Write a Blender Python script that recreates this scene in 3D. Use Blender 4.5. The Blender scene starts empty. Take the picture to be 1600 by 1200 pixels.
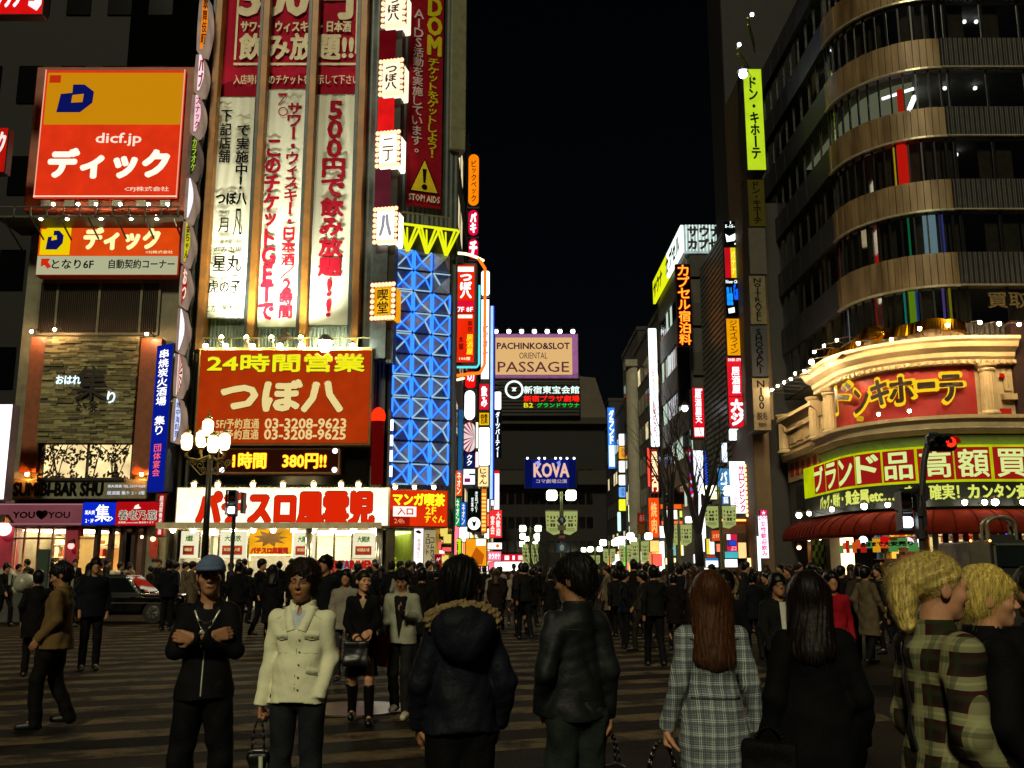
import bpy, math, random
import numpy as np
from mathutils import Vector, Matrix

random.seed(7)
RNG = np.random.default_rng(11)
SC = bpy.context.scene
COL = SC.collection
PI = math.pi

# ------------------------------------------------------------------ camera, sky, sun, exposure
FPX, HZ, CAMZ = 1520.0, 890.0, 1.62
TILT = math.atan2(HZ - 600.0, FPX)
_cam = bpy.data.cameras.new('camera')
_cam.sensor_width = 36.0
_cam.lens = FPX / 1600.0 * 36.0
_cam.clip_end = 2000.0
CAM = bpy.data.objects.new('camera', _cam)
COL.objects.link(CAM)
CAM.location = (0, 0, CAMZ)
CAM.rotation_euler = (PI / 2 + TILT, 0, 0)
SC.camera = CAM

SUN_EL, SUN_AZ = math.radians(36), math.radians(-12)      # city glow from the station side, behind the camera
W = bpy.data.worlds.new("World")
SC.world = W
W.use_nodes = True
_nt = W.node_tree
_sky = _nt.nodes.new('ShaderNodeTexSky')
_sky.sky_type = 'NISHITA'
_sky.sun_disc = False
_sky.sun_elevation = SUN_EL
_sky.sun_rotation = PI - SUN_AZ
_bg = _nt.nodes['Background']
_nt.links.new(_sky.outputs[0], _bg.inputs[0])
_bg.inputs[1].default_value = 0.0004
_sun = bpy.data.lights.new('sun', 'SUN')
_sun.energy = 1.6
_sun.angle = math.radians(8)
_sun.color = (1.0, 0.93, 0.60)
SUN = bpy.data.objects.new('sun', _sun)
COL.objects.link(SUN)
SUN.location = (10, -20, 30)
SUN.rotation_euler = Vector((-math.sin(SUN_AZ) * math.cos(SUN_EL), math.cos(SUN_AZ) * math.cos(SUN_EL), -math.sin(SUN_EL))).to_track_quat('-Z', 'Y').to_euler()
SC.view_settings.view_transform = 'Standard'
SC.view_settings.look = 'None'
SC.view_settings.exposure = 0.0
SC.view_settings.gamma = 1.0
SC.view_settings.use_curve_mapping = False
SC.render.engine = 'CYCLES'
SC.cycles.use_denoising = True
SC.cycles.max_bounces = 5
SC.cycles.diffuse_bounces = 2
SC.cycles.glossy_bounces = 3
SC.cycles.transparent_max_bounces = 8
SC.cycles.sample_clamp_indirect = 2.0
SC.cycles.use_light_tree = True

# ------------------------------------------------------------------ pixel <-> world measuring helpers
_ct, _st = math.cos(TILT), math.sin(TILT)

def ray(px, py):
    a, b = (px - 800) / FPX, (600 - py) / FPX
    return (a, _ct - b * _st, _st + b * _ct)

def at(px, py, Y):
    d = ray(px, py)
    t = Y / d[1]
    return Vector((d[0] * t, Y, CAMZ + d[2] * t))

def proj(p):
    x, y, z = p[0], p[1], p[2] - CAMZ
    w = y * _ct + z * _st
    v = -y * _st + z * _ct
    return 800 + FPX * x / w, 600 - FPX * v / w

def gnd(px, py):
    d = ray(px, py)
    t = -CAMZ / d[2]
    return Vector((d[0] * t, d[1] * t, 0))

class Plane:
    """a vertical plane through (x0,y0); u runs along it, the normal looks at the viewer"""
    def __init__(s, x0, y0, a=0.0):
        s.o = (x0, y0); s.a = a
        s.u = (math.cos(a), math.sin(a)); s.n = (math.sin(a), -math.cos(a))
    def hit(s, px, py):
        d = ray(px, py)
        den = d[0] * s.n[0] + d[1] * s.n[1]
        t = (s.o[0] * s.n[0] + s.o[1] * s.n[1]) / den
        return Vector((d[0] * t, d[1] * t, CAMZ + d[2] * t))
    def rect(s, r):
        x0, y0, x1, y1 = r
        xc, yc = (x0 + x1) / 2, (y0 + y1) / 2
        c = s.hit(xc, yc)
        w = (s.hit(x1, yc) - s.hit(x0, yc)).length
        t, b = s.hit(xc, y0).z, s.hit(xc, y1).z
        return Vector((c.x, c.y, (t + b) / 2)), w, t - b

def PL(Y): return Plane(0, Y, 0)

# ------------------------------------------------------------------ materials
def lin(h):
    if not isinstance(h, str): return tuple(h)
    h = h.lstrip('#')
    o = []
    for i in (0, 2, 4):
        c = int(h[i:i + 2], 16) / 255
        o.append(c / 12.92 if c <= 0.04045 else ((c + 0.055) / 1.055) ** 2.4)
    return tuple(o)

_MC = {}
def E(h, s=1.0, lit=False, var=0.0):
    """something that gives off light (backlit sign faces, tubes, bulbs) or glows in place of light falling on it"""
    k = ('E', h, s, lit, var)
    if k in _MC: return _MC[k]
    m = bpy.data.materials.new('light_' + str(h).strip('#'))
    m.use_nodes = True
    nt = m.node_tree
    nt.nodes.clear()
    o = nt.nodes.new('ShaderNodeOutputMaterial'); e = nt.nodes.new('ShaderNodeEmission')
    e.inputs[0].default_value = (*lin(h), 1); e.inputs[1].default_value = s
    if var:
        n = nt.nodes.new('ShaderNodeTexNoise'); n.inputs['Scale'].default_value = 1.3; n.inputs['Detail'].default_value = 4
        tc = nt.nodes.new('ShaderNodeTexCoord'); nt.links.new(tc.outputs['Object'], n.inputs['Vector'])
        r = nt.nodes.new('ShaderNodeMapRange'); nt.links.new(n.outputs[0], r.inputs[0])
        r.inputs[1].default_value = .3; r.inputs[2].default_value = .7
        r.inputs[3].default_value = s * (1 - var); r.inputs[4].default_value = s * (1 + var)
        nt.links.new(r.outputs[0], e.inputs[1])
    nt.links.new(e.outputs[0], o.inputs[0])
    m.cycles.emission_sampling = 'FRONT_BACK' if lit else 'NONE'
    _MC[k] = m
    return m

def M(h, rough=.6, metal=0.0, var=.25, vs=3.0, bump=0.0, bs=40.0, stripe=None, spec=.5):
    """a plain reflecting surface with uneven, worn colour"""
    k = ('M', h, rough, metal, var, vs, bump, bs, stripe, spec)
    if k in _MC: return _MC[k]
    m = bpy.data.materials.new('surface_' + str(h).strip('#'))
    m.use_nodes = True
    nt = m.node_tree; L = nt.links.new
    p = nt.nodes['Principled BSDF']
    c = lin(h)
    p.inputs['Roughness'].default_value = rough; p.inputs['Metallic'].default_value = metal
    p.inputs['Specular IOR Level'].default_value = spec
    p.inputs['Base Color'].default_value = (*c, 1)
    tc = nt.nodes.new('ShaderNodeTexCoord')
    if var:
        n = nt.nodes.new('ShaderNodeTexNoise'); n.inputs['Scale'].default_value = vs; n.inputs['Detail'].default_value = 6
        n.inputs['Roughness'].default_value = .65
        L(tc.outputs['Object'], n.inputs['Vector'])
        r = nt.nodes.new('ShaderNodeMix'); r.data_type = 'RGBA'
        mr = nt.nodes.new('ShaderNodeMapRange'); mr.inputs[1].default_value = .3; mr.inputs[2].default_value = .7
        L(n.outputs[0], mr.inputs[0]); L(mr.outputs[0], r.inputs[0])
        r.inputs[6].default_value = (*[x * (1 - var) for x in c], 1); r.inputs[7].default_value = (*[min(.95, x * (1 + var)) for x in c], 1)
        L(r.outputs[2], p.inputs['Base Color'])
    if bump:
        b = nt.nodes.new('ShaderNodeBump'); b.inputs['Strength'].default_value = bump; b.inputs['Distance'].default_value = .02
        n2 = nt.nodes.new('ShaderNodeTexNoise'); n2.inputs['Scale'].default_value = bs; n2.inputs['Detail'].default_value = 4
        L(tc.outputs['Object'], n2.inputs['Vector']); L(n2.outputs[0], b.inputs['Height']); L(b.outputs[0], p.inputs['Normal'])
    if stripe:                                   # ribs: (axis, period in metres, strength)
        ax, per, stg = stripe
        sp = nt.nodes.new('ShaderNodeSeparateXYZ'); L(tc.outputs['Object'], sp.inputs[0])
        mu = nt.nodes.new('ShaderNodeMath'); mu.operation = 'MULTIPLY'; mu.inputs[1].default_value = 2 * PI / per
        L(sp.outputs[ax], mu.inputs[0])
        si = nt.nodes.new('ShaderNodeMath'); si.operation = 'SINE'; L(mu.outputs[0], si.inputs[0])
        b = nt.nodes.new('ShaderNodeBump'); b.inputs['Strength'].default_value = stg; b.inputs['Distance'].default_value = per * .3
        L(si.outputs[0], b.inputs['Height']); L(b.outputs[0], p.inputs['Normal'])
    _MC[k] = m
    return m

def glass_mat(name='window_glass', tint=(.8, .9, .9), refl=.25, rough=.02):
    k = ('G', name)
    if k in _MC: return _MC[k]
    m = bpy.data.materials.new(name); m.use_nodes = True
    nt = m.node_tree; nt.nodes.clear(); L = nt.links.new
    o = nt.nodes.new('ShaderNodeOutputMaterial'); mx = nt.nodes.new('ShaderNodeMixShader')
    t = nt.nodes.new('ShaderNodeBsdfTransparent'); g = nt.nodes.new('ShaderNodeBsdfGlossy')
    t.inputs[0].default_value = (*tint, 1); g.inputs[0].default_value = (.9, .9, .9, 1); g.inputs['Roughness'].default_value = rough
    mx.inputs[0].default_value = refl
    L(t.outputs[0], mx.inputs[1]); L(g.outputs[0], mx.inputs[2]); L(mx.outputs[0], o.inputs[0])
    _MC[k] = m
    return m

# ------------------------------------------------------------------ objects
def tag(o, label=None, cat=None, group=None, kind=None):
    if label: o['label'] = label
    if cat: o['category'] = cat
    if group: o['group'] = group
    if kind: o['kind'] = kind
    return o

def thing(name, label, cat, loc=(0, 0, 0), rz=0.0, group=None):
    o = bpy.data.objects.new(name, None)
    COL.objects.link(o)
    o.empty_display_size = .2
    o.location = loc; o.rotation_euler = (0, 0, rz)
    return tag(o, label, cat, group)

def link_mesh(name, verts, faces, mat, parent=None, smooth=False, midx=None):
    me = bpy.data.meshes.new(name)
    if isinstance(faces, np.ndarray): faces = faces.tolist()
    me.from_pydata([tuple(map(float, v)) for v in verts], [], faces)
    mats = mat if isinstance(mat, (list, tuple)) else [mat]
    for m in mats: me.materials.append(m)
    if midx is not None:
        me.polygons.foreach_set('material_index', np.array(midx, dtype=np.int32))
    if smooth:
        me.polygons.foreach_set('use_smooth', np.ones(len(me.polygons), dtype=bool))
    o = bpy.data.objects.new(name, me)
    COL.objects.link(o)
    if parent is not None: o.parent = parent
    return o

class MB:
    """collects shapes and links them as one mesh object"""
    def __init__(s): s.v = []; s.f = []; s.m = []; s.k = 0
    def add(s, v, f):
        b = len(s.v)
        s.v.extend([tuple(p) for p in v]); s.f.extend([[b + i for i in q] for q in f]); s.m.extend([s.k] * len(f))
        return s
    def box(s, x0, x1, y0, y1, z0, z1):
        v = [(x, y, z) for z in (z0, z1) for y in (y0, y1) for x in (x0, x1)]
        return s.add(v, [(0, 2, 3, 1), (4, 5, 7, 6), (0, 1, 5, 4), (2, 6, 7, 3), (0, 4, 6, 2), (1, 3, 7, 5)])
    def bbox(s, x0, x1, y0, y1, z0, z1, b=.02):
        """box with chamfered edges"""
        xs, ys, zs = (x0, x1), (y0, y1), (z0, z1)
        v = []; idx = {}
        for i in (0, 1):
            for j in (0, 1):
                for k in (0, 1):
                    c = (xs[i], ys[j], zs[k]); sg = (1 - 2 * i, 1 - 2 * j, 1 - 2 * k)
                    for a in range(3):
                        p = [c[q] + (0 if q == a else sg[q] * b) for q in range(3)]
                        idx[(i, j, k, a)] = len(v); v.append(p)
        f = []
        for a in range(3):
            o1, o2 = [q for q in range(3) if q != a]
            for e in (0, 1):
                loop = []
                for (p, q) in ((0, 0), (1, 0), (1, 1), (0, 1)):
                    t = [0, 0, 0]; t[a] = e; t[o1] = p; t[o2] = q
                    loop.append(idx[(*t, a)])
                f.append(loop)
            for p in (0, 1):
                for q in (0, 1):
                    t0 = [0, 0, 0]; t0[o1] = p; t0[o2] = q; t0[a] = 0
                    t1 = list(t0); t1[a] = 1
                    f.append([idx[(*t0, o1)], idx[(*t1, o1)], idx[(*t1, o2)], idx[(*t0, o2)]])
        for i in (0, 1):
            for j in (0, 1):
                for k in (0, 1): f.append([idx[(i, j, k, a)] for a in range(3)])
        return s.add(v, f)
    def cyl(s, p0, p1, r0, r1=None, n=10, cap=True):
        r1 = r0 if r1 is None else r1
        p0, p1 = Vector(p0), Vector(p1)
        d = (p1 - p0)
        if d.length < 1e-6: return s
        d.normalize()
        a = d.orthogonal().normalized(); b = d.cross(a)
        v = []
        for (p, r) in ((p0, r0), (p1, r1)):
            for i in range(n):
                t = 2 * PI * i / n
                v.append(p + a * (r * math.cos(t)) + b * (r * math.sin(t)))
        f = [(i, (i + 1) % n, n + (i + 1) % n, n + i) for i in range(n)]
        if cap: f += [tuple(range(n))[::-1], tuple(range(n, 2 * n))]
        return s.add(v, f)
    def tube(s, pts, r, n=6):
        for i in range(len(pts) - 1): s.cyl(pts[i], pts[i + 1], r if not isinstance(r, (list, tuple)) else r[i], r if not isinstance(r, (list, tuple)) else r[i + 1], n)
        return s
    def ball(s, c, r, n=10, m=7):
        rx, ry, rz = r if isinstance(r, (tuple, list)) else (r, r, r)
        v = [(c[0], c[1], c[2] + rz)]
        for j in range(1, m):
            ph = PI * j / m
            for i in range(n):
                t = 2 * PI * i / n
                v.append((c[0] + rx * math.sin(ph) * math.cos(t), c[1] + ry * math.sin(ph) * math.sin(t), c[2] + rz * math.cos(ph)))
        v.append((c[0], c[1], c[2] - rz))
        f = [(0, 1 + i, 1 + (i + 1) % n) for i in range(n)]
        for j in range(m - 2):
            o = 1 + j * n
            f += [(o + i, o + n + i, o + n + (i + 1) % n, o + (i + 1) % n) for i in range(n)]
        o = 1 + (m - 2) * n; e = len(v) - 1
        f += [(o + i, e, o + (i + 1) % n) for i in range(n)]
        return s.add(v, f)
    def lathe(s, prof, c=(0, 0, 0), n=14):
        """profile [(r,z)] turned about the vertical through c"""
        v = [(c[0] + r * math.cos(2 * PI * i / n), c[1] + r * math.sin(2 * PI * i / n), c[2] + z) for (r, z) in prof for i in range(n)]
        f = []
        for j in range(len(prof) - 1):
            f += [(j * n + i, j * n + (i + 1) % n, (j + 1) * n + (i + 1) % n, (j + 1) * n + i) for i in range(n)]
        f += [tuple(range(n))[::-1], tuple(range((len(prof) - 1) * n, len(prof) * n))]
        return s.add(v, f)
    def prism(s, poly, y0, y1):
        """polygon in x,z pulled from y0 to y1"""
        n = len(poly)
        v = [(x, y0, z) for x, z in poly] + [(x, y1, z) for x, z in poly]
        f = [tuple(range(n)), tuple(range(n, 2 * n))[::-1]] + [(i, n + i, n + (i + 1) % n, (i + 1) % n) for i in range(n)]
        return s.add(v, f)
    def build(s, name, mat, parent=None, smooth=False, label=None):
        if not s.v: return None
        o = link_mesh(name, s.v, s.f, mat, parent, smooth, s.m if isinstance(mat, (list, tuple)) else None)
        if label: o['label'] = label
        return o

# ------------------------------------------------------------------ lettering
_fc = bpy.data.curves.new('text_source', 'FONT')
_fo = bpy.data.objects.new('text_source', _fc)
_GC = {}
def glyphs(t, res=2):
    """flat geometry of a run of characters: (verts Nx2, faces)"""
    k = (t, res)
    if k in _GC: return _GC[k]
    if _fo.name not in COL.objects: COL.objects.link(_fo)
    _fc.body = t; _fc.size = 1.0; _fc.resolution_u = res
    bpy.context.view_layer.update()
    me = bpy.data.meshes.new_from_object(_fo.evaluated_get(bpy.context.evaluated_depsgraph_get()))
    v = np.zeros(len(me.vertices) * 3); me.vertices.foreach_get('co', v)
    v = v.reshape(-1, 3)[:, :2]
    f = [list(p.vertices) for p in me.polygons]
    bpy.data.meshes.remove(me)
    _GC[k] = (v, f)
    return _GC[k]

def _fit(v, x0, y0, x1, y1):
    if len(v) == 0: return v
    lo, hi = v.min(0), v.max(0)
    sz = np.maximum(hi - lo, 1e-6)
    return (v - lo) / sz * np.array([x1 - x0, y1 - y0]) + np.array([x0, y0])

def text_geo(t, vertical=False, res=2):
    """in the unit box, origin at lower left"""
    if not vertical:
        v, f = glyphs(t, res)
        return _fit(v, 0, 0, 1, 1), f
    V, F, b = [], [], 0
    n = len(t)
    for i, ch in enumerate(t):
        if ch == ' ': continue
        v, f = glyphs(ch, res)
        v = v.copy()
        if len(v) == 0: continue
        lo, hi = v.min(0), v.max(0); c = (lo + hi) / 2; s = hi - lo
        if ch in 'ー〜-…': v = np.stack([-(v[:, 1] - c[1]), v[:, 0] - c[0]], 1); v[:, 0] *= 1.2
        else: v = v - c
        m = max(np.abs(v).max() * 2, 1e-6)
        full = m if (ord(ch) > 0x3000 or ch.isalnum()) and ch not in '・。、っゃュィッョー' else max(m, .8)
        if ch in 'っッィャュョゃゅょ': full = m / .72
        v = v / full * .92
        V.append(v + np.array([.5, n - i - .5])); F += [[b + q for q in p] for p in f]; b += len(v)
    V = np.concatenate(V)
    V[:, 1] /= n
    return V, F

_B8 = [(math.cos(i * PI / 4), math.sin(i * PI / 4)) for i in range(8)]
def put_text(mb, t, x0, z0, x1, z1, y, bold=0.0, vertical=False, res=2, fmap=None, lean=0.0):
    """lettering filling the box x0..x1, z0..z1 on the plane y; bold is in metres"""
    v, f = text_geo(t, vertical, res)
    if len(v) == 0: return
    v = v * np.array([x1 - x0, z1 - z0]) + np.array([x0, z0])
    if lean: v[:, 0] += lean * (v[:, 1] - (z0 + z1) / 2)
    bold *= 1 - .5 * sum(1 for q in t if 0x4e00 <= ord(q) <= 0x9fff and q not in '八口大入日円') / len(t)
    offs = [(0, 0)] + ([] if not bold else [(bold * a, bold * b) for a, b in (_B8 if res > 1 else _B8[::2])])
    for i, (dx, dz) in enumerate(offs):
        yy = y - .0012 * i
        if fmap: mb.add([fmap(a + dx, yy, b + dz) for a, b in v], f)
        else: mb.add([(a + dx, yy, b + dz) for a, b in v], f)

def sign(name, label, cat, pl, rect, face, items=(), depth=.3, frame='#15151a', fw=.05, group=None, lit=True, fs=1.0, fmat=None, rnd=0.0, sub=None):
    """a sign standing in plane pl, its front measured as rect (picture units of the 1600 wide photograph)
    items (x, y from the upper left, 0..1): ('t', text, x0,y0,x1,y1, colour, strength, bold 0..1, vertical)  ('r', x0,y0,x1,y1, colour, strength)
    ('p', points, colour, strength)  ('d', cx, cy, r, colour, strength)  ('o', cx, cy, r, width, colour, strength)"""
    c, w, h = pl.rect(rect)
    root = thing(name, label, cat, c, pl.a, group)
    hw, hh = w / 2, h / 2
    if frame: MB().bbox(-hw - fw, hw + fw, .03, depth, -hh - fw, hh + fw, min(.03, fw)).build('casing', M(frame, .5) if isinstance(frame, str) else frame, root)
    fm = fmat or E(face, fs, lit, .12)
    mb = MB()
    if rnd:
        pts = []
        r = min(rnd, hw, hh)
        for (cx, cz, a0) in ((hw - r, hh - r, 0), (-hw + r, hh - r, 90), (-hw + r, -hh + r, 180), (hw - r, -hh + r, 270)):
            for k in range(5):
                t = math.radians(a0 + 22.5 * k)
                pts.append((cx + r * math.cos(t), cz + r * math.sin(t)))
        mb.prism(pts, 0, depth * .9 if not frame else .05)
    else: mb.box(-hw, hw, 0, .05 if frame else depth, -hh, hh)
    mb.build('panel', fm, root)
    dress(root, hw, hh, items)
    return root

def dress(root, hw, hh, items, y0=-.008, fmap=None):
    X = lambda x: (x * 2 - 1) * hw
    Z = lambda y: (1 - y * 2) * hh
    tx, gr = {}, {}
    y = y0
    for it in items:
        k = it[0]
        if k == 't':
            _, t, a, b, c, d, colr, st, bold = it[:9]
            vert = it[9] if len(it) > 9 else False
            ch = (Z(b) - Z(d)) / (len(t) if vert else 1)
            mat = E(colr, st) if st else M(colr, .9, var=.1, spec=.08)
            mb = tx.setdefault(len(tx), (MB(), mat))[0]
            big = ch > .3
            put_text(mb, t, X(a), Z(d), X(c), Z(b), y, bold * ch * .045, vert, 2 if big else 1, fmap)
        else:
            colr, st = it[-2], it[-1]
            mat = E(colr, st, st > 1.4) if st else M(colr, .9, var=.15, spec=.08)
            nm = {'r': 'color_field', 'p': 'emblem', 'd': 'emblem', 'o': 'emblem'}[k]
            mb = gr.setdefault((nm, len(gr)), (MB(), mat))[0]
            if k == 'r':
                _, a, b, c, d = it[:5]
                if fmap:
                    nseg = max(1, int(abs(X(c) - X(a)) / .5))
                    for q in range(nseg):
                        xa, xb = X(a) + (X(c) - X(a)) * q / nseg, X(a) + (X(c) - X(a)) * (q + 1) / nseg
                        mb.add([fmap(xa, y, Z(d)), fmap(xb, y, Z(d)), fmap(xb, y, Z(b)), fmap(xa, y, Z(b))], [(0, 1, 2, 3)])
                else: mb.box(X(a), X(c), y, y + .006, Z(d), Z(b))
            elif k == 'p':
                mb.prism([(X(p), Z(q)) for p, q in it[1]], y, y + .006)
            elif k == 'd':
                _, cx, cy, r = it[:4]
                mb.prism([(X(cx) + r * math.cos(2 * PI * i / 24), Z(cy) + r * math.sin(2 * PI * i / 24)) for i in range(24)], y, y + .006)
            elif k == 'o':
                _, cx, cy, r, wd = it[:5]
                for i in range(24):
                    t0, t1 = 2 * PI * i / 24, 2 * PI * (i + 1) / 24
                    q = [(X(cx) + rr * math.cos(t), Z(cy) + rr * math.sin(t)) for rr, t in ((r - wd, t0), (r, t0), (r, t1), (r - wd, t1))]
                    mb.prism(q, y, y + .006)
        y -= .011
    for (nm, _), (mb, mat) in gr.items(): mb.build(nm, mat, root)
    for mb, mat in tx.values(): mb.build('lettering', mat, root)

def copy_tree(o, parent=None):
    c = o.copy()
    COL.objects.link(c)
    if parent is not None: c.parent = parent
    for ch in list(o.children): copy_tree(ch, c)
    return c
# ------------------------------------------------------------------ the setting
def ground_mat(name, c0, c1, rough, sc, k=.15):
    m = bpy.data.materials.new(name); m.use_nodes = True
    nt = m.node_tree; L = nt.links.new; p = nt.nodes['Principled BSDF']
    tc = nt.nodes.new('ShaderNodeTexCoord')
    n = nt.nodes.new('ShaderNodeTexNoise'); n.inputs['Scale'].default_value = sc; n.inputs['Detail'].default_value = 8; n.inputs['Roughness'].default_value = .7
    L(tc.outputs['Object'], n.inputs['Vector'])
    n2 = nt.nodes.new('ShaderNodeTexNoise'); n2.inputs['Scale'].default_value = 90; n2.inputs['Detail'].default_value = 3
    L(tc.outputs['Object'], n2.inputs['Vector'])
    mx = nt.nodes.new('ShaderNodeMix'); mx.data_type = 'RGBA'
    mr = nt.nodes.new('ShaderNodeMapRange'); mr.inputs[1].default_value = .5 - k; mr.inputs[2].default_value = .5 + k
    ad = nt.nodes.new('ShaderNodeMath'); ad.operation = 'MULTIPLY_ADD'; ad.inputs[1].default_value = .35
    L(n2.outputs[0], ad.inputs[0]); L(n.outputs[0], ad.inputs[2])
    sb = nt.nodes.new('ShaderNodeMath'); sb.operation = 'SUBTRACT'; sb.inputs[1].default_value = .17; L(ad.outputs[0], sb.inputs[0])
    L(sb.outputs[0], mr.inputs[0]); L(mr.outputs[0], mx.inputs[0])
    mx.inputs[6].default_value = (*c0, 1); mx.inputs[7].default_value = (*c1, 1)
    L(mx.outputs[2], p.inputs['Base Color']); p.inputs['Specular IOR Level'].default_value = .05
    rr = nt.nodes.new('ShaderNodeMapRange'); rr.inputs[3].default_value = rough - .1; rr.inputs[4].default_value = rough + .15
    L(n.outputs[0], rr.inputs[0]); L(rr.outputs[0], p.inputs['Roughness'])
    b = nt.nodes.new('ShaderNodeBump'); b.inputs['Strength'].default_value = .8; b.inputs['Distance'].default_value = .012
    L(n2.outputs[0], b.inputs['Height']); L(b.outputs[0], p.inputs['Normal'])
    return m

ASPHALT = ground_mat('asphalt', (.004, .003, .002), (.017, .013, .008), .8, 1.3, .12)
PAVE = ground_mat('paving', (.06, .055, .048), (.10, .094, .08), .6, 1.2)
PAINT = ground_mat('road_paint', (.010, .0075, .0045), (.125, .088, .045), .8, 1.7, .09)

tag(MB().add([(-300, -60, 0), (300, -60, 0), (300, 500, 0), (-300, 500, 0)], [(0, 1, 2, 3)]).build('ground', ASPHALT), kind='structure')
_pv = MB()
_pv.bbox(-60, -2.2, 37.6, 150, -.2, .14, .03)
tag(_pv.build('pavement', PAVE), kind='structure')
tag(MB().bbox(14.6, 60, 37.6, 150, -.2, .14, .03).build('pavement', PAVE), kind='structure')
_cw = MB()
_a = math.radians(15)
_tn = math.tan(math.radians(23))
for i in range(23):
    yc = 9.6 + i * 1.12
    x0, x1 = -15.0, 4.2 - max(0, i - 12) * .35
    _cw.add([(x0, yc + x0 * _tn - .26, .004), (x1, yc + x1 * _tn - .26, .004), (x1, yc + x1 * _tn + .26, .004), (x0, yc + x0 * _tn + .26, .004)], [(0, 1, 2, 3)])
for i in range(9):
    yc = 21.5 + i * .95
    _cw.add([(4.6, yc + .9, .004), (11.5, yc + 1.3, .004), (11.5, yc + 1.7, .004), (4.6, yc + 1.3, .004)], [(0, 1, 2, 3)])
tag(_cw.build('crosswalk', PAINT), kind='structure')
for i, (px, py, w, h) in enumerate(((250, 1160, 1.1, .5), (860, 1150, 1.4, .7), (1000, 1060, 2.2, .8), (680, 1010, 2.6, 1.2), (1290, 1080, 1.8, .7))):
    g_ = gnd(px, py); tag(MB().add([(g_.x - w, g_.y - h + .2, .003), (g_.x + w * .9, g_.y - h, .003), (g_.x + w, g_.y + h, .003), (g_.x - w * .95, g_.y + h * .9, .003)], [(0, 1, 2, 3)]).build('road_patch', M(('#0d0b09', '#1c1814')[i % 2], .95, 0, .5, 5, .6, 60, spec=.05)), kind='structure')
_mh = gnd(555, 1108)
t = thing('manhole_cover', 'round iron manhole cover set in the asphalt beside the woman in tall black boots', 'manhole cover', (_mh.x, _mh.y, 0))
_m = MB().lathe([(.62, .0), (.62, .014), (.56, .014)], n=28); _m.build('rim', M('#6b5a40', .45, .6), t)
_m = MB().lathe([(.55, .0), (.55, .010)], n=28); _m.build('lid', M('#4a3d2c', .5, .5, bump=.6, bs=12), t)

# ------------------------------------------------------------------ left block: the narrow building of the brick bar front
YL = 41.0
def R(r, Y=YL):
    """picture rect -> x0,x1,z0,z1 on the frontal plane Y"""
    c, w, h = PL(Y).rect(r)
    return c.x - w / 2, c.x + w / 2, c.z - h / 2, c.z + h / 2
def zat(py, px=300, Y=YL): return at(px, py, Y).z

def lamp(label, p, r=.09, s=30, col='#fff2d8', arm=None, name='floodlight', group=None, hood='#3a342c', cat='floodlight', up=1):
    """a small lit lamp: hood, bulb and bracket arm"""
    t = thing(name, label, cat, p, 0, group)
    MB().ball((0, 0, 0), r, 10, 7).build('bulb', E(col, s, True), t, True)
    a = arm or (0, .5, .1)
    h = MB()
    h.cyl((0, .02, up * r * 1.9), (0, .02, up * r * .75), r * .55, r * 1.5, 10)
    h.build('hood', M(hood, .4, .3), t)
    MB().tube([(0, .02, up * r * 1.5), (a[0] * .4, a[1] * .4, r * 1.5 + a[2]), a], .02, 5).build('arm', M('#4d473c', .5, .4), t)
    return t

CREAM_WALL = M('#6e6a55', .7, var=.35, vs=1.2, bump=.2, bs=20)
b = thing('narrow_building', 'narrow cream tiled building with a brick bar front and an orange rooftop billboard', 'building', (0, 0, 0))
x0, x1, _, _ = R((16, 700, 268, 720))
zt = zat(328); zs = zat(823)
w = MB()
w.box(x0, x1, YL, YL + 14, zs, zt)
w.box(x0, x0 + .35, YL, YL + 14, 0, zs); w.box(x1 - .9, x1, YL, YL + 14, 0, zs)
w.box(x0 + .35, x1 - .9, YL + 5, YL + 14, 0, zs)
w.build('wall', CREAM_WALL, b)
# upper window band
a0, a1, c0, c1 = R((60, 440, 248, 522), YL - .1)
f = MB()
xs = [a0, a0 + (a1 - a0) * .15, a0 + (a1 - a0) * .5, a0 + (a1 - a0) * .85, a1]
for x in xs: f.box(x - .05, x + .05, YL - .12, YL - .002, c0, c1)
for z in (c0, c1): f.box(a0 - .05, a1 + .05, YL - .14, YL - .001, z - .06, z + .06)
fr = f.build('window_frame', M('#6a6450', .4, .5), b)
MB().box(a0, a1, YL - .05, YL - .004, c0, c1).build('pane', M('#0d0a06', .12, spec=.8), fr)
for i in range(26):
    pass
cu = MB()
for i in range(60):
    x = a0 + (a1 - a0) * (i + .5) / 60
    cu.cyl((x, YL - .07, c0 + .05), (x, YL - .07, c1 - .05), .035, .035, 6, False)
cu.build('blind', M('#2a2114', .7), fr)

# stone-faced bar panel
t = thing('stone_panel', 'tall panel of split stone strips with a black brush character between two wooden columns', 'facade panel', (0, 0, 0))
a0, a1, c0, c1 = R((65, 526, 212, 692), YL - .5)
bk = MB()
rows = 46
for j in range(rows):
    z0 = c0 + (c1 - c0) * j / rows; z1 = c0 + (c1 - c0) * (j + 1) / rows - .006
    x = a0
    while x < a1 - .05:
        ww = min(random.uniform(.25, .75), a1 - x)
        bk.k = random.randrange(5)
        bk.box(x, x + ww - .006, YL - .5 - random.uniform(0, .07), YL - .35, z0, z1)
        x += ww
bk.build('stone_strips', [M(h, .8, var=.3, vs=6) for h in ('#80784e', '#635a38', '#8c8660', '#4c4630', '#726a46')], t)
MB().box(a0, a1, YL - .4, YL, c0 - .05, c1 + .05).build('backing', M('#2a2418', .8), t)
mb = MB()
put_text(mb, '集', *[R((118, 572, 168, 625), YL - .65)[i] for i in (0, 2, 1, 3)], YL - .63, .02)
put_text(mb, '2・3F', *[R((118, 627, 150, 640), YL - .65)[i] for i in (0, 2, 1, 3)], YL - .63, .012)
mb.build('lettering', M('#0a0a08', .4), t)
mb = MB()
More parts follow.
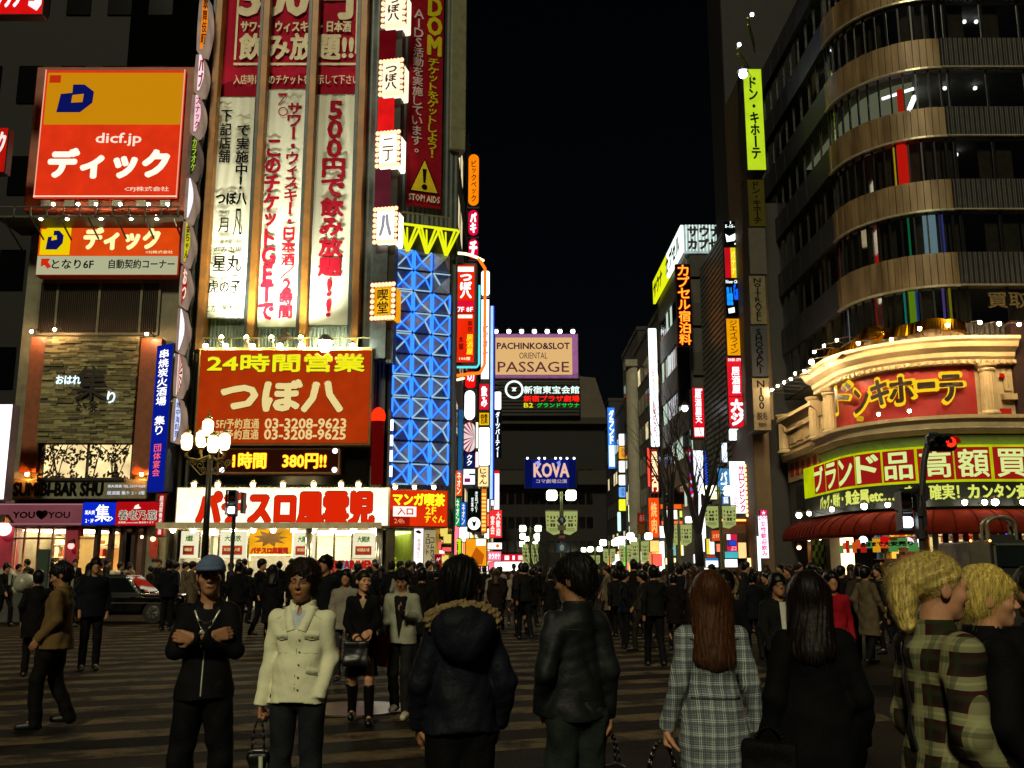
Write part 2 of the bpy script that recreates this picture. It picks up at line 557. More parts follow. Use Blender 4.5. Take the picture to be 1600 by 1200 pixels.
put_text(mb, 'おはれ', *[R((88, 587, 126, 600), YL - .65)[i] for i in (0, 2, 1, 3)], YL - .66, .012)
put_text(mb, 'り', *[R((168, 612, 180, 630), YL - .65)[i] for i in (0, 2, 1, 3)], YL - .66, .012)
mb.build('lettering', E('#d8f4ff', 1.6), t)
for r in ((38, 526, 65, 738), (212, 528, 246, 742)):
    a0, a1, c0, c1 = R(r, YL - .45)
    MB().bbox(a0, a1, YL - .42, YL, c0, c1, .03).build('wooden_column', M('#7a3f1c', .45, var=.3, vs=4), t)
for (px, py, lb) in ((49, 518, 'small hooded spotlight above the left wooden column'), (85, 515, 'bright white spotlight above the stone panel'), (229, 522, 'small hooded spotlight above the right wooden column')):
    lamp(lb, at(px, py, YL - .95), .06, 650, '#ffc890', (0, .9, .1))
for (px, lb) in ((42, 'warm uplight at the foot of the left wooden column'), (221, 'warm uplight at the foot of the right wooden column')):
    lamp(lb, at(px, 741, YL - .75), .07, 800, '#ff9840', (0, .5, -.1))

# window with plants under the panel
t = thing('planted_window', 'bright backlit window with dark foliage in front above the bar name', 'window', (0, 0, 0))
a0, a1, c0, c1 = R((68, 694, 205, 749), YL - .3)
MB().box(a0, a1, YL - .22, YL - .02, c0, c1).build('pane', E('#ffe0a0', 1.15, True, .35), t)
f = MB(); xm = (a0 + a1) / 2
for (p, q) in ((a0 - .1, a0), (xm - .04, xm + .04), (a1, a1 + .1)): f.box(p, q, YL - .34, YL - .03, c0, c1)
f.build('frame', M('#1a130c', .6), t)
lv = MB()
for i in range(620):
    u = random.random(); v = random.random()
    cx, cz = a0 + (a1 - a0) * u, c0 + (c1 - c0) * v
    dx = min(abs(u - .14), abs(u - .86), abs(u - .38) * 1.7, abs(u - .6) * 2.2)
    if dx > .12 + .10 * math.sin(v * 9 + 2): continue
    s = random.uniform(.05, .13); an = random.uniform(0, PI)
    y = YL - random.uniform(.36, .75)
    ca, sa = math.cos(an) * s, math.sin(an) * s
    lv.add([(cx - ca, y, cz - sa), (cx + sa * .5, y - .04, cz - ca * .5), (cx + ca, y + .02, cz + sa), (cx - sa * .5, y - .03, cz + ca * .5)], [(0, 1, 2, 3)])
p = thing('potted_vine', 'dark leafy plants standing in front of the backlit bar window', 'plant', (0, 0, 0))
lv.build('foliage', M('#1c2410', .6), p)
st = MB()
for i in range(14):
    x = a0 + (a1 - a0) * random.choice((.08, .14, .2, .38, .6, .82, .88, .93)); 
    st.tube([(x, YL - .5, c0), (x + random.uniform(-.3, .3), YL - .5, c0 + .8), (x + random.uniform(-.7, .7), YL - .5, c1)], .02, 4)
st.build('stem', M('#1a1208', .8), p)
mb = MB().bbox(a0, a1, YL - .8, YL - .36, c0 - .12, c0 + .03, .03).build('planter', M('#181410', .7), p)

sign('bar_sign', 'long grey stone beam with the bar name in thick black capitals', 'sign', PL(YL - .7), (12, 750, 229, 779), None,
     [('t', 'SUMIBI-BAR SHU', .045, .16, .685, .84, '#070908', 0, 1.5), ('t', '炭火焼鳥 TEL 3207-0283', .72, .25, .99, .42, '#e8f0ff', .9, .3), ('t', '居酒屋 集り 2・3階', .72, .6, .99, .8, '#e8f0ff', .9, .3),
      ('r', .57, .15, .605, .19, '#070908', 0)], .6, '#3c3a2c', .04, fmat=M('#7a7860', .7, var=.4, vs=1.5, bump=.4), lit=False)

# shop fronts on the ground floor
sign('shop_fascia', 'pink fascia reading YOU and YOU around a heart above the bright gift shop', 'sign', PL(YL - .5), (-6, 787, 128, 821), '#8f4f55',
     [('t', 'YOU♥YOU', .20, .32, .86, .72, '#2a1420', 0, .9), ('r', 0, .0, 1, .06, '#d890a0', .5), ('r', 0, .9, 1, .96, '#d890a0', .4)], .45, '#5a3038', .03, fs=.55)
sign('bar_light_box', 'blue light box with a white brush character next to the pink fascia', 'sign', PL(YL - .55), (129, 785, 180, 820), '#0a2ad0',
     [('t', '集', .40, .1, .82, .86, '#ffffff', 1.6, .5), ('t', '炭火焼', .08, .35, .38, .55, '#ffffff', 1.4, .5), ('t', '2・3F', .12, .74, .36, .9, '#ffffff', 1.4, .5), ('t', 'り', .82, .62, .95, .85, '#ffffff', 1.4, .6)], .45, '#101830', .03, fs=.95)
sign('bar_light_box', 'red light box with four dark green characters beside the blue one', 'sign', PL(YL - .55), (181, 784, 247, 821), '#b80e14',
     [('t', '養老乃瀧', .07, .36, .97, .76, '#fff0d8', 1.2, 1.8), ('t', '養老乃瀧', .07, .36, .97, .76, '#10301a', 0, .5), ('t', '居酒屋 yoronotaki 宴会承ります', .08, .83, .92, .93, '#ffe8d8', 1.1, .2),
      ('p', [(.42, .3), (.45, .17), (.53, .10), (.55, .2), (.6, .27), (.5, .31)], '#ffe8d8', 1.2)], .45, '#30080a', .03, fs=.9)
sign('blade_sign', 'short red vertical sign hanging under the right end of the red light box', 'sign', PL(YL - 1.2), (246, 772, 256, 838), '#b01014',
     [('t', '居酒屋養老乃瀧', .2, .04, .8, .96, '#ffe8d8', 1.2, .3, True)], .5, '#300808', .03, fs=.8)
sign('blade_sign', 'long blue vertical sign with white characters at the right edge of the stone panel', 'sign', Plane(at(249, 650, YL - 1).x, YL - 1, math.radians(-30)), (238, 540, 262, 768), '#0b1ea0',
     [('t', '串焼炭火酒場 集り', .15, .03, .85, .62, '#ffffff', 1.4, .6, True), ('t', '団体宴会', .25, .68, .75, .9, '#ff6060', 1.1, .3, True)], .5, '#0a0c20', .03, fs=.75)

t = thing('gift_shop', 'bright gift shop with cream shelves and pink walls below the pink fascia', 'shop', (0, 0, 0))
a0, a1, _, _ = R((-8, 823, 148, 830), YL); zz = zat(823) - .02
sh = MB(); sh.box(a0, a1, YL + 4.6, YL + 4.7, .14, zz); sh.box(a0, a1, YL + .2, YL + 4.6, zz - .05, zz)
sh.build('interior_wall', M('#d8b890', .7), t)
MB().box(a0 + .6, a1 - .6, YL + 1, YL + 4, zz - .12, zz - .06).build('ceiling_light', E('#ffe4b4', 15, True), t)
pk = MB()
for (r) in ((-8, 823, 22, 900), (104, 823, 122, 900)):
    p0, p1, _, _ = R(r, YL - .1); MB().box(p0, p1, YL - .25, YL + .3, .14, zz).build('pink_pillar', M('#a83048', .5, var=.2), t)
shm = MB(); gm = MB()
for j in range(5):
    z = .5 + j * .55
    shm.box(a0 + 1, a1 - .8, YL + 3.2, YL + 4.4, z, z + .04)
    x = a0 + 1.05
    while x < a1 - 1:
        ww = random.uniform(.08, .3); hh = random.uniform(.15, .46)
        gm.k = random.randrange(6)
        gm.bbox(x, x + ww, YL + 3.25, YL + 3.7, z + .04, z + .04 + hh, .02)
        x += ww + random.uniform(.01, .1)
shm.build('shelf', M('#e8d8b8', .5), t)
gm.build('merchandise', [M(h, .5) for h in ('#e8c8a0', '#c84830', '#f0e0c0', '#704020', '#d88890', '#e0a040')], t)['kind'] = 'stuff'
t.children[-1]['kind'] = 'stuff'
f = MB()
for px in (24, 38, 60, 82, 103):
    x = at(px, 850, YL).x; f.box(x - .04, x + .04, YL - .05, YL + .05, .14, zz)
f.box(a0, a1, YL - .06, YL + .06, zz - .5, zz - .42)
fr = f.build('window_frame', M('#c89078', .4), t)
g0, g1, _, _ = R((24, 823, 103, 830), YL); MB().box(g0, g1, YL - .01, YL + .01, .14, zz - .5).build('pane', glass_mat('shop_glass', (.95, .95, .92), .06), fr)
t = thing('bar_entrance', 'dim bar entrance with a cream menu panel and wooden posts below the blue box', 'doorway', (0, 0, 0))
a0, a1, _, _ = R((122, 823, 250, 830), YL)
e = MB(); e.box(a0, a1, YL + 4.6, YL + 4.7, .14, zz); e.box(a0, a1, YL + .2, YL + 4.6, zz - .05, zz); e.build('interior_wall', M('#3a1c10', .7), t)
p0, p1, q0, q1 = R((121, 838, 148, 888), YL + .1)
e = MB(); e.box(p0, (p0 + p1) / 2 - .03, YL, YL + .15, .3, q1); e.box((p0 + p1) / 2 + .03, p1, YL, YL + .15, .3, q1); e.build('menu_panel', E('#f0b860', .85, True, .3), t)
mb = MB(); put_text(mb, '焼鳥酒肴', (p0 + p1) / 2 - .5, q1 - 1.2, (p0 + p1) / 2 - .2, q1 - .3, YL - .02, .01, True); mb.build('lettering', M('#2a1408', .6), t)
e = MB()
for px in (150, 172, 190, 208, 226): x = at(px, 850, YL).x; e.box(x - .07, x + .07, YL - .05, YL + .3, .14, zz)
e.build('post', M('#30180c', .5), t)
e = MB()
for (px, py) in ((184, 825), (214, 826), (222, 839)): e.ball(at(px, py, YL + 1.5), .07, 8, 6)
e.build('downlight', E('#ffd8a0', 9, True), t)
p0, p1, q0, q1 = R((174, 858, 188, 885), YL + .6)
MB().box(p0, p1, YL + .5, YL + .6, .5, q1).build('paper_lamp', E('#f0a050', .9, True, .3), t)
p0, p1, q0, q1 = R((234, 842, 246, 872), YL - .2)
MB().box(p0, p1, YL - .25, YL - .15, q0, q1).build('poster', M('#a03020', .6), t)
lamp('round orange wall lamp beside the bar entrance poster', at(239, 842, YL - .5), .1, 9, '#ffb070')
lamp('round pink wall lamp on the pink pillar of the gift shop', at(111, 853, YL - .5), .13, 3.0, '#ff8a80')
lamp('pink glowing lamp at the far left of the gift shop', at(6, 826, YL - .5), .3, 3, '#ffb0b0')

# second billboard and the rooftop billboard
def d_logo(x, y, w, h):
    return [('p', [(x, y + h), (x + w * .08, y + h * .34), (x + w * .40, y + h * .30), (x + w * .40, y), (x + w * .72, y), (x + w, y + h * .26), (x + w * .98, y + h * .66), (x + w * .66, y + h)], '#141c78', .5)]
sign('finance_sign', 'yellow and orange sign over a white strip with a red arrow, above dark windows', 'sign', PL(YL - .8), (60, 347, 279, 429), '#e24a10',
     [('r', 0, .65, 1, 1, '#c8c8a0', .75), ('r', .012, .02, .225, .63, '#f0d000', .95), ('r', .012, .02, .05, .14, '#e03c10', .9)] + d_logo(.055, .17, .12, .36) +
     [('p', [(.09, .36), (.095, .27), (.125, .26), (.13, .34)], '#f0d000', .95),
      ('t', 'ディック', .33, .13, .86, .52, '#fff6a8', 1.1, 1.5), ('t', 'CFJ株式会社', .77, .555, .965, .62, '#fff0b0', 1.0, .4),
      ('p', [(.035, .71), (.1, .71), (.083, .77), (.11, .86), (.085, .9), (.062, .83), (.035, .86)], '#e03010', .8),
      ('t', 'となり6F', .115, .73, .41, .9, '#101010', 0, .6), ('t', '自動契約コーナー', .52, .73, .985, .9, '#101010', 0, .6)], .6, '#c84818', .05, fs=.9)
for i, (px, nm) in enumerate(((64, 'leftmost'), (105, 'second'), (158, 'third'), (205, 'fourth'), (245, 'rightmost'))):
    lamp('%s of five small hooded lamps over the yellow and orange sign' % nm, at(px, 341, YL - 1.9), .085, 60, '#fff4e0', (0, 1.8, .25), group='lamps over the yellow and orange sign')
    
rb = sign('rooftop_billboard', 'big square billboard, amber above and red below, with a dark blue D shaped emblem', 'billboard', PL(YL - .6), (63, 110, 284, 310), '#e03414',  # face glows by itself in place of the uplights shining on it
     [('r', .015, .02, .985, .43, '#d08a0a', .9), ('r', .03, .04, .11, .10, '#d03010', .8)] + d_logo(.10, .115, .255, .22) +
     [('p', [(.20, .26), (.205, .20), (.285, .19), (.28, .255)], '#d08a0a', .9),
      ('t', 'dicf.jp', .40, .50, .72, .60, '#ffe8d0', 1.0, .5), ('t', 'ディック', .09, .63, .92, .84, '#fff0d8', 1.25, 1.5), ('t', 'CFJ株式会社', .63, .915, .94, .955, '#ffe0c0', .95, .5),
      ('r', .0, 0, .008, 1, '#ffb090', .9), ('r', .992, 0, 1, 1, '#ffb090', .9), ('r', 0, .985, 1, .995, '#ffd0b0', 1.2)], .5, '#403020', .0, fs=.95)
_, w_, h_ = PL(YL - .6).rect((63, 110, 284, 310))
f = MB()
f.bbox(-w_ / 2 - .5, w_ / 2 + .45, .1, .6, -h_ / 2 - .55, h_ / 2 + .25, .05)
f.build('surround', M('#8a3812', .5, var=.5, vs=.8), rb)
for i in range(6): x = -w_ / 2 + w_ * (i + .5) / 6; MB().box(x - .22, x + .22, -.02, .1, -h_ / 2 - .42, -h_ / 2 - .08).build('reflection_patch', M('#b8b0a0', .25, .8), rb)  # pale metal patches put in as the uplights' reflection below the face
f = MB()
zc = at(170, 322, YL - 2.1).z - .5 - PL(YL - .6).rect((63, 110, 284, 310))[0].z
f.box(-w_ / 2 - .8, w_ / 2 + .7, -1.5, .8, zc, zc + .08)
for i in range(12): x = -w_ / 2 - .7 + (w_ + 1.3) * i / 11; f.box(x - .03, x + .03, -1.5, -1.45, zc, zc + .5); 
f.box(-w_ / 2 - .8, w_ / 2 + .7, -1.5, -1.46, zc + .45, zc + .5)
for i in range(7): x = -w_ / 2 - .5 + (w_ + .9) * i / 6; f.cyl((x, -1.4, zc), (x, .6, zc - .9), .04, .04, 5)
for i in range(4): x = -w_ / 2 + w_ * (i + .5) / 4; f.cyl((x, .3, -h_ / 2 - .5), (x, 1.2, zc), .06, .06, 5)
f.build('catwalk', M('#3c382c', .5, .5), rb)
for i, (px, nm) in enumerate(((83, 'leftmost'), (122, 'second'), (150, 'third'), (188, 'fourth'), (232, 'fifth'), (262, 'rightmost'))):
    lamp('%s of six uplights on the catwalk below the square billboard' % nm, at(px, 319, YL - 1.4), .06, 300, '#ffe8c0', (0, .5, -.25), group='uplights under the square billboard')

# column of bulging blade signs between the two buildings
cols = [((308, -10, 327, 78), '#f08010', 1.0, '歌舞伎町', '#501004', 'orange blade sign with dark characters at the top of the bulging column'),
        ((303, 85, 321, 142), '#f8d8e0', 1.1, 'パブ', '#d00840', 'pink and white blade sign second from the top of the bulging column'),
        ((297, 148, 316, 206), '#f4c0d0', 1.1, 'スナック', '#d00840', 'rose blade sign with red characters third from the top of the bulging column'),
        ((292, 212, 310, 273), '#304010', .5, 'カラオケ', '#b0d040', 'dark green unlit blade sign between the rose and white ones'),
        ((288, 278, 304, 341), '#e8e4ff', 1.3, '', '#ffffff', 'plain white blade sign below the dark green one'),
        ((283, 346, 299, 410), '#d8d010', .8, '金ちゃん', '#402008', 'yellow blade sign beside the arrow strip'),
        ((280, 415, 294, 476), '#b01818', .8, 'おつ', '#ffd8c0', 'red blade sign beside the dark window band'),
        ((275, 482, 290, 548), '#eceaff', 1.4, '', '#ffffff', 'plain bright white blade sign beside the top of the stone panel'),
        ((271, 553, 287, 618), '#f4e0d0', 1.0, '', '#c01820', 'blade sign with a red sunburst beside the stone panel'),
        ((267, 622, 284, 690), '#c8d0ff', 1.2, '地中海料理', '#101880', 'white blade sign with blue characters, lowest of the bulging column')]
for i, (r, c, s, txt, tc, lb) in enumerate(cols):
    cc, w_, h_ = PL(YL - 1.6).rect(r)
    t = thing('blade_sign', lb, 'sign', cc, 0, 'column of bulging blade signs')
    hw, hh = w_ / 2 * .8, h_ / 2
    n = 8
    prof = [(hw - .18 * (1 - math.sin(PI * k / n)), -hh + 2 * hh * k / n) for k in range(n + 1)]
    poly = prof + [(-hw - .03 * math.sin(PI * k / n), hh - 2 * hh * k / n) for k in range(n + 1)]
    MB().prism(poly, 0, .9).build('panel', E('#c8a890', .42 if s > .7 else .15, True, .3), t)
    poly2 = [(x * 1.05 - .0, z * 1.01) for x, z in poly]
    MB().prism([(x, z) for x, z in poly2], .91, 1.1).build('casing', M('#5a5248', .4, .6), t)
    MB().prism([(x * .96, z * .97) for x, z in prof] + [(-.3 * hw, hh * .97), (-.3 * hw, -hh * .97)], -.03, -.005).build('color_field', E(c, s, True, .15), t)
    if txt: dress(t, hw, hh, [('t', txt, .42, .08, .92, .92, tc, .8 if i in (3,) else 0 if i not in (6,) else 1.0, .5, True)], -.04)
    if 'sunburst' in lb:
        it = []
        for k in range(9):
            a0 = -PI / 2 + PI * k / 9 * 1.0; a1 = a0 + PI / 18
            it.append(('p', [(.5, .5), (.5 + .5 * math.cos(a0), .5 + .5 * math.sin(a0)), (.5 + .5 * math.cos(a1), .5 + .5 * math.sin(a1))], '#c01820', .7))
        dress(t, hw, hh, it, -.04)
MBk = MB()
t = thing('sign_mast', 'thin dark steel mast carrying the column of bulging blade signs', 'mast')
p0, p1 = at(276, 700, YL - 1.0), at(318, 60, YL - 1.0)
MBk.cyl((p1.x + .1, YL - .75, .14), (p1.x + .1, YL - .75, p1.z), .09, .09, 8)
for k in range(9): MBk.cyl((p1.x + .1, YL - .75, 4 + 2.6 * k), (p1.x + .1, YL, 4 + 2.6 * k), .04, .04, 5)
MBk.build('pole', M('#2a2824', .5, .5), t)

# dark tower far left with the edges of its signs
b = thing('dark_tower', 'unlit dark tower rising behind the orange rooftop billboard', 'building')
MB().box(at(-200, 700, 56).x, at(150, 700, 56).x, 56, 75, 0, 62).build('wall', M('#0b0a09', .8, var=.3), b)
f = MB()
for k in range(9):
    for q in range(5): x = at(-100, 700, 56).x + q * 2.6; f.box(x, x + 1.5, 55.9, 55.99, 6 + 6 * k, 8.5 + 6 * k)
f.build('window', M('#040405', .1, spec=.8), b)
sign('corner_sign', 'red sign with a white downward mark in the upper left corner of the picture', 'sign', PL(36), (-60, -30, 67, 21), '#e01010',
     [('p', [(.83, .62), (.9, .62), (.9, .5), (.99, .5), (.99, .72), (.94, .92), (.83, .76)], '#fff0f0', 1.1), ('t', 'フラッグ', .3, .1, .75, .8, '#fff0f0', 1.1, 1)], .5, '#201010', .06, fs=.9)
sign('corner_sign', 'narrow strip of a red sign halfway up the left edge of the picture', 'sign', PL(38), (-60, 200, 9, 268), '#c01408', [('t', 'ック', .6, .1, .97, .6, '#ffe8e0', 1.0, .8)], .5, '#201010', .04, fs=.8)
sign('blade_sign', 'tall glowing white light box at the far left edge beside the bar front', 'sign', PL(38), (-40, 632, 12, 780), '#fff0f8', [], .6, '#403038', .04, fs=1.6)
# ------------------------------------------------------------------ the ribbed banner tower
CORR = M('#5e665e', .55, .3, var=.3, vs=.8, stripe=(0, .16, .6))
b = thing('ribbed_tower', 'tall grey ribbed tower with ochre fins between long cloth banners above a slot hall', 'building')
x0, x1, _, _ = R((300, 560, 603, 580))
zs = zat(826)
w = MB(); w.box(x0, x1, YL, YL + 16, zs, 52); w.box(x0, x0 + .3, YL, YL + 16, 0, zs); w.box(x1 - .25, x1, YL, YL + 16, 0, zs); w.box(x0 + .3, x1 - .25, YL + 7, YL + 16, 0, zs)
w.build('wall', CORR, b)
OCH = M('#6e4410', .45, .2, var=.35, vs=1.5); DKG = M('#33383a', .45, .5, var=.3)
for px in (320, 398, 478, 558):
    x = at(px, 465, YL - .3).x
    MB().bbox(x - .16, x + .16, YL - .75, YL, zat(552), 52, .03).build('fin', OCH, b)
    MB().box(x - .36, x - .165, YL - .45, YL, zat(552), 52).build('dark_fin', DKG, b)
sm = MB()
for z in np.arange(zat(545), 52, 3.2): sm.box(x0, x1, YL - .012, YL, z, z + .05)
sm.build('joint', M('#181a1a', .8), b)
p0, p1, _, _ = R((562, 500, 605, 520), YL - .2)
MB().box(p0, p1, YL - .2, YL, zat(552), 52).build('cladding', M('#4c5354', .5, .4, var=.3, stripe=(0, .5, .3)), b)

def banner(label, px0, px1, y0, y1, items, col='#c6c2b2', Y=YL - .3, wav=.012):
    c, w_, h_ = PL(Y).rect((px0, y0, px1, y1))
    t = thing('cloth_banner', label, 'banner', c)
    n, m = 18, 40
    v = []; f = []
    sd = random.random() * 9
    for j in range(m + 1):
        for i in range(n + 1):
            u, q = i / n, j / m
            v.append(((u - .5) * w_ * (1 + .015 * math.sin(q * 7 + sd)), wav * math.sin(u * 26 + 2 * math.sin(q * 6 + sd)) + .02 * math.sin(q * 11 + sd), (q - .5) * h_ + .03 * math.sin(u * 5 + sd) * (1 - q)))
    for j in range(m):
        for i in range(n): a = j * (n + 1) + i; f.append((a, a + 1, a + n + 2, a + n + 1))
    link_mesh('cloth', v, f, M(col, .9, var=.1, vs=.6, spec=.1), t, True)
    dress(t, w_ / 2, h_ / 2, items, -.06)
    for z in (h_ / 2, -h_ / 2): MB().cyl((-w_ / 2 - .1, 0, z), (w_ / 2 + .1, 0, z), .03, .03, 6).build('batten', M('#6a6a60', .5, .5), t)
    return t
RED = '#8c0f22'
banner('long white cloth banner with black shop names, left of the three hanging banners', 331, 390, 152, 497,
       [('t', '下記店舗', .10, .06, .42, .31, '#0a0a0a', 0, .9, True), ('t', 'で実施中！', .56, .13, .92, .43, '#0a0a0a', 0, .7, True),
        ('t', 'つぼ八', .12, .445, .92, .50, '#0a0a0a', 0, .9), ('t', '九州居酒屋', .12, .525, .5, .545, '#303028', 0, .2), ('t', '月', .22, .56, .48, .625, '#0a0a0a', 0, .3), ('t', '凡', .62, .52, .85, .64, '#0a0a0a', 0, .2),
        ('t', '居酒屋', .3, .66, .6, .68, '#202018', 0, .2), ('t', 'のみ市場', .14, .69, .88, .715, '#141410', 0, .4), ('t', '星丸', .14, .73, .88, .80, '#0a0a0a', 0, .6),
        ('t', '虎の子', .06, .84, .9, .895, '#0a0a0a', 0, .6), ('t', '居酒屋', .25, .92, .6, .935, '#505040', 0, .1), ('t', 'ヒカリ屋本舗', .04, .945, .9, .98, '#303028', 0, .2)])
banner('long white cloth banner with two columns of red characters, middle of the three hanging banners', 408, 470, 140, 512,
       [('t', 'このチケットGETで', .06, .22, .45, .975, RED, 0, 1.0, True), ('t', 'サワー・ウィスキー・日本酒／2時間', .56, .06, .92, .965, RED, 0, .9, True),
        ('p', [(.3, .02), (.55, .02), (.34, .07), (.30, .07), (.48, .03), (.3, .03)], RED, 0), ('o', .45, .10, .22, .05, RED, 0)])
banner('white cloth banner with one column of big red characters, right of the three hanging', 488, 549, 148, 509,
       [('t', '500円で飲み放題!!', .2, .03, .82, .97, RED, 0, 1.1, True)])
banner('wide red cloth banner hung behind the fins near the top of the tower', 352, 566, -80, 158,
       [('r', .08, .03, .095, .74, '#d8c8a8', 0), ('r', .955, .03, .97, .70, '#d8c8a8', 0), ('r', .08, .76, .97, .775, '#d8c8a8', 0),
        ('t', '500円', .11, .20, .92, .47, '#d8c8a8', 0, 1.0), ('t', 'サワー・ウィスキー・日本酒', .12, .49, .92, .56, '#d8c8a8', 0, .9), ('t', '飲み放題!!', .12, .575, .94, .74, '#d8c8a8', 0, 1.1),
        ('t', '入店時にこのチケットを提示して下さい', .09, .84, .99, .90, '#d8c8a8', 0, .3)], '#a01830', YL - .22, .03)

# big red sign with its lamps
rs = sign('restaurant_sign', 'big orange red sign with yellow opening hours and cream brush letters over two phone numbers', 'sign', PL(YL - 1.1), (310, 547, 577, 692), '#c63c0c',
     [('t', '24時間営業', .045, .05, .965, .235, '#302000', 0, 2.6), ('t', '24時間営業', .045, .05, .965, .235, '#f0e818', 1.05, 1.2),
      ('t', 'つぼ八', .14, .34, .84, .66, '#503008', 0, 1.9), ('t', 'つぼ八', .14, .34, .84, .66, '#f0d890', .95, 1.4),
      ('t', '5F/予約直通', .115, .745, .365, .85, '#e8c878', .9, .6), ('t', '03-3208-9623', .40, .745, .87, .85, '#f0d088', .95, .9),
      ('t', '8F/予約直通', .115, .86, .365, .965, '#e8c878', .9, .6), ('t', '03-3208-9625', .40, .86, .87, .965, '#f0d088', .95, .9)], .7, '#7a5a20', .10, fs=.68)
_, w_, h_ = PL(YL - 1.1).rect((310, 547, 577, 692))
f = MB()
for z in (h_ / 2 + .12, h_ / 2 + .55): f.box(-w_ / 2, w_ / 2, .2, .26, z, z + .05)
for i in range(13): x = -w_ / 2 + w_ * i / 12; f.box(x - .025, x + .025, .2, .25, h_ / 2 + .1, h_ / 2 + .6)
for i in range(5): x = -w_ / 2 + w_ * (i + .5) / 5; f.cyl((x, .2, h_ / 2 + .3), (x, 1.1, h_ / 2 + .3), .04, .04, 5)
f.build('lamp_rail', M('#6a6440', .5, .4), rs)
for i, (px, s, r) in enumerate(((321, 36, .10), (352, 40, .11), (394, 40, .11), (437, 44, .12), (471, 44, .12), (508, 90, .26), (551, 44, .12))):
    nm = ('leftmost', 'second', 'third', 'fourth', 'fifth', 'largest', 'rightmost')[i]
    lamp('%s of the seven round white lamps along the top of the big red sign' % nm, at(px, 541, YL - 1.45), r, s * 8, '#fbffd8', (0, .5, -.1), group='lamps along the top of the big red sign')
hb = thing('loudspeaker', 'dark horn loudspeaker on the rail above the big red sign', 'loudspeaker', at(446, 528, YL - .9))
MB().lathe([(.05, .3), (.1, .15), (.32, -.02), (.33, -.06)], n=14).build('horn', M('#3a2818', .5), hb)
MB().cyl((0, .0, .28), (0, .3, .5), .06, .06, 8).build('driver', M('#201810', .5), hb)
for px in (346, 385, 424, 470): 
    q = lamp('brown hooded lamp pointing up at the banners behind the lamps of the big red sign', at(px, 527, YL - 1.9), .09, 60, '#e8ff80', (0, .8, -.3), 'hooded_lamp', 'hooded uplights behind the rail of the red sign', '#8a6030', 'lamp', -1)
    sp = bpy.data.lights.new('beam', 'SPOT'); sp.energy = 3600; sp.spot_size = math.radians(95); sp.spot_blend = 1; sp.color = (.98, 1.0, .76); sp.shadow_soft_size = .08
    so = bpy.data.objects.new('beam', sp); COL.objects.link(so); so.parent = q; so.location = (0, 0, .12); so.rotation_euler = Vector((0, 1.5, 5.5)).to_track_quat('-Z', 'Y').to_euler()

sign('led_display', 'black display showing an hourly price in amber characters, white lamps at its corners', 'display', PL(YL - .9), (342, 702, 528, 737), '#2a0f04',
     [('t', '1時間　380円!!', .12, .16, .90, .84, '#ff8a08', 2.0, 1.3), ('t', '1時間　380円!!', .12, .16, .90, .84, '#ffe038', 1.7, .35),
      ('d', .03, .92, .11, '#f0f4ff', 3), ('d', .975, .92, .11, '#f0f4ff', 3), ('d', .975, .08, .11, '#f0f4ff', 3), ('d', .03, .08, .11, '#f0f4ff', 3)], .5, '#8a5a30', .08, lit=False, fs=.8)
p0, p1, q0, q1 = R((300, 696, 575, 758), YL - .1)
MB().box(p0, p1, YL - .3, YL - .02, q0, q1).build('dark_glazing', M('#0c0907', .15, spec=.7), b)

ws = sign('slot_hall_sign', 'long glowing white sign with swelling red brush letters above the slot hall', 'sign', PL(YL - 1.5), (276, 763, 606, 821), '#fff0d0',
     [('t', 'パチスロ風雲児', .10, .12, .93, .98, '#601000', 0, 2.2), ('t', 'パチスロ風雲児', .10, .13, .93, .97, '#e02808', .95, 1.8)], 1.0, '#c8b890', .05, fs=1.5)
for i, px in enumerate((303, 340, 395, 442, 490, 533, 560)):
    lamp('small lit gooseneck lamp arching over the top edge of the white slot hall sign', at(px, 758, YL - 2.0), .10, 16, '#fff0c8', (0, .5, .1), 'gooseneck_lamp', 'gooseneck lamps over the white slot hall sign', '#c8b080', 'lamp')

# slot hall front
t = thing('slot_hall', 'glaring white slot hall shopfront with posters and glass doors', 'shopfront')
p0, p1, _, _ = R((272, 826, 600, 830), YL)
zz = zat(826); 
sh = MB(); sh.box(p0, p1, YL + 3.5, YL + 3.6, .14, zz); sh.box(p0, p1, YL + .3, YL + 3.5, zz - .06, zz)
sh.build('interior_wall', M('#d8d0b8', .6), t)
MB().box(p0 + .5, p1 - .5, YL + .6, YL + 3.2, zz - .16, zz - .10).build('ceiling_light', E('#fff0d0', 9, True), t)
aw = MB(); aw.prism([(p0 - .2, zz - .05), (p1 + .1, zz - .05), (p1 + .1, zz + .18), (p0 - .2, zz + .18)], YL - 1.6, YL - .02)
aw.build('canopy', M('#c0b090', .5), t)
dl = MB()
for i in range(11): x = p0 + .3 + (p1 - p0 - .6) * i / 10; dl.ball((x, YL - 1.0, zz - .1), .11, 8, 6)
dl.build('downlight', E('#ffe6b0', 60, True), t)
wl = MB()
zr0, zr1 = zat(902), zat(866)
for r in ((280, 872, 312, 905), (342, 872, 388, 905), (392, 868, 455, 905), (458, 872, 494, 905), (550, 870, 592, 905)):
    a0, a1, c0, c1 = R(r, YL); MB().bbox(a0, a1, YL - .12, YL + .1, .14, c1, .02).build('white_panel', M('#e4dfd0', .4, var=.08), t)
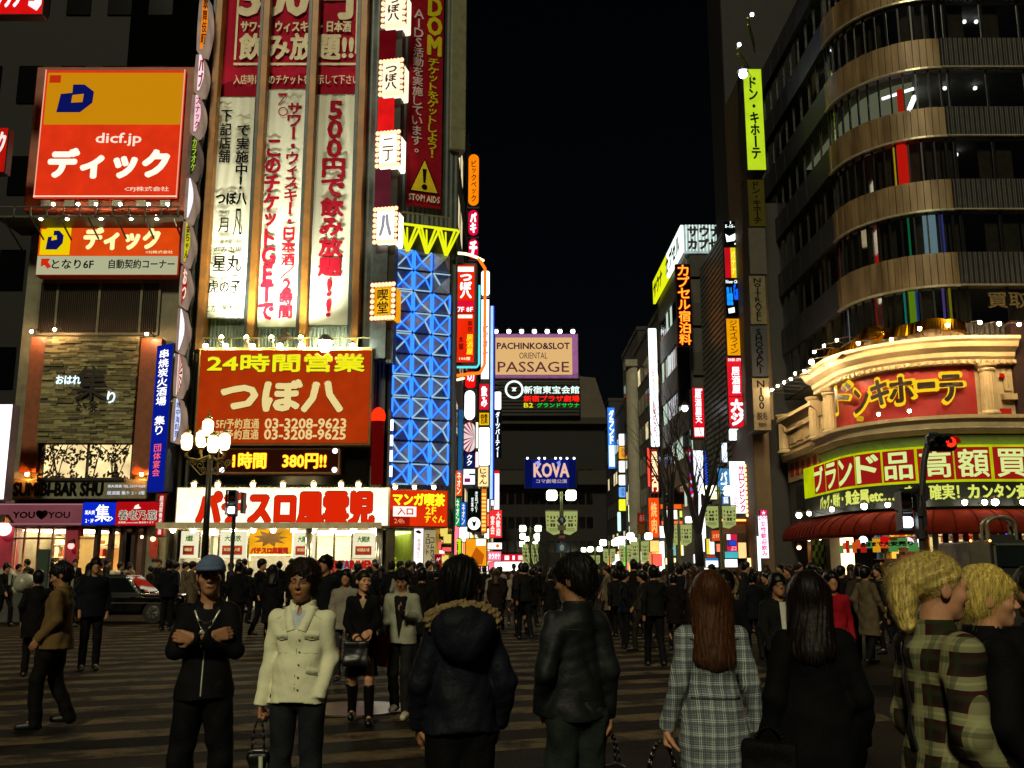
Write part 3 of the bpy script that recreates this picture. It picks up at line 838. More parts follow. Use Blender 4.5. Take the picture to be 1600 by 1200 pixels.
for r in ((284, 830, 310, 872), (345, 830, 385, 872), (459, 832, 493, 872), (552, 832, 586, 872)):
    a0, a1, c0, c1 = R(r, YL)
    MB().box(a0, a1, YL - .14, YL + .08, c0, c1).build('poster', E('#f0e8c0', 1.0, True, .1), t)
    mb = MB(); h_ = c1 - c0
    mb.bbox(a0 + .12, a1 - .12, YL - .2, YL - .145, c0 + h_ * .12, c0 + h_ * .46, .01); mb.build('red_plaque', M('#9a2810', .5), t)
    mb = MB(); put_text(mb, '本日新台入替', a0 + .2, c0 + h_ * .25, a1 - .2, c0 + h_ * .38, YL - .21, .01, res=1); mb.build('lettering', E('#ffd090', .7), t)
    mb = MB(); put_text(mb, '大開放', a0 + .2, c0 + h_ * .62, a1 - .2, c0 + h_ * .84, YL - .15, .015, res=1); mb.build('lettering', M('#2a6a30', .5), t)
a0, a1, c0, c1 = R((391, 825, 456, 866), YL)
MB().box(a0, a1, YL - .16, YL + .06, c0, c1).build('poster', E('#f0a818', 1.0, True, .3), t)
mb = MB(); h_ = c1 - c0
[mb.prism([(a0 + (a1 - a0) * .5 + math.cos(q_) * r_, c0 + h_ * .6 + math.sin(q_) * r_ * .5) for q_, r_ in [(PI * k / 9 + .1, (.75, .4)[k % 2]) for k in range(18)]], YL - .175, YL - .165)]; mb.build('burst', M('#6a4a18', .6), t)
mb = MB(); put_text(mb, 'パチスロ風雲児', a0 + .1, c0 + .03, a1 - .1, c0 + h_ * .24, YL - .19, .03); mb.build('lettering', M('#b01808', .5), t)
mb = MB()
q = R((318, 876, 340, 888), YL - .2); q2 = R((494, 876, 592, 888), YL - .2)
put_text(mb, 'SLOT', q[0], q[2], q[1], q[3], YL - .2, .02); mb.build('lettering', E('#c01810', .7), t); mb = MB(); put_text(mb, 'ENTERTAINMENT', q2[0], q2[2], q2[1], q2[3], YL - .2, .02)
mb.build('lettering', E('#c01810', .7), t)
fd = MB()
for px in (312, 326, 342, 388, 494, 522, 550): x = at(px, 860, YL).x; fd.box(x - .04, x + .04, YL - .06, YL + .06, .14, zz - .05)
dd = fd.build('door_frame', M('#b8b0a0', .25, .8), t)
for (u, v_) in ((312, 342), (494, 550)):
    a0, a1, _, _ = R((u, 840, v_, 850), YL); MB().box(a0, a1, YL - .01, YL + .01, .14, zz - .1).build('door', glass_mat('shop_glass'), t)
for px in (482, 592):
    x = at(px, 860, YL - 1.2).x; MB().cyl((x, YL - 1.2, .14), (x, YL - 1.2, zz), .14, .14, 14).build('column', M('#c8c4b4', .2, .7), t, True)
mch = MB()
for i in range(14):
    x = p0 + .8 + (p1 - p0 - 1.6) * i / 13; mch.k = i % 3
    mch.bbox(x - .28, x + .28, YL + 2.6, YL + 3.2, .8, 2.0, .04)
mch.build('slot_machine', [E('#e0c060', .9), E('#d05030', .8), E('#60a0c0', .7)], t)

# red lantern column between the slot sign and the lattice tower
p = PL(YL - 1.2).rect((579, 637, 601, 757))
t = thing('lantern_column', 'dark red ringed column with a glowing red cap beside the blue lattice', 'lantern', (p[0].x, YL - 1.2, p[0].z - p[2] / 2))
hh, rr = p[2], p[1] / 2
MB().lathe([(rr * .85, 0)] + [(rr * (.92 if i % 2 else .8), hh * .82 * (i + 1) / 34) for i in range(34)], n=16).build('shaft', E('#6a0808', .55, False), t)
MB().lathe([(rr * .95, hh * .83), (rr, hh * .86), (rr, hh * .92), (rr * .7, hh * .97), (rr * .25, hh)], n=16).build('cap', E('#ff2408', 2.2, True), t, True)
tb = MB()
for i in range(4): tb.cyl((rr + .28, 0, hh * (.1 + .2 * i)), (rr + .28, 0, hh * (.24 + .2 * i)), .06, .06, 8)
tb.build('tube_light', E('#d8dcff', 3, True), t)
MB().box(rr + .12, rr + .2, 0, 1.2, -.2, hh * .98).build('bracket', M('#4a4434', .5, .4), t)

# stack of square lantern boxes up the edge of the tower
lant = [((597, -14, 634, 41), 1.2, 'つぼ八', 'square lantern box with brown brush letters at the very top edge of the picture'),
        ((593, 95, 630, 148), 1.2, 'つぼ八', 'square lantern box with brown brush letters second from the top'),
        ((588, 207, 625, 260), 2.2, '二丁', 'white square lantern box third from the top, above the pinkish dim panel'),
        ((584, 326, 621, 379), 2.4, '八', 'blinding white square lantern box fourth from the top'),
        ((580, 444, 617, 498), 1.0, '喫堂', 'amber square lantern box with a yellow card in it, lowest of the stack')]
for i, (r, s, txt, lb) in enumerate(lant):
    c, w_, h_ = PL(YL - 1.4).rect(r)
    t = thing('lantern_box', lb, 'lantern', c, math.radians(-12), 'square lantern boxes up the edge of the ribbed tower')
    hw, hh = w_ / 2 * .93, h_ / 2 * .96
    MB().bbox(-hw, hw, 0, 1.0, -hh, hh, .04).build('body', E('#fff4d0' if i < 4 else '#f0a010', s, True, .15), t)
    bd = MB()
    for q in range(7):
        u = -hw + 2 * hw * q / 6
        for z in (-hh, hh): bd.ball((u, -.05, z), .1, 6, 5)
    for q in range(1, 6):
        z = -hh + 2 * hh * q / 6
        for u in (-hw, hw): bd.ball((u, -.05, z), .1, 6, 5)
    bd.build('bulb', E('#ffb890', 2.2), t)
    bz = MB()
    for q in range(5):
        z = -hh + 2 * hh * (q + .5) / 5
        for u in (-hw, hw): bz.box(u - .08, u + .08, -.03, .1, z - .12, z + .12)
    bz.build('rim', M('#7a2010', .5), t)
    it = [('t', txt, .22, .12, .78, .88, '#6a2a08' if i != 3 else '#a0a0b0', 0 if i < 3 else (.9 if i == 3 else 0), 1.0, True)]
    if i == 4: it = [('r', .22, .12, .78, .88, '#f0c020', 1.1)] + it
    dress(t, hw, hh, it, -.03)
pan = [((592, 46, 618, 92), '#7a0c14', .5), ((590, 152, 615, 204), '#e81818', .9), ((585, 264, 610, 323), '#6a2430', .6), ((582, 382, 606, 440), None, 0), ((577, 500, 603, 560), None, 0)]
for i, (r, c, s) in enumerate(pan):
    lb = ('dim crimson panel between the top two lantern boxes', 'bright red lit panel between the second and third lantern boxes', 'dusky rose panel between the third and fourth lantern boxes', 'unlit grey panel above the amber lantern box', 'unlit grey panel below the amber lantern box')[i]
    cc, w_, h_ = PL(YL - 1.0).rect(r)
    t = thing('light_box', lb, 'panel', cc, math.radians(-12), 'panels between the lantern boxes')
    MB().box(-w_ / 2, w_ / 2, 0, .6, -h_ / 2, h_ / 2).build('face', E(c, s, True, .2) if c else M('#50565a', .35, .6, var=.4), t)
    MB().box(w_ / 2 + .01, w_ / 2 + .3, .1, .5, -h_ / 2 - .2, h_ / 2 + .2).build('rail', M('#23211e', .5, .5), t)

# ------------------------------------------------------------------ corner tower with the blue lattice
pD = Plane(at(606, 700, YL).x, YL, math.radians(20))
def RD(r, off=0.0):
    P = Plane(pD.o[0] + pD.n[0] * off, pD.o[1] + pD.n[1] * off, pD.a)
    return (P,) + P.rect(r)
e1 = pD.hit(712, 700); L_ = (Vector((e1.x, e1.y)) - Vector(pD.o)).length
b = thing('corner_tower', 'grey corner tower with a red safety banner, yellow neon zigzag and blue lattice', 'building', (pD.o[0], pD.o[1], 0), pD.a)
zs = zat(828)
MB().box(.05, L_, 0, 12, zs, 46).build('wall', M('#444b4a', .6, .2, var=.3, vs=1, stripe=(0, .22, .5)), b)
q = MB(); q.box(.05, .4, 0, 12, 0, zs); q.box(L_ - .4, L_, 0, 12, 0, zs); q.box(.4, L_ - .4, 5, 12, 0, zs); q.build('lower_wall', M('#4a4838', .7), b)
q = MB(); q.box(L_ + .003, L_ + .1, .3, 2.2, zs, zat(395)); q.build('side_pier', M('#5a5a30', .6, var=.4), b)
MB().bbox(L_ - .5, L_ + .25, -.25, .6, 20.5, 46, .04).build('corner_pipe', M('#6a6a50', .5), b)
P, c, w_, h_ = RD((640, -140, 692, 324), .25)
t = thing('cloth_banner', 'tall red safety campaign banner with slanted white and yellow lettering over a yellow warning triangle', 'banner', c, pD.a)
MB().box(-w_ / 2, w_ / 2, 0, .06, -h_ / 2, h_ / 2).build('cloth', M('#7c0c1a', .9, var=.2, spec=.1), t)
dress(t, w_ / 2, h_ / 2, [('t', 'CONDOM', .52, .10, .95, .50, '#b8a818', 0, 1.2, True), ('t', 'チケットをゲットしよう！', .55, .51, .88, .84, '#b8a818', 0, .7, True),
     ('t', '新宿はSTOP! AIDS活動を実施しています。', .10, .06, .42, .84, '#b8a0a0', 0, .5, True),
     ('p', [(.5, .845), (.93, .955), (.07, .955)], '#101008', 0), ('p', [(.5, .853), (.88, .952), (.12, .952)], '#c8b020', 0), ('p', [(.44, .88), (.56, .88), (.53, .925), (.47, .925)], '#0a0a08', 0), ('d', .5, .938, .13, '#0a0a08', 0),
     ('t', 'STOP! AIDS', .06, .965, .94, .985, '#d0c0b0', 0, .7)], -.02)
fr = MB()
for z in (-h_ / 2 - .5, -h_ / 2 - 1.0): fr.box(-w_ / 2 - .3, w_ / 2 + .3, -.3, -.24, z, z + .06)
for i in range(5): x = -w_ / 2 - .3 + (w_ + .6) * i / 4; fr.box(x - .03, x + .03, -.3, -.25, -h_ / 2 - 1, -h_ / 2 - .45)
fr.build('rail', M('#6a6440', .5), t)
# yellow zigzag
P, c, w_, h_ = RD((622, 358, 712, 400), .3)
t = thing('neon_zigzag', 'row of three yellow neon zigzags over the blue lattice', 'neon light', c, pD.a)
z = MB()
z.cyl((-w_ / 2, -.3, h_ / 2), (w_ / 2, -.3, h_ / 2), .055, .055, 6)
for i in range(3):
    a0, a1 = -w_ / 2 + w_ * i / 3, -w_ / 2 + w_ * (i + 1) / 3; m_ = (a0 + a1) / 2
    for dx in (-.06, .1): z.cyl((a0 + dx, -.3, h_ / 2), (m_ + dx * .4, -.02, -h_ / 2 + .1), .05, .05, 6); z.cyl((a1 - dx * 1.2, -.3, h_ / 2), (m_ - dx * .4, -.02, -h_ / 2 + .1), .05, .05, 6)
    z.cyl((m_, .1, h_ / 2), (m_, -.02, -h_ / 2 + .1), .04, .04, 6)
z.build('tube', E('#d8dc10', 1.3, True), t)
MB().box(-w_ / 2, w_ / 2, .12, .2, -h_ / 2, h_ / 2).build('backing', M('#1c1c10', .6), t)
# blue lattice of pyramids with tubes
P, c, w_, h_ = RD((613, 392, 703, 759), .25)
t = thing('neon_lattice', 'tall blue neon lattice of folded metal pyramids on the corner tower', 'neon light', c, pD.a)
nx, nz = 3, 11
pl_ = MB(); tb = MB(); tw = MB()
cw, ch = w_ / nx, h_ / nz
for j in range(nz):
    for i in range(nx):
        xa, xb = -w_ / 2 + cw * i, -w_ / 2 + cw * (i + 1); za, zb = -h_ / 2 + ch * j, -h_ / 2 + ch * (j + 1)
        g = .045
        A, B, C_, D_ = (xa + g, 0, za + g), (xb - g, 0, za + g), (xb - g, 0, zb - g), (xa + g, 0, zb - g)
        out = (i + j) % 2 == 0
        ap = ((xa + xb) / 2, -.42 if out else .25, (za + zb) / 2)
        pl_.add([A, B, C_, D_, ap], [(0, 1, 4), (1, 2, 4), (2, 3, 4), (3, 0, 4)])
        dark = (j >= nz - 2 and i == 2)
        d = .05
        for q in (A, B, C_, D_):
            tt = tw if (random.random() < .22) else tb
            if dark and random.random() < .7: continue
            tt.cyl((q[0], q[1] - d, q[2]), (ap[0], ap[1] - d, ap[2]), .038, .038, 5)
        if not dark:
            tb.cyl((xa + g, -d, za + g * 2), (xa + g, -d, zb - g * 2), .045, .045, 5)
            tb.cyl((xb - g, -d, za + g * 2), (xb - g, -d, zb - g * 2), .045, .045, 5)
        if random.random() < .42: tw.cyl((xa + g, -d, za + g), (xb - g, -d, za + g), .03, .03, 5)
        if random.random() < .42: tw.cyl((xa + g, -d, zb - g), (xb - g, -d, zb - g), .03, .03, 5)
pl_.build('pyramid_panel', M('#7e889c', .4, .3, var=.4), t)
tb.build('tube', E('#2a70ff', 2.4, True), t)
tw.build('tube', E('#a8d0e8', .9), t, label='pale white neon tubes')
MB().bbox(-w_ / 2 - .1, w_ / 2 + .1, .27, .4, -h_ / 2 - .1, h_ / 2 + .1, .03).build('backing', M('#15161a', .6), t)
# manga sign and the stair entrance
P, c, w_, h_ = RD((609, 767, 699, 822), 1.2)
sign('cafe_sign', 'orange red sign with yellow katakana and a white box marking the entrance, above the stairs', 'sign', P, (609, 767, 699, 822), '#e03008',
     [('r', .0, .55, .35, 1, '#a81808', .8), ('t', 'マンガ喫茶', .06, .08, .95, .42, '#fff020', 1.4, 1.4), ('r', .06, .45, .46, .74, '#ffe8e0', 1.2), ('t', '入口', .14, .50, .40, .69, '#c01808', .9, .8),
      ('t', '2F', .62, .46, .80, .66, '#ffe020', 1.2, .9), ('t', 'すぐん', .60, .70, .95, .90, '#ffd818', 1.2, .9), ('t', '24h', .08, .80, .25, .93, '#ff9060', .9, .5)], .7, '#a04018', .06, fs=.95)
for u in (.12, .45, .78):
    p = P.hit(609 + 90 * u, 763); lamp('white strip lamp over the orange red sign of the stair entrance', (p.x, p.y - .5, p.z), .09, 18, '#fff4d8', (0, .5, .1), 'strip_lamp', 'lamps over the orange stair sign', '#c0b080', 'lamp')
t = thing('stair_entrance', 'green lit staircase climbing behind the crowd beside a white banner', 'stairs', (pD.o[0], pD.o[1], 0), pD.a)
def ud(px): 
    h = pD.hit(px, 860); return (Vector((h.x, h.y)) - Vector(pD.o)).length
u0, u1 = ud(620), ud(646)
st = MB()
for k in range(14): st.box(u0 - .2, u1, .4 + .3 * k, .75 + .3 * k, .14 + .2 * k, .14 + .2 * (k + 1))
st.build('step', E('#7c9018', .62, True, .2), t)  # steps glow by themselves, the green stair light is put into their colour
rs_ = MB()
for k in range(14): rs_.box(u0 - .2, u1, .375 + .3 * k, .39 + .3 * k, .14 + .2 * (k + 1) - .03, .14 + .2 * (k + 1))
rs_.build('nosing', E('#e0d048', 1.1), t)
lt = MB()
for k in range(1, 14, 2): put_text(lt, 'マンガ喫茶', u0 + .25, .20 + .2 * k, u1 - .25, .28 + .2 * k, .36 + .3 * k, .0, res=1)
lt.build('lettering', E('#c04010', .8), t)
w = MB(); w.box(u0 - .32, u0 - .2, .2, 5, .14, zs); w.box(u1, u1 + .12, .2, 5, .14, zs); w.build('side_wall', M('#c0b860', .6), t)
MB().box(u0 - .2, u1, .5, 4.5, zs - .1, zs - .04).build('ceiling_light', E('#e0ff90', 3, True), t)
t2 = thing('standing_banner', 'tall white banner with small red characters beside the green lit stairs', 'banner', (0, 0, 0))
P, c, w_, h_ = RD((647, 826, 661, 905), .6); t2.location = c; t2.rotation_euler = (0, 0, pD.a)
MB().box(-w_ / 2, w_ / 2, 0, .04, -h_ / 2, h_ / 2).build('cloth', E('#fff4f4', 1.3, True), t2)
dress(t2, w_ / 2, h_ / 2, [('p', [(.1, .05), (.5, .03), (.8, .08), (.6, .1), (.3, .09)], '#302020', 0), ('t', '居酒屋ビル', .3, .2, .7, .6, '#c05050', .8, .2, True), ('t', '入口', .2, .72, .6, .98, '#e02040', 1, .5, True)])
MB().cyl((-w_ / 2 - .05, 0, -h_ / 2), (-w_ / 2 - .05, 0, h_ / 2), .025, .025, 6).build('pole', M('#888888', .4, .5), t2)
P, c, w_, h_ = RD((663, 828, 680, 905), .3)
t = thing('menu_board', 'cream board with big black kana and numbers right of the white banner', 'board', c, pD.a)
MB().box(-w_ / 2, w_ / 2, 0, .1, -h_ / 2, h_ / 2).build('panel', E('#b8a878', .75, True, .25), t)
dress(t, w_ / 2, h_ / 2, [('t', 'スロット', .1, .08, .5, .5, '#181410', 0, .6, True), ('t', 'コムカ22', .5, .15, .9, .75, '#181410', 0, .6, True)])
P, c, w_, h_ = RD((679, 866, 690, 912), .9)
t = thing('standing_banner', 'slim dark red banner with white letters standing at the corner of the stair entrance', 'banner', c, pD.a)
MB().box(-w_ / 2, w_ / 2, 0, .04, -h_ / 2, h_ / 2).build('cloth', E('#90081a', .7, False), t)
dress(t, w_ / 2, h_ / 2, [('t', 'ゲーセン', .2, .1, .8, .9, '#ffd8d8', 1, .4, True)])
MB().cyl((-w_ / 2 - .05, 0, -h_ / 2 - .3), (-w_ / 2 - .05, 0, h_ / 2), .025, .025, 6).build('pole', M('#888888', .4, .5), t)
P, c, w_, h_ = RD((682, 826, 708, 880), .2)
t = thing('game_corner', 'small game corner window with warm boxes and dark curtains at the corner of the tower', 'window', c, pD.a)
MB().box(-w_ / 2, w_ / 2, .2, .3, -h_ / 2 - .8, h_ / 2).build('backdrop_wall', E('#c08830', .7, True, .5), t)
g = MB()
for i in range(16):
    x, z_ = random.uniform(-w_ / 2 + .1, w_ / 2 - .4), random.uniform(-h_ / 2, h_ / 2 - .3); g.k = i % 5
    g.bbox(x, x + random.uniform(.12, .4), .02 + .01 * i, .19, z_, z_ + random.uniform(.12, .4), .01)
g.build('display_box', [E('#e8d060', 1.1), M('#1a2818', .5), E('#ff6060', 1), M('#203838', .4), E('#f0f0e0', 1.2)], t)
# ------------------------------------------------------------------ row houses on the street's left side and their blade signs
def block(label, x0, x1, y0, y1, h, col, name='street_building', rows=0, face=1, wincol='#0a0a0c', lit=.0, cat='building'):
    """a building along the street; face=+1: its street wall looks towards +x, -1: towards -x"""
    b = thing(name, label, cat)
    MB().bbox(x0, x1, y0, y1, .1, h, .05).build('wall', M(col, .75, var=.35, vs=.7), b)
    q = MB(); q.box(x0 - .1, x1 + .1, y0 - .1, y1 + .1, h + .003, h + .4); q.build('parapet', M(col, .7, var=.2), b)
    if y1 - y0 > 6:
        q = y0 + .3
        while q < y1 - 2:
            wd = random.uniform(1.6, 3.4); xs_ = x1 if face > 0 else x0
            xa, xb = (xs_ + .01, xs_ + .12) if face > 0 else (xs_ - .12, xs_ - .01)
            MB().box(xa, xb, q, min(q + wd, y1 - .2), random.choice((.6, 1.6, 2.4)), random.uniform(2.9, 4.1)).build('added_shop_glow', E(random.choice(('#fff4d8', '#ffd890', '#ff9050', '#f8fff0', '#ff6070', '#ffe860')), random.choice((.9, 1.4, 2.2)), True), b)  # random glowing panels added to brighten the street at shopfront level
            q += wd + random.uniform(.1, .6)
    if rows:
        xs = x1 if face > 0 else x0
        n = max(2, int((y1 - y0) / 2.4))
        for j in range(rows):
            z = 4.6 + (h - 5.5) * j / rows
            for i in range(n):
                y = y0 + .5 + (y1 - y0 - 1) * i / n
                on = random.random() < lit
                w = MB(); w.box(*((xs + .004, xs + .05) if face > 0 else (xs - .05, xs - .004)), y - .08, y + 1.78, z - .1, z + 1.58)
                w.k = 1; w.box(*((xs + .051, xs + .06) if face > 0 else (xs - .06, xs - .051)), y, y + 1.7, z, z + 1.5)
                w.build('window', [M('#4a4a44', .6), E('#ffe8b0', .8, True, .4) if on else M(wincol, .12, spec=.8)], b)
    return b
block('tall dark narrow building just beyond the corner tower on the left of the street', -9, -2.75, 45.5, 54, 30, '#2a2926', rows=7, lit=.15)
block('dark building behind the long white light column on the left of the street', -10, -2.7, 54.1, 68, 27, '#1e1d1d', rows=6, lit=.25)
block('low dark building near the far left end of the street', -10, -2.6, 68.1, 96, 15, '#1a1918', rows=3, lit=.4)
block('last dark building on the left before the cinema block', -10, -2.6, 96.1, 134, 13, '#161515', rows=2, lit=.4)

def ssign(label, rect, Y, face, s, items=(), depth=.35, frame='#201c1c', rz=0, group='blade signs on the left side of the street', rnd=0, name='blade_sign', fw=.04, **k):
    return sign(name, label, 'sign', Plane(at(sum(rect[::2]) / 2, sum(rect[1::2]) / 2, Y).x, Y, rz), rect, face, items, depth, frame, fw, group, True, s, rnd=rnd, **k)
G = 'blade signs on the left side of the street'
ssign('orange oval sign with dark katakana high on the left of the street', (732, 241, 748, 321), 46, '#ff8408', 1.1, [('t', 'ビックペック', .25, .12, .78, .93, '#601800', 0, .4, True)], rnd=.5)
ssign('crimson sign with white strokes directly under the orange oval', (732, 328, 747, 368), 46, '#d80838', 1.0, [('t', 'パキ', .2, .1, .8, .9, '#fff0f4', 1.8, 1.2, True)], rnd=.25)
ssign('crimson sign with a white character, second under the orange oval', (732, 373, 747, 404), 46, '#d80838', 1.0, [('t', 'チ', .15, .1, .85, .9, '#fff0f4', 1.8, 1.2, True)], rnd=.25)
s = ssign('big red double sign with white brush letters and amber columns, outlined by a teal tube', (713, 414, 741, 566), 43.0, '#e82808', 1.05,
      [('r', .05, .02, .95, .07, '#ffe8e0', 1.8), ('t', 'つぼ八', .2, .09, .85, .35, '#fff0e8', 1.8, 1.6, True), ('r', 0, .37, 1, .48, '#e01030', 1.0), ('t', '7F 8F', .08, .44, .92, .49, '#ffe8e8', 1.7, .6), ('r', 0, .495, 1, .505, '#400808', 0),
       ('r', .1, .52, .9, .555, '#ffe0c8', 1.6), ('t', '東京', .62, .58, .92, .70, '#501004', 0, .5, True), ('t', '居酒屋', .58, .72, .95, .93, '#ffd020', 1.5, 1.0, True), ('t', '本舗', .15, .74, .42, .88, '#501004', 0, .6, True), ('t', '100席', .2, .95, .8, .985, '#ffe8c0', 1.5, .4)], .7, '#241414', fw=.12)
_, w_, h_ = PL(43.0).rect((713, 414, 740, 566))
n = MB(); n.tube([(-w_ / 2 - .2, -.1, -h_ / 2 - .25), (w_ / 2 + .15, -.1, -h_ / 2 - .25), (w_ / 2 + .25, -.1, -h_ / 2 - .1), (w_ / 2 + .25, -.1, h_ / 2 - 1)], .05, 6); n.build('neon_tube', E('#58d8e0', 1.3), s)
n = MB(); n.tube([(-w_ / 2 - .2, -.05, -h_ / 2 - .65), (w_ / 2 + .3, -.05, -h_ / 2 - .5), (w_ / 2 + .5, -.05, -h_ / 2 - .1), (w_ / 2 + .5, -.05, h_ / 2 - .2), (w_ / 2 + .2, -.05, h_ / 2 + .3)], .07, 6); n.build('neon_tube', E('#ff7018', 1.6), s)
n = MB()
for i in range(16):
    u = i / 15; n.ball((-w_ / 2 + (w_ + .4) * u, -.05, h_ / 2 + .55 - .35 * u * u), .07, 6, 5); n.ball((-w_ / 2 - .1 + (w_ + .1) * u * .5, -.05, -h_ / 2 - .85 + .1 * u), .06, 6, 5)
n.build('bulb', E('#ffd8a0', 3), s)
ssign('red light box with white strokes beneath the big red double sign', (727, 580, 743, 606), 47, '#e81010', 1.2, [('t', '切', .15, .1, .85, .6, '#fff0f0', 1.8, 1.2)], rnd=.15)
ssign('white lens shaped sign on the left of the street', (726, 610, 742, 656), 47, '#ffffff', 2.0, [], rnd=.6)
t = ssign('white blade sign with a red sunburst on the left of the street', (724, 660, 742, 706), 47, '#e8d8d8', 1.0,
      [('p', [(.98, .5), (.98 + 1.2 * math.cos(a), .5 + .6 * math.sin(a)), (.98 + 1.2 * math.cos(a + .12), .5 + .6 * math.sin(a + .12))], '#c01028', .8) for a in [PI / 2 + .13 + .29 * k for k in range(10)] if -0.2 < .98 + 1.2 * math.cos(a) and abs(.6 * math.sin(a)) <= .56], rnd=.3)
ssign('dark blue sign with white strokes below the sunburst sign', (726, 708, 741, 730), 47, '#142060', .8, [('t', 'クク', .2, .1, .8, .9, '#f0f4ff', 1.5, .8, True)])
ssign('small white and magenta sign above the black coffee sign', (724, 733, 742, 757), 47, '#e8f0f8', 1.4, [('r', .1, .6, .6, .85, '#a01068', .8), ('r', .5, .3, 1, .4, '#181818', 0)])
ssign('black sign with two columns of white characters over a white ring emblem', (731, 764, 751, 830), 46.5, '#0a120c', .6, [('t', '東宝前コーヒー', .55, .06, .78, .55, '#f0f8f0', 1.3, .5, True), ('t', '営業中', .25, .2, .45, .55, '#f0f8f0', 1.3, .5, True), ('d', .5, .82, .30, '#f4fff4', 1.7), ('p', [(.32, .74), (.45, .78), (.55, .78), (.68, .74), (.60, .86), (.5, .9), (.4, .86)], '#0a120c', 0)])
ssign('tall orange ladder like strip right of the black coffee sign', (752, 764, 760, 832), 46.6, '#e87810', 1.1, [('r', .1, .1 + .09 * k, .9, .15 + .09 * k, '#ffc060', 1.6) for k in range(10)])
ssign('bright amber shop display at street level with a white glow above it', (728, 842, 760, 884), 47, '#f09818', 1.1, [('p', [(.1, .9), (.5, .3), (.9, .6), (.8, .95)], '#c86008', .9), ('r', .5, .0, .95, .25, '#fff4d0', 2.2)])
ssign('lime green lit sign beside the amber shop display', (702, 842, 720, 880), 46.9, '#b8e810', 1.1, [('t', '酒場', .2, .1, .8, .9, '#203000', 0, 1, True)])
ssign('brilliant white spot sign between the lime sign and the black coffee sign', (718, 820, 733, 846), 47.2, '#f8fff0', 3.0, [], rnd=.4)
for (r, c, s, lb) in (((712, 735, 722, 775), '#e85010', 1.0, 'orange flickering strip sign on the corner tower side wall'), ((711, 778, 719, 822), '#10a060', .9, 'green strip sign on the corner tower side wall'), ((720, 785, 728, 822), '#2068d8', 1.0, 'blue strip sign beside the green one'), ((716, 640, 723, 740), '#2870b0', .55, 'slim teal glass strip high on the corner tower side wall'), ((703, 768, 711, 826), '#788010', .6, 'olive strip sign next to the orange red stair sign')):
    ssign(lb, r, 46.7, c, s, [('t', 'ネオン', .2, .05, .8, .95, '#ffffe0', 1.1, .4, True)] if s > .8 else [])
# the white light column
ssign('blank white light box at the top of the tall white column', (752, 423, 765, 462), 55, '#fff8f8', 1.8, [], rnd=.15)
ssign('tall blinding white column sign with pale blue and violet strokes', (752, 468, 764, 592), 57, '#f8f8ff', 1.9, [('t', 'ビデオル', .15, .33, .95, .70, '#6080e8', 1.0, .8, True)])
ssign('slim pale blue lit side fin with a deep blue tube along its edge', (766, 478, 772, 780), 58, '#a8d0ff', 1.3, [('r', .7, 0, 1, 1, '#1030e0', 1.2)])
ssign('red sign with white bars in the middle of the white column', (749, 600, 764, 640), 56, '#d81828', 1.0, [('t', '飲み', .2, .08, .8, .92, '#fff0f0', 1.8, 1.0, True)])
ssign('yellow and red sign under the red one in the white column', (749, 645, 764, 664), 56, '#f0b808', 1.1, [('t', '営業', .15, .1, .85, .9, '#c02008', 0, .8)])
ssign('glaring white light box in the lower half of the white column', (748, 668, 765, 727), 56, '#ffffff', 3.2, [], rnd=.1)
ssign('cream sign with red strokes at the foot of the white column', (747, 729, 763, 760), 56, '#f8d890', 1.3, [('t', 'じゃん', .1, .1, .9, .9, '#d84010', 0, .8, True)])
ssign('white light box over a column of white katakana', (773, 612, 783, 640), 72, '#ffffff', 1.8, [], rnd=.1)
ssign('black strip with white katakana hanging over the street', (772, 642, 783, 716), 72, '#0c0c10', .5, [('t', 'ダーツパーティー', .2, .02, .8, .98, '#f0f8ff', 1.5, .8, True)])
ssign('tall thin white strip below the katakana column', (772, 735, 780, 796), 72, '#fff0f4', 1.7, [('r', 0, 0, 1, .08, '#e01010', 1.2)])
ssign('red lit sign with pale characters near the end of the left side of the street', (764, 797, 784, 840), 66, '#e83030', 1.1, [('t', '大歓迎', .55, .06, .9, .94, '#ffd8d0', 1.5, .8, True), ('t', '宴会', .12, .2, .45, .9, '#ffd8d0', 1.5, .8, True)])
ssign('white sign with a red mark low on the left side of the street', (762, 848, 784, 858), 66, '#ffe8e0', 1.8, [('d', .7, .5, .12, '#e08020', 1)])
ssign('pink lit shop sign just above the crowd on the left', (762, 862, 783, 876), 66, '#f87088', 1.4, [('t', 'カラオケ', .08, .2, .92, .8, '#fff0f0', 1.8, .6)])
ssign('row of small red and white squares above the white shop front at the street end', (785, 866, 820, 877), 90, '#d81828', 1.0, [('r', .1, .2, .3, .8, '#ffe8e8', 1.6), ('r', .45, .2, .55, .8, '#ffe8e8', 1.6), ('r', .7, .2, .9, .8, '#f0c0c0', 1.4)])
ssign('wide blinding white shop front light at the far left street end', (772, 878, 818, 892), 88, '#ffffff', 3.0, [])

LOWL = [((705, 884, 716, 893), 44, '#e8b040'), ((720, 887, 732, 896), 45, '#f0e0b0'), ((736, 886, 750, 893), 50, '#ff9050'), ((752, 884, 762, 892), 56, '#ffe0e0'), ((764, 879, 772, 890), 64, '#f06070'), ((757, 780, 764, 800), 60, '#f0f0ff'), ((757, 803, 764, 822), 60, '#ff6040'), ((757, 826, 764, 842), 60, '#ffffe0'), ((767, 742, 772, 790), 68, '#d0e0ff'), ((743, 706, 748, 730), 53, '#ffd0d0'), ((741, 660, 747, 700), 52, '#fff4d0')]
for i, (r, Y, c) in enumerate(LOWL):
    nm = ('amber', 'pale straw', 'salmon', 'rosy white', 'pink', 'bluish white', 'tomato red', 'light yellow', 'icy blue', 'blush', 'cream')[i]
    ssign('small %s lit sign squeezed between the bigger signs on the left of the street' % nm, r, Y, c, 1.7, [])
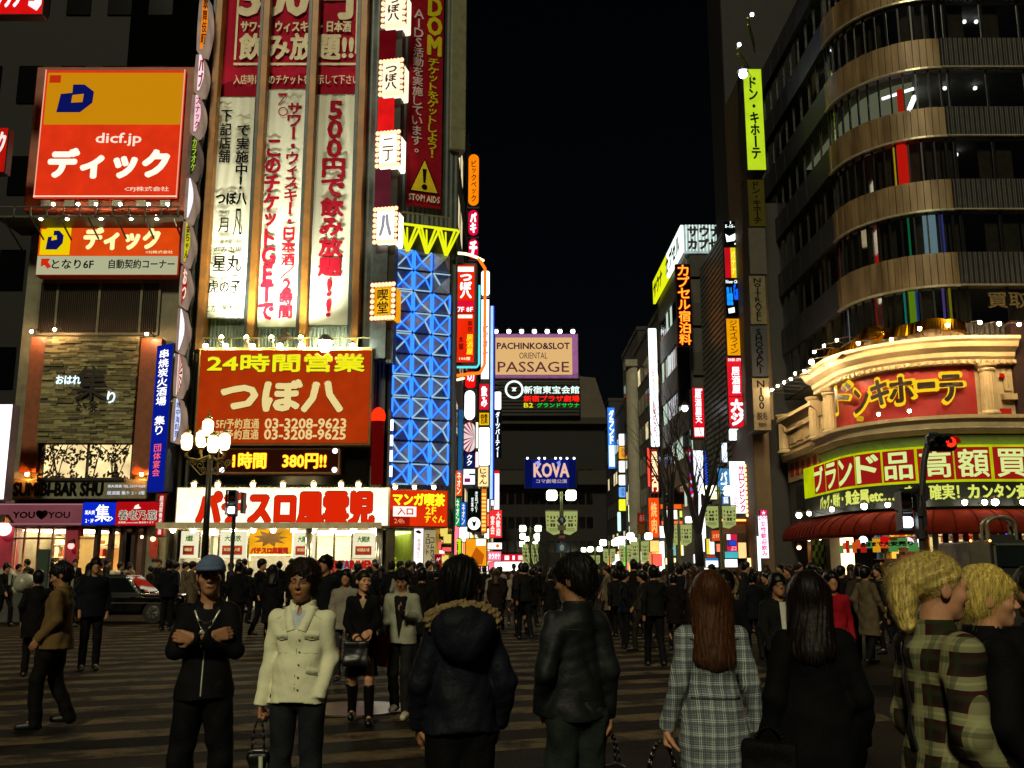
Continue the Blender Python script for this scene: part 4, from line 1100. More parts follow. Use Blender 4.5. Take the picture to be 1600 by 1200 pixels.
# ------------------------------------------------------------------ the cinema block that closes the street
YE = 140.0
b = thing('cinema_block', 'big dark cinema block closing the end of the street', 'building')
x0, x1, z0, z1 = R((760, 652, 950, 880), YE)
w = MB(); w.bbox(x0, x1, YE, YE + 30, .1, z1, .1); w.build('wall', M('#0b0908', .8, var=.4, vs=.3), b)
a0, a1, c0, c1 = R((750, 588, 906, 652), YE - 1); MB().box(a0, a1, YE - 1, YE + 20, c0, c1 + .5).build('louvered_head', M('#2c2620', .6, var=.3, stripe=(2, .8, .6)), b)
p = [at(906, 588, YE - 1), at(930, 590, YE - 1), at(946, 640, YE - 1), at(947, 652, YE - 1), at(906, 652, YE - 1)]
MB().prism([(q.x, q.z) for q in p], YE - 1, YE + 20).build('sloped_end', M('#4a4034', .7, var=.2, vs=.3), b)
a0, a1, c0, c1 = R((765, 735, 953, 757), YE - 1.6); MB().box(a0, a1, YE - 1.6, YE - .05, c0, c1).build('ledge', M('#201c18', .8), b)
a0, a1, c0, c1 = R((765, 652, 950, 662), YE - 1.2); MB().box(a0, a1, YE - 1.2, YE - .05, c0, c1).build('ledge', M('#28241c', .8), b)
for j in range(4):
    for i in range(12): x = x0 + 2 + (x1 - x0 - 4) * i / 12; z = 4 + 3.4 * j; MB().box(x, x + .9, YE - .06, YE - .01, z, z + 1.6).build('window', M('#050404', .15, spec=.7), b)
sign('cinema_sign', 'dark louvered panel with a white ring emblem and white, red and green characters', 'sign', PL(YE - 2), (778, 597, 905, 650), None,
     [('o', .20, .22, 1.35, .30, '#f0fff8', 1.3), ('p', [(.17, .16), (.23, .16), (.23, .19), (.215, .19), (.22, .26), (.23, .27), (.17, .27), (.18, .24), (.185, .19), (.17, .19)], '#f0fff8', 1.2),
      ('t', '新宿東宝会館', .32, .12, 1.0, .34, '#e8fff4', 1.3, .9), ('t', '新宿プラザ劇場', .32, .40, 1.0, .58, '#ff2010', 1.3, .9), ('t', 'B2', .32, .62, .43, .75, '#e8d820', 1.1, .7), ('t', 'グランドサウナ', .48, .62, 1.0, .75, '#20d040', 1.0, .7)], .8, '#181410', .05, fmat=M('#14100c', .6, stripe=(2, .5, .6)), lit=False)
bb = sign('rooftop_billboard', 'yellow billboard with a mauve border and purple English lettering on the cinema block', 'billboard', PL(YE - 1), (774, 522, 903, 591), '#a8689c',
     [('r', .0, .08, .93, .92, '#e4b878', .95), ('t', 'PACHINKO&SLOT', .02, .20, .90, .34, '#5a1848', .6, .9), ('t', 'ORIENTAL', .29, .42, .63, .56, '#7a4040', .6, .1), ('t', 'PASSAGE', .03, .63, .89, .86, '#7a3c48', .6, .25)], 1.0, '#2a2420', .1, fs=.8)
for i in range(7):
    nm = ('leftmost', 'second', 'third', 'middle', 'fifth', 'sixth', 'rightmost')[i]
    lamp('%s of the seven white lamps above the yellow billboard' % nm, at(775 + 20 * i, 518, YE - 2.2), .32, 9, '#f4fff8', (0, 1.4, -.5), group='lamps above the yellow billboard')
sign('show_poster', 'blue theatre poster with pale bursting letters in the middle of the cinema block', 'poster', PL(YE - 2.4), (820, 718, 900, 762), '#10208a',
     [('r', .0, 0, .14, 1, '#0c1860', .5), ('r', .86, 0, 1, 1, '#0c1860', .5), ('t', 'KOVA', .18, .14, .86, .62, '#e8b8a0', 1.1, .9), ('p', [(.2, .1), (.3, .02), (.28, .3)], '#b0b0ff', .9), ('p', [(.62, .1), (.7, .02), (.68, .3)], '#90a0ff', .9), ('t', 'コマ劇場公演', .22, .70, .82, .84, '#c8b0b0', .9, .6)], .5, '#08081a', .1, fs=.62)
for i, px in enumerate((824, 842, 851, 868, 876, 886, 897)): lamp('tiny white lamp along the top edge of the blue theatre poster', at(px, 716, YE - 3.0), .16, 6, '#d8e4ff', (0, .6, .1), group='lamps along the top of the blue theatre poster')
block('distant pale block just seen over the right shoulder of the cinema block', 14.2, 24, 141, 160, 26, '#2a2824', rows=4, face=-1)
# ------------------------------------------------------------------ the street's right side
b = thing('striped_building', 'building with a diagonally slatted grey screen facade behind the tall stack of bright signs', 'building')
zt = at(1106, 415, 66).z
MB().bbox(13.5, 24, 54, 66, .1, zt, .05).build('wall', M('#1c1b1a', .7), b)
sl = MB()
n = 46
for i in range(n):
    z = 5.5 + (zt - 5.5) * i / n
    sl.add([(13.2, 54.2, z - .1 + .0), (13.2, 65.8, z - .1), (13.2, 65.8, z + .14), (13.2, 54.2, z + .14), (13.45, 54.2, z - .1), (13.45, 65.8, z - .1), (13.45, 65.8, z + .14), (13.45, 54.2, z + .14)], [(0, 1, 2, 3), (4, 7, 6, 5), (0, 3, 7, 4), (1, 5, 6, 2), (3, 2, 6, 7), (0, 4, 5, 1)])
sl.build('slat_screen', M('#6c6e6a', .45, .3), b)
MB().box(13.15, 14, 53.75, 54.15, 5, zt).build('edge_column', M('#7c7c76', .5), b)
G2 = 'blade signs on the right side of the street'
def rsign(label, rect, Y, face, s, items=(), depth=.35, frame='#201c1c', rz=0, rnd=0, fw=.04, name='blade_sign', **k):
    return sign(name, label, 'sign', Plane(at(sum(rect[::2]) / 2, sum(rect[1::2]) / 2, Y).x, Y, rz), rect, face, items, depth, frame, fw, G2, True, s, rnd=rnd, **k)
YS = 54.6
rsign('black sign with white slanted shapes at the top of the stack of signs', (1131, 346, 1157, 384), YS, '#07090a', .4, [('t', '5-15-20', .1, .14, .95, .26, '#f0fff8', 1.6, .8), ('t', '1 1', .4, .0, .8, .1, '#f0fff8', 1.6, .6), ('p', [(.08, .52), (.3, .62), (.9, .42), (.85, .58), (.6, .8), (.15, .85)], '#f4fff4', 1.7), ('r', .6, .9, .95, .96, '#f0fff0', 1.5)])
rsign('sign striped in red, yellow and green in the stack of signs', (1133, 387, 1158, 434), YS, '#c81020', .9, [('r', .36, 0, .66, 1, '#f0c810', 1.1), ('r', .66, 0, 1, 1, '#08a050', .9), ('t', 'バナナ', .38, .1, .64, .9, '#ffe060', 1.5, .5, True)])
rsign('black club sign with white and electric blue Latin lettering', (1134, 437, 1159, 494), YS, '#06080c', .4, [('t', 'New Club', .05, .01, .95, .10, '#f4fff4', 1.6, .6), ('t', 'Elle de', .10, .22, .42, .70, '#1890ff', 1.3, .6), ('t', 'Castle', .52, .12, .92, .55, '#1060f0', 1.3, .6), ('p', [(.12, .8), (.5, .76), (.52, .9), (.14, .93)], '#f0f8f0', 1.6)])
rsign('amber sign with slanting dark katakana below the black club sign', (1136, 498, 1156, 555), YS, '#f0a008', 1.0, [('t', 'ジェイライン', .2, .04, .85, .96, '#2a1400', 0, .3, True)])
rsign('narrow magenta strip beside the amber sign', (1157, 530, 1161, 556), YS + .2, '#b01090', .9, [])
rsign('long red sign with white kanji in the lower half of the stack of signs', (1138, 559, 1162, 668), YS, '#e01828', 1.05, [('t', 'DINER CITY', .08, .01, .92, .05, '#fff0f0', 1.6, .4), ('t', '居酒屋', .25, .13, .8, .52, '#fff0f0', 1.7, 1.2, True), ('r', 0, .555, 1, .565, '#801018', .6), ('t', '大ジ', .12, .60, .9, .97, '#fff0f0', 1.8, 1.6, True)])
rsign('plain white box ending the stack of signs at the bottom', (1139, 670, 1162, 688), YS, '#f4ffff', 1.7, [('r', .45, .7, .6, .76, '#404048', .5)])
bk = MB(); t = thing('sign_bracket', 'dark steel brackets holding the stack of bright signs out over the street', 'bracket')
for py in (372, 460, 535, 610, 680): p = at(1160, py, YS); bk.box(p.x - .2, 13.6, YS + .1, YS + .2, p.z - .35, p.z + .25)
bk.build('arm', M('#101218', .5, .4), t)
# capsule hotel
zt = at(1110, 352, 66).z; zb = at(1110, 393, 66).z
b = thing('capsule_hotel', 'grey banded hotel with a lit rooftop sign and a glowing orange neon column', 'building')
MB().bbox(12.5, 24, 66.4, 79.5, .1, zt - .3, .05).build('wall', M('#3c3a35', .7, var=.3), b)
fl = (zb - 6) / 5
for j in range(5):
    z = 6 + fl * j
    MB().box(12.32, 12.49, 66.45, 79.4, z + fl * .48, z + fl * .98).build('spandrel', M('#5a564c', .6, var=.3, vs=1.2), b)
    for i in range(13):
        y = 66.8 + 12.4 * i / 13
        MB().box(12.44, 12.494, y, y + .75, z + .08, z + fl * .46).build('window', E('#d8f0d8', .8) if random.random() < .2 else M('#0a0c0c', .12, spec=.8), b)
for j in range(5): z = 6 + fl * j; MB().box(12.6, 16, 66.2, 66.38, z + fl * .5, z + fl * .96).build('spandrel', M('#2c2622', .7), b)
a0, a1, c0, c1 = R((1084, 352, 1137, 393), 66)
sg = thing('rooftop_sign', 'white ribbed rooftop sign with black katakana wrapping the corner, turning yellow along the street', 'sign', (12.2, 65.9, (c0 + c1) / 2))
hh = (c1 - c0) / 2
MB().box(.05, 5, .02, .5, -hh, hh).build('panel', E('#b8d0c8', .75, True, .3), sg)
rb_ = MB()
for i in range(13): rb_.box(.15 + .24 * i, .20 + .24 * i, -.03, .015, -hh, hh)
rb_.build('rib', E('#f0fff8', 1.2), sg)
mb = MB(); put_text(mb, 'サウナ', .3, .1, 2.6, hh - .15, -.05, .05); put_text(mb, 'カプセル', .3, -hh + .15, 3.2, -.1, -.05, .05); mb.build('lettering', M('#0a0e0c', .5), sg)
MB().box(-.2, .0, .05, 6.5, -hh, hh).build('side_panel', E('#f0fff4', 1.5, True), sg)
MB().box(-.2, .0, 6.52, 14, -hh, hh).build('side_panel', E('#d8e010', 1.2, True), sg)
mb = MB()
fm = lambda a, y, z: (-.23 + y, 14 - a, z)
put_text(mb, 'サウナ　カプセル', .6, -hh + .3, 13.4, hh - .4, 0, .08, fmap=fm); mb.build('lettering', M('#182008', .5), sg)
rsign('orange red neon characters stacked vertically in front of the capsule hotel', (1058, 413, 1080, 540), 64.5, '#120404', .5, [('t', 'カプセル宿泊料', .06, .005, .94, .995, '#ff4808', 1.5, 1.3, True), ('t', 'カプセル宿泊料', .06, .005, .94, .995, '#ffb030', 1.5, .25, True)])
t = rsign('long unlit black sign box hanging below the orange neon characters', (1060, 542, 1079, 634), 64.5, '#060507', .4, [])
lamp('white lamp under the unlit black sign box', at(1070, 638, 64.4), .22, 10, '#f0e8ff', (0, .4, .3))
rsign('red box sign with white strokes between the capsule hotel and the slatted building', (1083, 606, 1100, 684), 60, '#e01020', 1.1, [('t', '居酒屋天', .2, .04, .8, .72, '#fff0f0', 1.8, 1.2, True), ('r', .08, .80, .92, .97, '#fff4f0', 1.6), ('r', .25, .02, .9, .06, '#fff0f0', 1.5)], depth=.9)
rsign('thin red neon line running up the corner of the capsule hotel', (1104, 440, 1107, 545), 65.6, '#e03010', .9, [])
rsign('tall white tube sign with a twisting red and blue barber stripe', (1086, 704, 1101, 862), 57, '#f4f6ff', 1.8, [], rz=0)
t = rsign('red and blue spiral striped column beside the tall white tube sign', (1078, 702, 1085, 795), 57.3, '#c81020', .9, [('p', [(0, .06 + .12 * k), (1, .0 + .12 * k), (1, .05 + .12 * k), (0, .11 + .12 * k)], '#4858e0' if k % 2 else '#c0c8ff', 1.1) for k in range(8)])
rsign('slim dark strip with a blue zigzag neon', (1101, 704, 1106, 762), 57.2, '#0a0a14', .5, [('p', [(0, .08 * k), (1, .04 + .08 * k), (0, .08 + .08 * k), (.0, .06 + .08 * k), (.7, .04 + .08 * k), (0, .02 + .08 * k)], '#3058f0', 1.4) for k in range(12)])
rsign('big white sign with pink vertical lettering low in front of the slatted building', (1141, 721, 1166, 802), 53, '#f4fff0', 1.8, [('t', 'サロンピンク', .55, .08, .92, .98, '#e82880', 1.0, 1.0, True), ('t', '指名', .15, .45, .45, .9, '#f0a0c0', 1.3, .6, True)])
t = thing('bulb_string', 'vertical string of warm bulbs along the edge of the big white and pink sign', 'light string', at(1168, 800, 52.8))
zb_ = MB()
for k in range(12): zb_.ball((0, 0, at(1168, 728 + 7 * k, 52.8).z - t.location.z), .09, 6, 5)
zb_.build('bulb', E('#ffb070', 4, True), t)
MB().cyl((.0, .12, -.3), (0, .12, at(1168, 725, 52.8).z - t.location.z), .03, .03, 6).build('wire', M('#181818', .6), t)
rsign('blue and white tilted flag like sign beside the big pink and white sign', (1122, 732, 1140, 772), 52, '#4890c8', .9, [('t', 'パブ', .2, .1, .8, .9, '#f0faff', 1.6, 1, True)], rz=.4)
for (r, Y, c, s, lb, it) in [((1103, 758, 1120, 780), 51, '#f0f0b0', 1.5, 'small cream light box low beside the barber stripe', []), ((1098, 772, 1112, 788), 53.5, '#181820', .5, 'small dark sign with pale letters under the cream light box', [('t', '占い', .2, .2, .8, .8, '#b0b0c0', 1, .6)]), ((1128, 775, 1140, 788), 53.5, '#3868a8', .9, 'small blue sign with white letters next to the lamp heads', [('t', '薬局', .2, .1, .8, .9, '#f0f8ff', 1.5, .6)]),
        ((1112, 829, 1127, 845), 48, '#d84818', .95, 'small orange square sign hanging under the banners of the street lamp', [('t', '止まれ', .1, .3, .9, .7, '#ffc890', 1, .4)]), ((1136, 835, 1152, 868), 53, '#d82048', .95, 'crimson lit figure shaped sign low over the crowd on the right', [('r', .0, .0, .35, .25, '#f0f8ff', 1.5), ('t', '酒', .3, .3, .9, .9, '#ff80a0', 1.3, .5)]), ((1139, 845, 1150, 852), 52.7, '#2048d0', 1.0, 'small blue neon script over the crimson sign', []),
        ((1104, 842, 1116, 866), 54, '#e8d030', 1.1, 'yellow and white lit panel over the crowd on the right', [('r', .4, 0, 1, 1, '#f4f8ff', 1.6)]), ((1103, 872, 1122, 886), 52, '#f0f4ff', 2.0, 'white and blue light box just above the heads on the right', [('r', 0, 0, 1, .3, '#3080c0', 1)]), ((1133, 862, 1153, 872), 52, '#48b8c0', 1.0, 'teal strip sign just above the heads on the right', []), ((1133, 874, 1152, 886), 51.8, '#f8fcff', 2.2, 'bright white light box under the teal strip sign', []),
        ((1104, 868, 1118, 872), 52.5, '#c84018', .9, 'thin orange strip above the white and blue light box', [])]:
    rsign(lb, r, Y, c, s, it)
rsign('tall pink white sign with big numerals at the foot of the brown pier', (1186, 806, 1200, 872), 47.5, '#fff0fa', 1.7, [('t', '200', .0, .0, 1, .09, '#f02870', 1.2, .8), ('t', '女性歓迎飲み', .2, .12, .85, .97, '#f050a0', 1.0, 1.2, True)], depth=.5, frame='#181848')
rsign('pink neon emblem standing on the tall pink white sign', (1188, 797, 1198, 805), 47.5, '#e02060', 1.2, [('t', '★', .2, .1, .8, .9, '#ffd0e8', 1.8, .5)])
rsign('thin white tube at the lower left edge of the pink white sign', (1184, 838, 1188, 892), 47.3, '#e8fff4', 2.2, [])
# warm shop mouths between
t = thing('restaurant', 'brown restaurant front with orange strip lights between the slatted building and the brown pier', 'shopfront')
a0, a1, c0, c1 = R((1128, 810, 1184, 893), 53.4)
MB().box(a0, a1, 53.5, 53.8, .1, c1).build('wall', M('#5a3418', .6, var=.5, vs=1.5), t)
q = MB(); q.box(a0, a1, 53.3, 53.4, c1 - .15, c1 - .05); q.build('strip_light', E('#ff9040', 4, True), t)
q = MB(); q.box(a0 + .8, a1 - .5, 53.42, 53.49, 1.2, c1 - .8); q.build('noren', M('#3c2008', .8), t)
mb = MB(); put_text(mb, '味自慢', a0 + 1.1, 1.4, a0 + 1.7, c1 - 1, 53.4, .03, True); mb.build('lettering', M('#200808', .6), t)
# pale columned building and the far stacks
block('pale columned building behind the tall white lemon coloured sign', 12.4, 22, 80, 97, at(1010, 490, 80).z, '#4a473e', rows=6, face=-1, lit=.12)
t = thing('round_column', 'tall pale round column on the street front of the columned building', 'column', (12.1, 95, .1))
MB().cyl((0, 0, 0), (0, 0, at(995, 575, 95).z), .75, .75, 16).build('shaft', M('#8a8474', .6, var=.25, vs=.6), t, True)
MB().bbox(-.9, .9, -.9, .9, at(995, 575, 95).z - .1, at(995, 575, 95).z + .6, .05).build('capital', M('#8a8474', .6), t)
rsign('very tall white blade sign with a faint pink word running down it', (1015, 513, 1028, 698), 79, '#f8fcff', 1.9, [('t', 'Big Lemon', .3, .35, .7, .92, '#f08898', 1.0, .2, True)], rnd=.1)
for k in range(1): pass
rsign('red sign with cream brush characters under the very tall white sign', (1017, 702, 1029, 770), 77, '#a81c10', .9, [('t', '居酒屋大門', .1, .05, .9, .97, '#ffe0a8', 1.7, 1.4, True)])
rsign('orange red lit sign block behind the bare tree', (1014, 778, 1030, 840), 75, '#f04810', 1.1, [('t', '焼肉', .2, .1, .8, .9, '#ffb060', 1.5, .5, True)])
for (r, c, s, lb) in (((1036, 797, 1058, 812), '#fff4e8', 2.2, 'white lit box among orange signs left of the barber stripe'), ((1062, 798, 1082, 808), '#d8e850', 1.3, 'lime lit box among orange signs left of the barber stripe'), ((1032, 788, 1082, 795), '#f06018', 1.1, 'long orange strip over the lit boxes left of the barber stripe'), ((1034, 814, 1080, 820), '#f87038', 1.3, 'long salmon strip under the lit boxes left of the barber stripe'),
        ((1043, 848, 1056, 868), '#88c0b0', .9, 'mint green lit panel behind the bare trees'), ((1062, 846, 1084, 868), '#f8f4d8', 1.7, 'white and yellow lit panel behind the bare trees'), ((1070, 868, 1080, 880), '#383020', .5, 'small dark sign with a round pale mark behind the bare trees')):
    rsign(lb, r, 72, c, s, [('t', 'S', .3, .2, .7, .8, '#204038', 0, 1)] if 'mint' in lb else ([('r', 0, 0, .15, 1, '#e8d818', 1.2), ('r', .75, .0, 1, 1, '#2030a0', 1)] if 'yellow' in lb else []))
LOWR = [((1016, 845, 1030, 862), 70, '#ffb060'), ((1000, 862, 1012, 876), 74, '#fff4d0'), ((1031, 822, 1042, 840), 68, '#ffffff'), ((1084, 866, 1098, 880), 62, '#f0f4ff'), ((1120, 850, 1132, 862), 54, '#ff7050'), ((1154, 848, 1166, 872), 53, '#ffb070'), ((1040, 872, 1056, 882), 66, '#ffe8a0'), ((984, 858, 994, 878), 84, '#f4ffe8'), ((956, 866, 968, 882), 98, '#ffffff'), ((1168, 872, 1180, 888), 52.6, '#ffd890'), ((1090, 880, 1112, 890), 58, '#fff0e0'), ((1020, 866, 1034, 884), 69, '#ff5040'), ((1012, 700, 1016, 760), 80, '#ff4030'), ((994, 690, 999, 760), 96, '#c8d8ff'), ((1128, 692, 1136, 722), 55, '#e0f0ff')]
for i, (r, Y, c) in enumerate(LOWR):
    nm = ('peach', 'straw', 'bare white', 'cool white', 'coral', 'apricot', 'butter yellow', 'greenish white', 'hazy white', 'honey', 'linen', 'scarlet', 'thin red', 'thin pale blue', 'aqua white')[i]
    rsign('small %s lit sign among the shop lights on the right of the street' % nm, r, Y, c, 1.8, [])
# two vertical stacks of small boxes
st1 = [((982, 594, 991, 622), '#f8fcff', 1.9, 'white'), ((983, 627, 991, 655), '#c8d0d8', 1.0, 'grey white, dark lettered'), ((982, 658, 991, 686), '#e8e818', 1.2, 'lemon yellow'), ((982, 690, 991, 718), '#f8f8ff', 1.9, 'white with faint marks'), ((982, 722, 991, 752), '#f04010', 1.2, 'vermilion'), ((982, 756, 991, 783), '#f4f8e8', 1.8, 'ivory white'), ((982, 788, 991, 816), '#f0ffd0', 1.6, 'pale lime white'), ((983, 821, 991, 834), '#f8fff0', 1.8, 'small white')]
st2 = [((967, 678, 979, 696), '#f4fcff', 1.7, 'white'), ((967, 698, 979, 717), '#f0a010', 1.2, 'amber'), ((967, 720, 979, 738), '#e8f0e0', 1.5, 'greyish white'), ((967, 742, 979, 758), '#f8f8f8', 1.8, 'clean white'), ((967, 761, 979, 777), '#60a0f0', 1.2, 'sky blue'), ((967, 780, 979, 798), '#e8e828', 1.3, 'yellow'), ((965, 800, 970, 830), '#c8fff0', 1.4, 'slim aqua white')]
for (st, Y, wh) in ((st1, 97, 'taller column of small boxes'), (st2, 112, 'shorter column of small boxes further down the street')):
    for (r, c, s, lb) in st: rsign('%s light box in the %s' % (lb, wh), r, Y, c, s, [('t', '酒場', .25, .1, .75, .9, '#606870', .5, .3, True)] if s < 1.3 else [], rnd=.12)
rsign('tall blue and white lit sign near the far right street end', (950, 637, 961, 732), 126, '#2878e8', 1.3, [('t', 'グランド', .2, .04, .85, .6, '#f0f8ff', 1.6, 1.2, True), ('r', .1, .62, .9, .97, '#d8f4ff', 1.4)])
rsign('red unlit looking signboard beside the taller column of boxes', (997, 802, 1011, 817), 92, '#8a1810', .6, [('t', '赤酒', .15, .15, .85, .85, '#c87058', .7, .6)])
rsign('brown dim signboard under the red one', (997, 819, 1011, 834), 92, '#6a3c10', .6, [])
rsign('dazzling white shop glow at the foot of the taller column of boxes', (966, 838, 978, 858), 95, '#ffffff', 3, [], rnd=.1)
rsign('vivid green lit sign just above the crowd', (972, 855, 979, 884), 93, '#50e820', 1.5, [])
rsign('thin red strip just above the crowd in the middle of the street', (993, 881, 1010, 886), 90, '#f03818', 1.3, [])
block('dark narrow building behind the taller column of small boxes', 13, 22, 98, 112, 26, '#23211f', rows=5, face=-1, lit=.3)
block('dark building beside the far blue sign', 13.4, 22, 113, 139, 21, '#181718', rows=4, face=-1, lit=.3)

# the brown pier with its column of unlit and green lit signs
b = thing('sign_pier', 'brown concrete pier carrying a tall column of mostly unlit signs', 'pier')
x0, x1, _, _ = R((1181, 780, 1207, 800), 51); zt = at(1180, 105, 51).z
w = MB(); w.bbox(x0, x1, 51, 56, .1, 9.4, .04); w.bbox(x0 + .42, x1 + .4, 51.2, 56, 9.41, zt, .04); w.build('wall', M('#4c3a22', .75, var=.3, vs=1, bump=.2), b)
MB().bbox(x0 + .5, 20, 56.1, 60, zt - 14, zt + 10, .05).build('upper_wall', M('#1a1918', .7, .2), b)
psg = [((1165, 108, 1193, 265), '#b8d820', 1.0, 'ドン・キホーテ', '#10200a', 'tall lime green lit sign with black katakana at the top of the pier', .08, .9),
       ((1170, 281, 1195, 353), '#6a5c1c', .22, 'ドン・キホーテ', '#0c0a04', 'small dim olive sign with black katakana under the lime green one', .04, .96),
       ((1171, 356, 1197, 428), '#3a3428', .05, '', '#000000', 'blank brown grey panel under the olive sign', 0, 1),
       ((1172, 431, 1197, 506), '#5a5234', .10, 'No1TRAVEL', '#15140c', 'dim beige sign with a travel name running down', .05, .95),
       ((1174, 509, 1199, 588), '#1e2026', .05, 'SHOGAKI', '#06060a', 'almost black sign with dark letters below the beige one', .06, .94),
       ((1177, 591, 1203, 672), '#5a4a2c', .10, 'N100', '#1a140a', 'dim brown sign with big figures, lowest of the pier', .04, .6)]
for (r, c, s, txt, tc, lb, t0, t1) in psg:
    it = [('t', txt, .25, t0, .75, t1, tc, 0, .9, True)] if txt else []
    if 'lowest' in lb: it.append(('t', '脱毛', .2, .66, .8, .80, tc, 0, .6)); it.append(('t', '相談所', .25, .86, .75, .94, tc, 0, .3))
    rsign(lb, r, 49.4, c, s, it, depth=1.4, frame='#2a261c', fw=.03, fmat=None if s > .15 else M(c, .6, var=.3))
    if 'lime' in lb:
        c_, w_, h_ = PL(49.4).rect(r)
        t = COL.objects[-1]
arms = thing('lamp_arm', 'lime tinted steel arms carrying small lamps above the lime green sign', 'lamp arm')
m = MB()
for (px, py) in ((1152, 76), (1150, 68)): pass
p = at(1152, 75, 48.6); m.cyl((p.x, 48.6, p.z), (13.8, 51.5, p.z), .06, .06, 6); m.cyl((p.x, 48.6, p.z - .35), (13.8, 51.5, p.z - .35), .05, .05, 6)
p2 = at(1168, 28, 48.6); m.cyl((p2.x, 48.6, p2.z), (14, 51.5, p2.z), .06, .06, 6); m.cyl((p2.x, 48.6, p2.z - .4), (14, 51.5, p2.z - .4), .05, .05, 6)
m.build('arm', M('#7a8a30', .5, .4), arms)
lamp('bright white lamp at the upper left corner of the lime green sign', at(1161, 116, 48.6), .22, 30, '#e8f0ff', (.6, .5, .1))
lamp('small white lamp at the end of the lower lamp arm', at(1155, 70, 48.5), .1, 16, '#e0e8ff', (.3, .1, -.1))
lamp('small white lamp at the end of the upper lamp arm', at(1175, 23, 48.5), .1, 16, '#e0e8ff', (.3, .1, -.1))

# ------------------------------------------------------------------ the curved corner store
CX, CY, RX, RY = 19.1, 43.9, 3.75, 4.0
YF = CY - RY
_arc = []
_N = 60
_pts = [(CX - RX * math.cos(PI / 2 * i / _N), CY - RY * math.sin(PI / 2 * i / _N)) for i in range(_N + 1)]
_cum = [0]
for i in range(_N): _cum.append(_cum[-1] + math.dist(_pts[i], _pts[i + 1]))
LA = _cum[-1]
def path(s, off=0.0):
    """s=0 where the curve meets the flat front; negative runs round the corner and up the street; off is outwards"""
    if s >= 0: x, y, nx, ny = CX + s, YF, 0, -1
    elif s <= -LA: x, y, nx, ny = CX - RX, CY + (-s - LA), -1, 0
    else:
        q = LA + s
        i = min(_N - 1, int(np.searchsorted(_cum, q, 'right') - 1)); f = (q - _cum[i]) / (_cum[i + 1] - _cum[i])
        x = _pts[i][0] + (_pts[i + 1][0] - _pts[i][0]) * f; y = _pts[i][1] + (_pts[i + 1][1] - _pts[i][1]) * f
        th = math.atan2((CY - y) / RY, (CX - x) / RX)
        nx, ny = -math.cos(th) / RX, -math.sin(th) / RY
        l = math.hypot(nx, ny); nx /= l; ny /= l
    return x + nx * off, y + ny * off, nx, ny
def s_at(px, z, off=0.0, lo=-22, hi=24):
    best = None
    for s in np.arange(lo, hi, .05):
        x, y, _, _ = path(s, off)
        d = abs(proj((x, y, z))[0] - px)
        if best is None or d < best[0]: best = (d, s)
    return best[1]
def zq(py, px=1471, off=0): return at(px, py, YF - off).z
def sweep(mb, s0, s1, prof, step=.35, close=True, ends=True):
    """profile [(off,z)] swept along the store's plan"""
    n = max(2, int((s1 - s0) / step))
    v = []
    for i in range(n + 1):
        s = s0 + (s1 - s0) * i / n
        for (o, z) in prof: x, y, _, _ = path(s, o); v.append((x, y, z))
    m = len(prof); f = []
    for i in range(n):
        for j in range(m if close else m - 1):
            a, b_ = i * m + j, i * m + (j + 1) % m
            f.append((a, a + m, b_ + m, b_))
    if ends and close: f += [tuple(range(m)), tuple(range(n * m, n * m + m))[::-1]]
    mb.add(v, f)
def rectp(o0, o1, z0, z1): return [(o0, z0), (o1, z0), (o1, z1), (o0, z1)]
S_L, S_R = -20.0, 26.0
b = thing('corner_store', 'dark rounded corner store tower with brown clad bands over a floodlit cream classical lower front', 'building')
bands = [(505, 560), (394, 444), (280, 326), (167, 211), (60, 104), (-45, -3), (-150, -108)]
BR = bpy.data.materials.new('brown_cladding'); BR.use_nodes = True
_n = BR.node_tree; _p = _n.nodes['Principled BSDF']; _p.inputs['Roughness'].default_value = .5; _p.inputs['Metallic'].default_value = .25
_t = _n.nodes.new('ShaderNodeTexCoord'); _no = _n.nodes.new('ShaderNodeTexNoise'); _no.inputs['Scale'].default_value = 1.4; _no.inputs['Detail'].default_value = 5
_mp = _n.nodes.new('ShaderNodeMapping'); _mp.inputs['Scale'].default_value = (1.6, 1.6, .25)
_n.links.new(_t.outputs['Object'], _mp.inputs[0]); _n.links.new(_mp.outputs[0], _no.inputs['Vector'])
_cr = _n.nodes.new('ShaderNodeValToRGB'); _cr.color_ramp.elements[0].position = .3; _cr.color_ramp.elements[0].color = (.10, .055, .022, 1); _cr.color_ramp.elements[1].position = .7; _cr.color_ramp.elements[1].color = (.30, .20, .095, 1)
_n.links.new(_no.outputs[0], _cr.inputs[0]); _n.links.new(_cr.outputs[0], _p.inputs['Base Color'])
GREYP = M('#454240', .5, .3, var=.25, stripe=(0, .22, .9)); GREYS = M('#34343a', .55, .2, var=.25)
gl = []
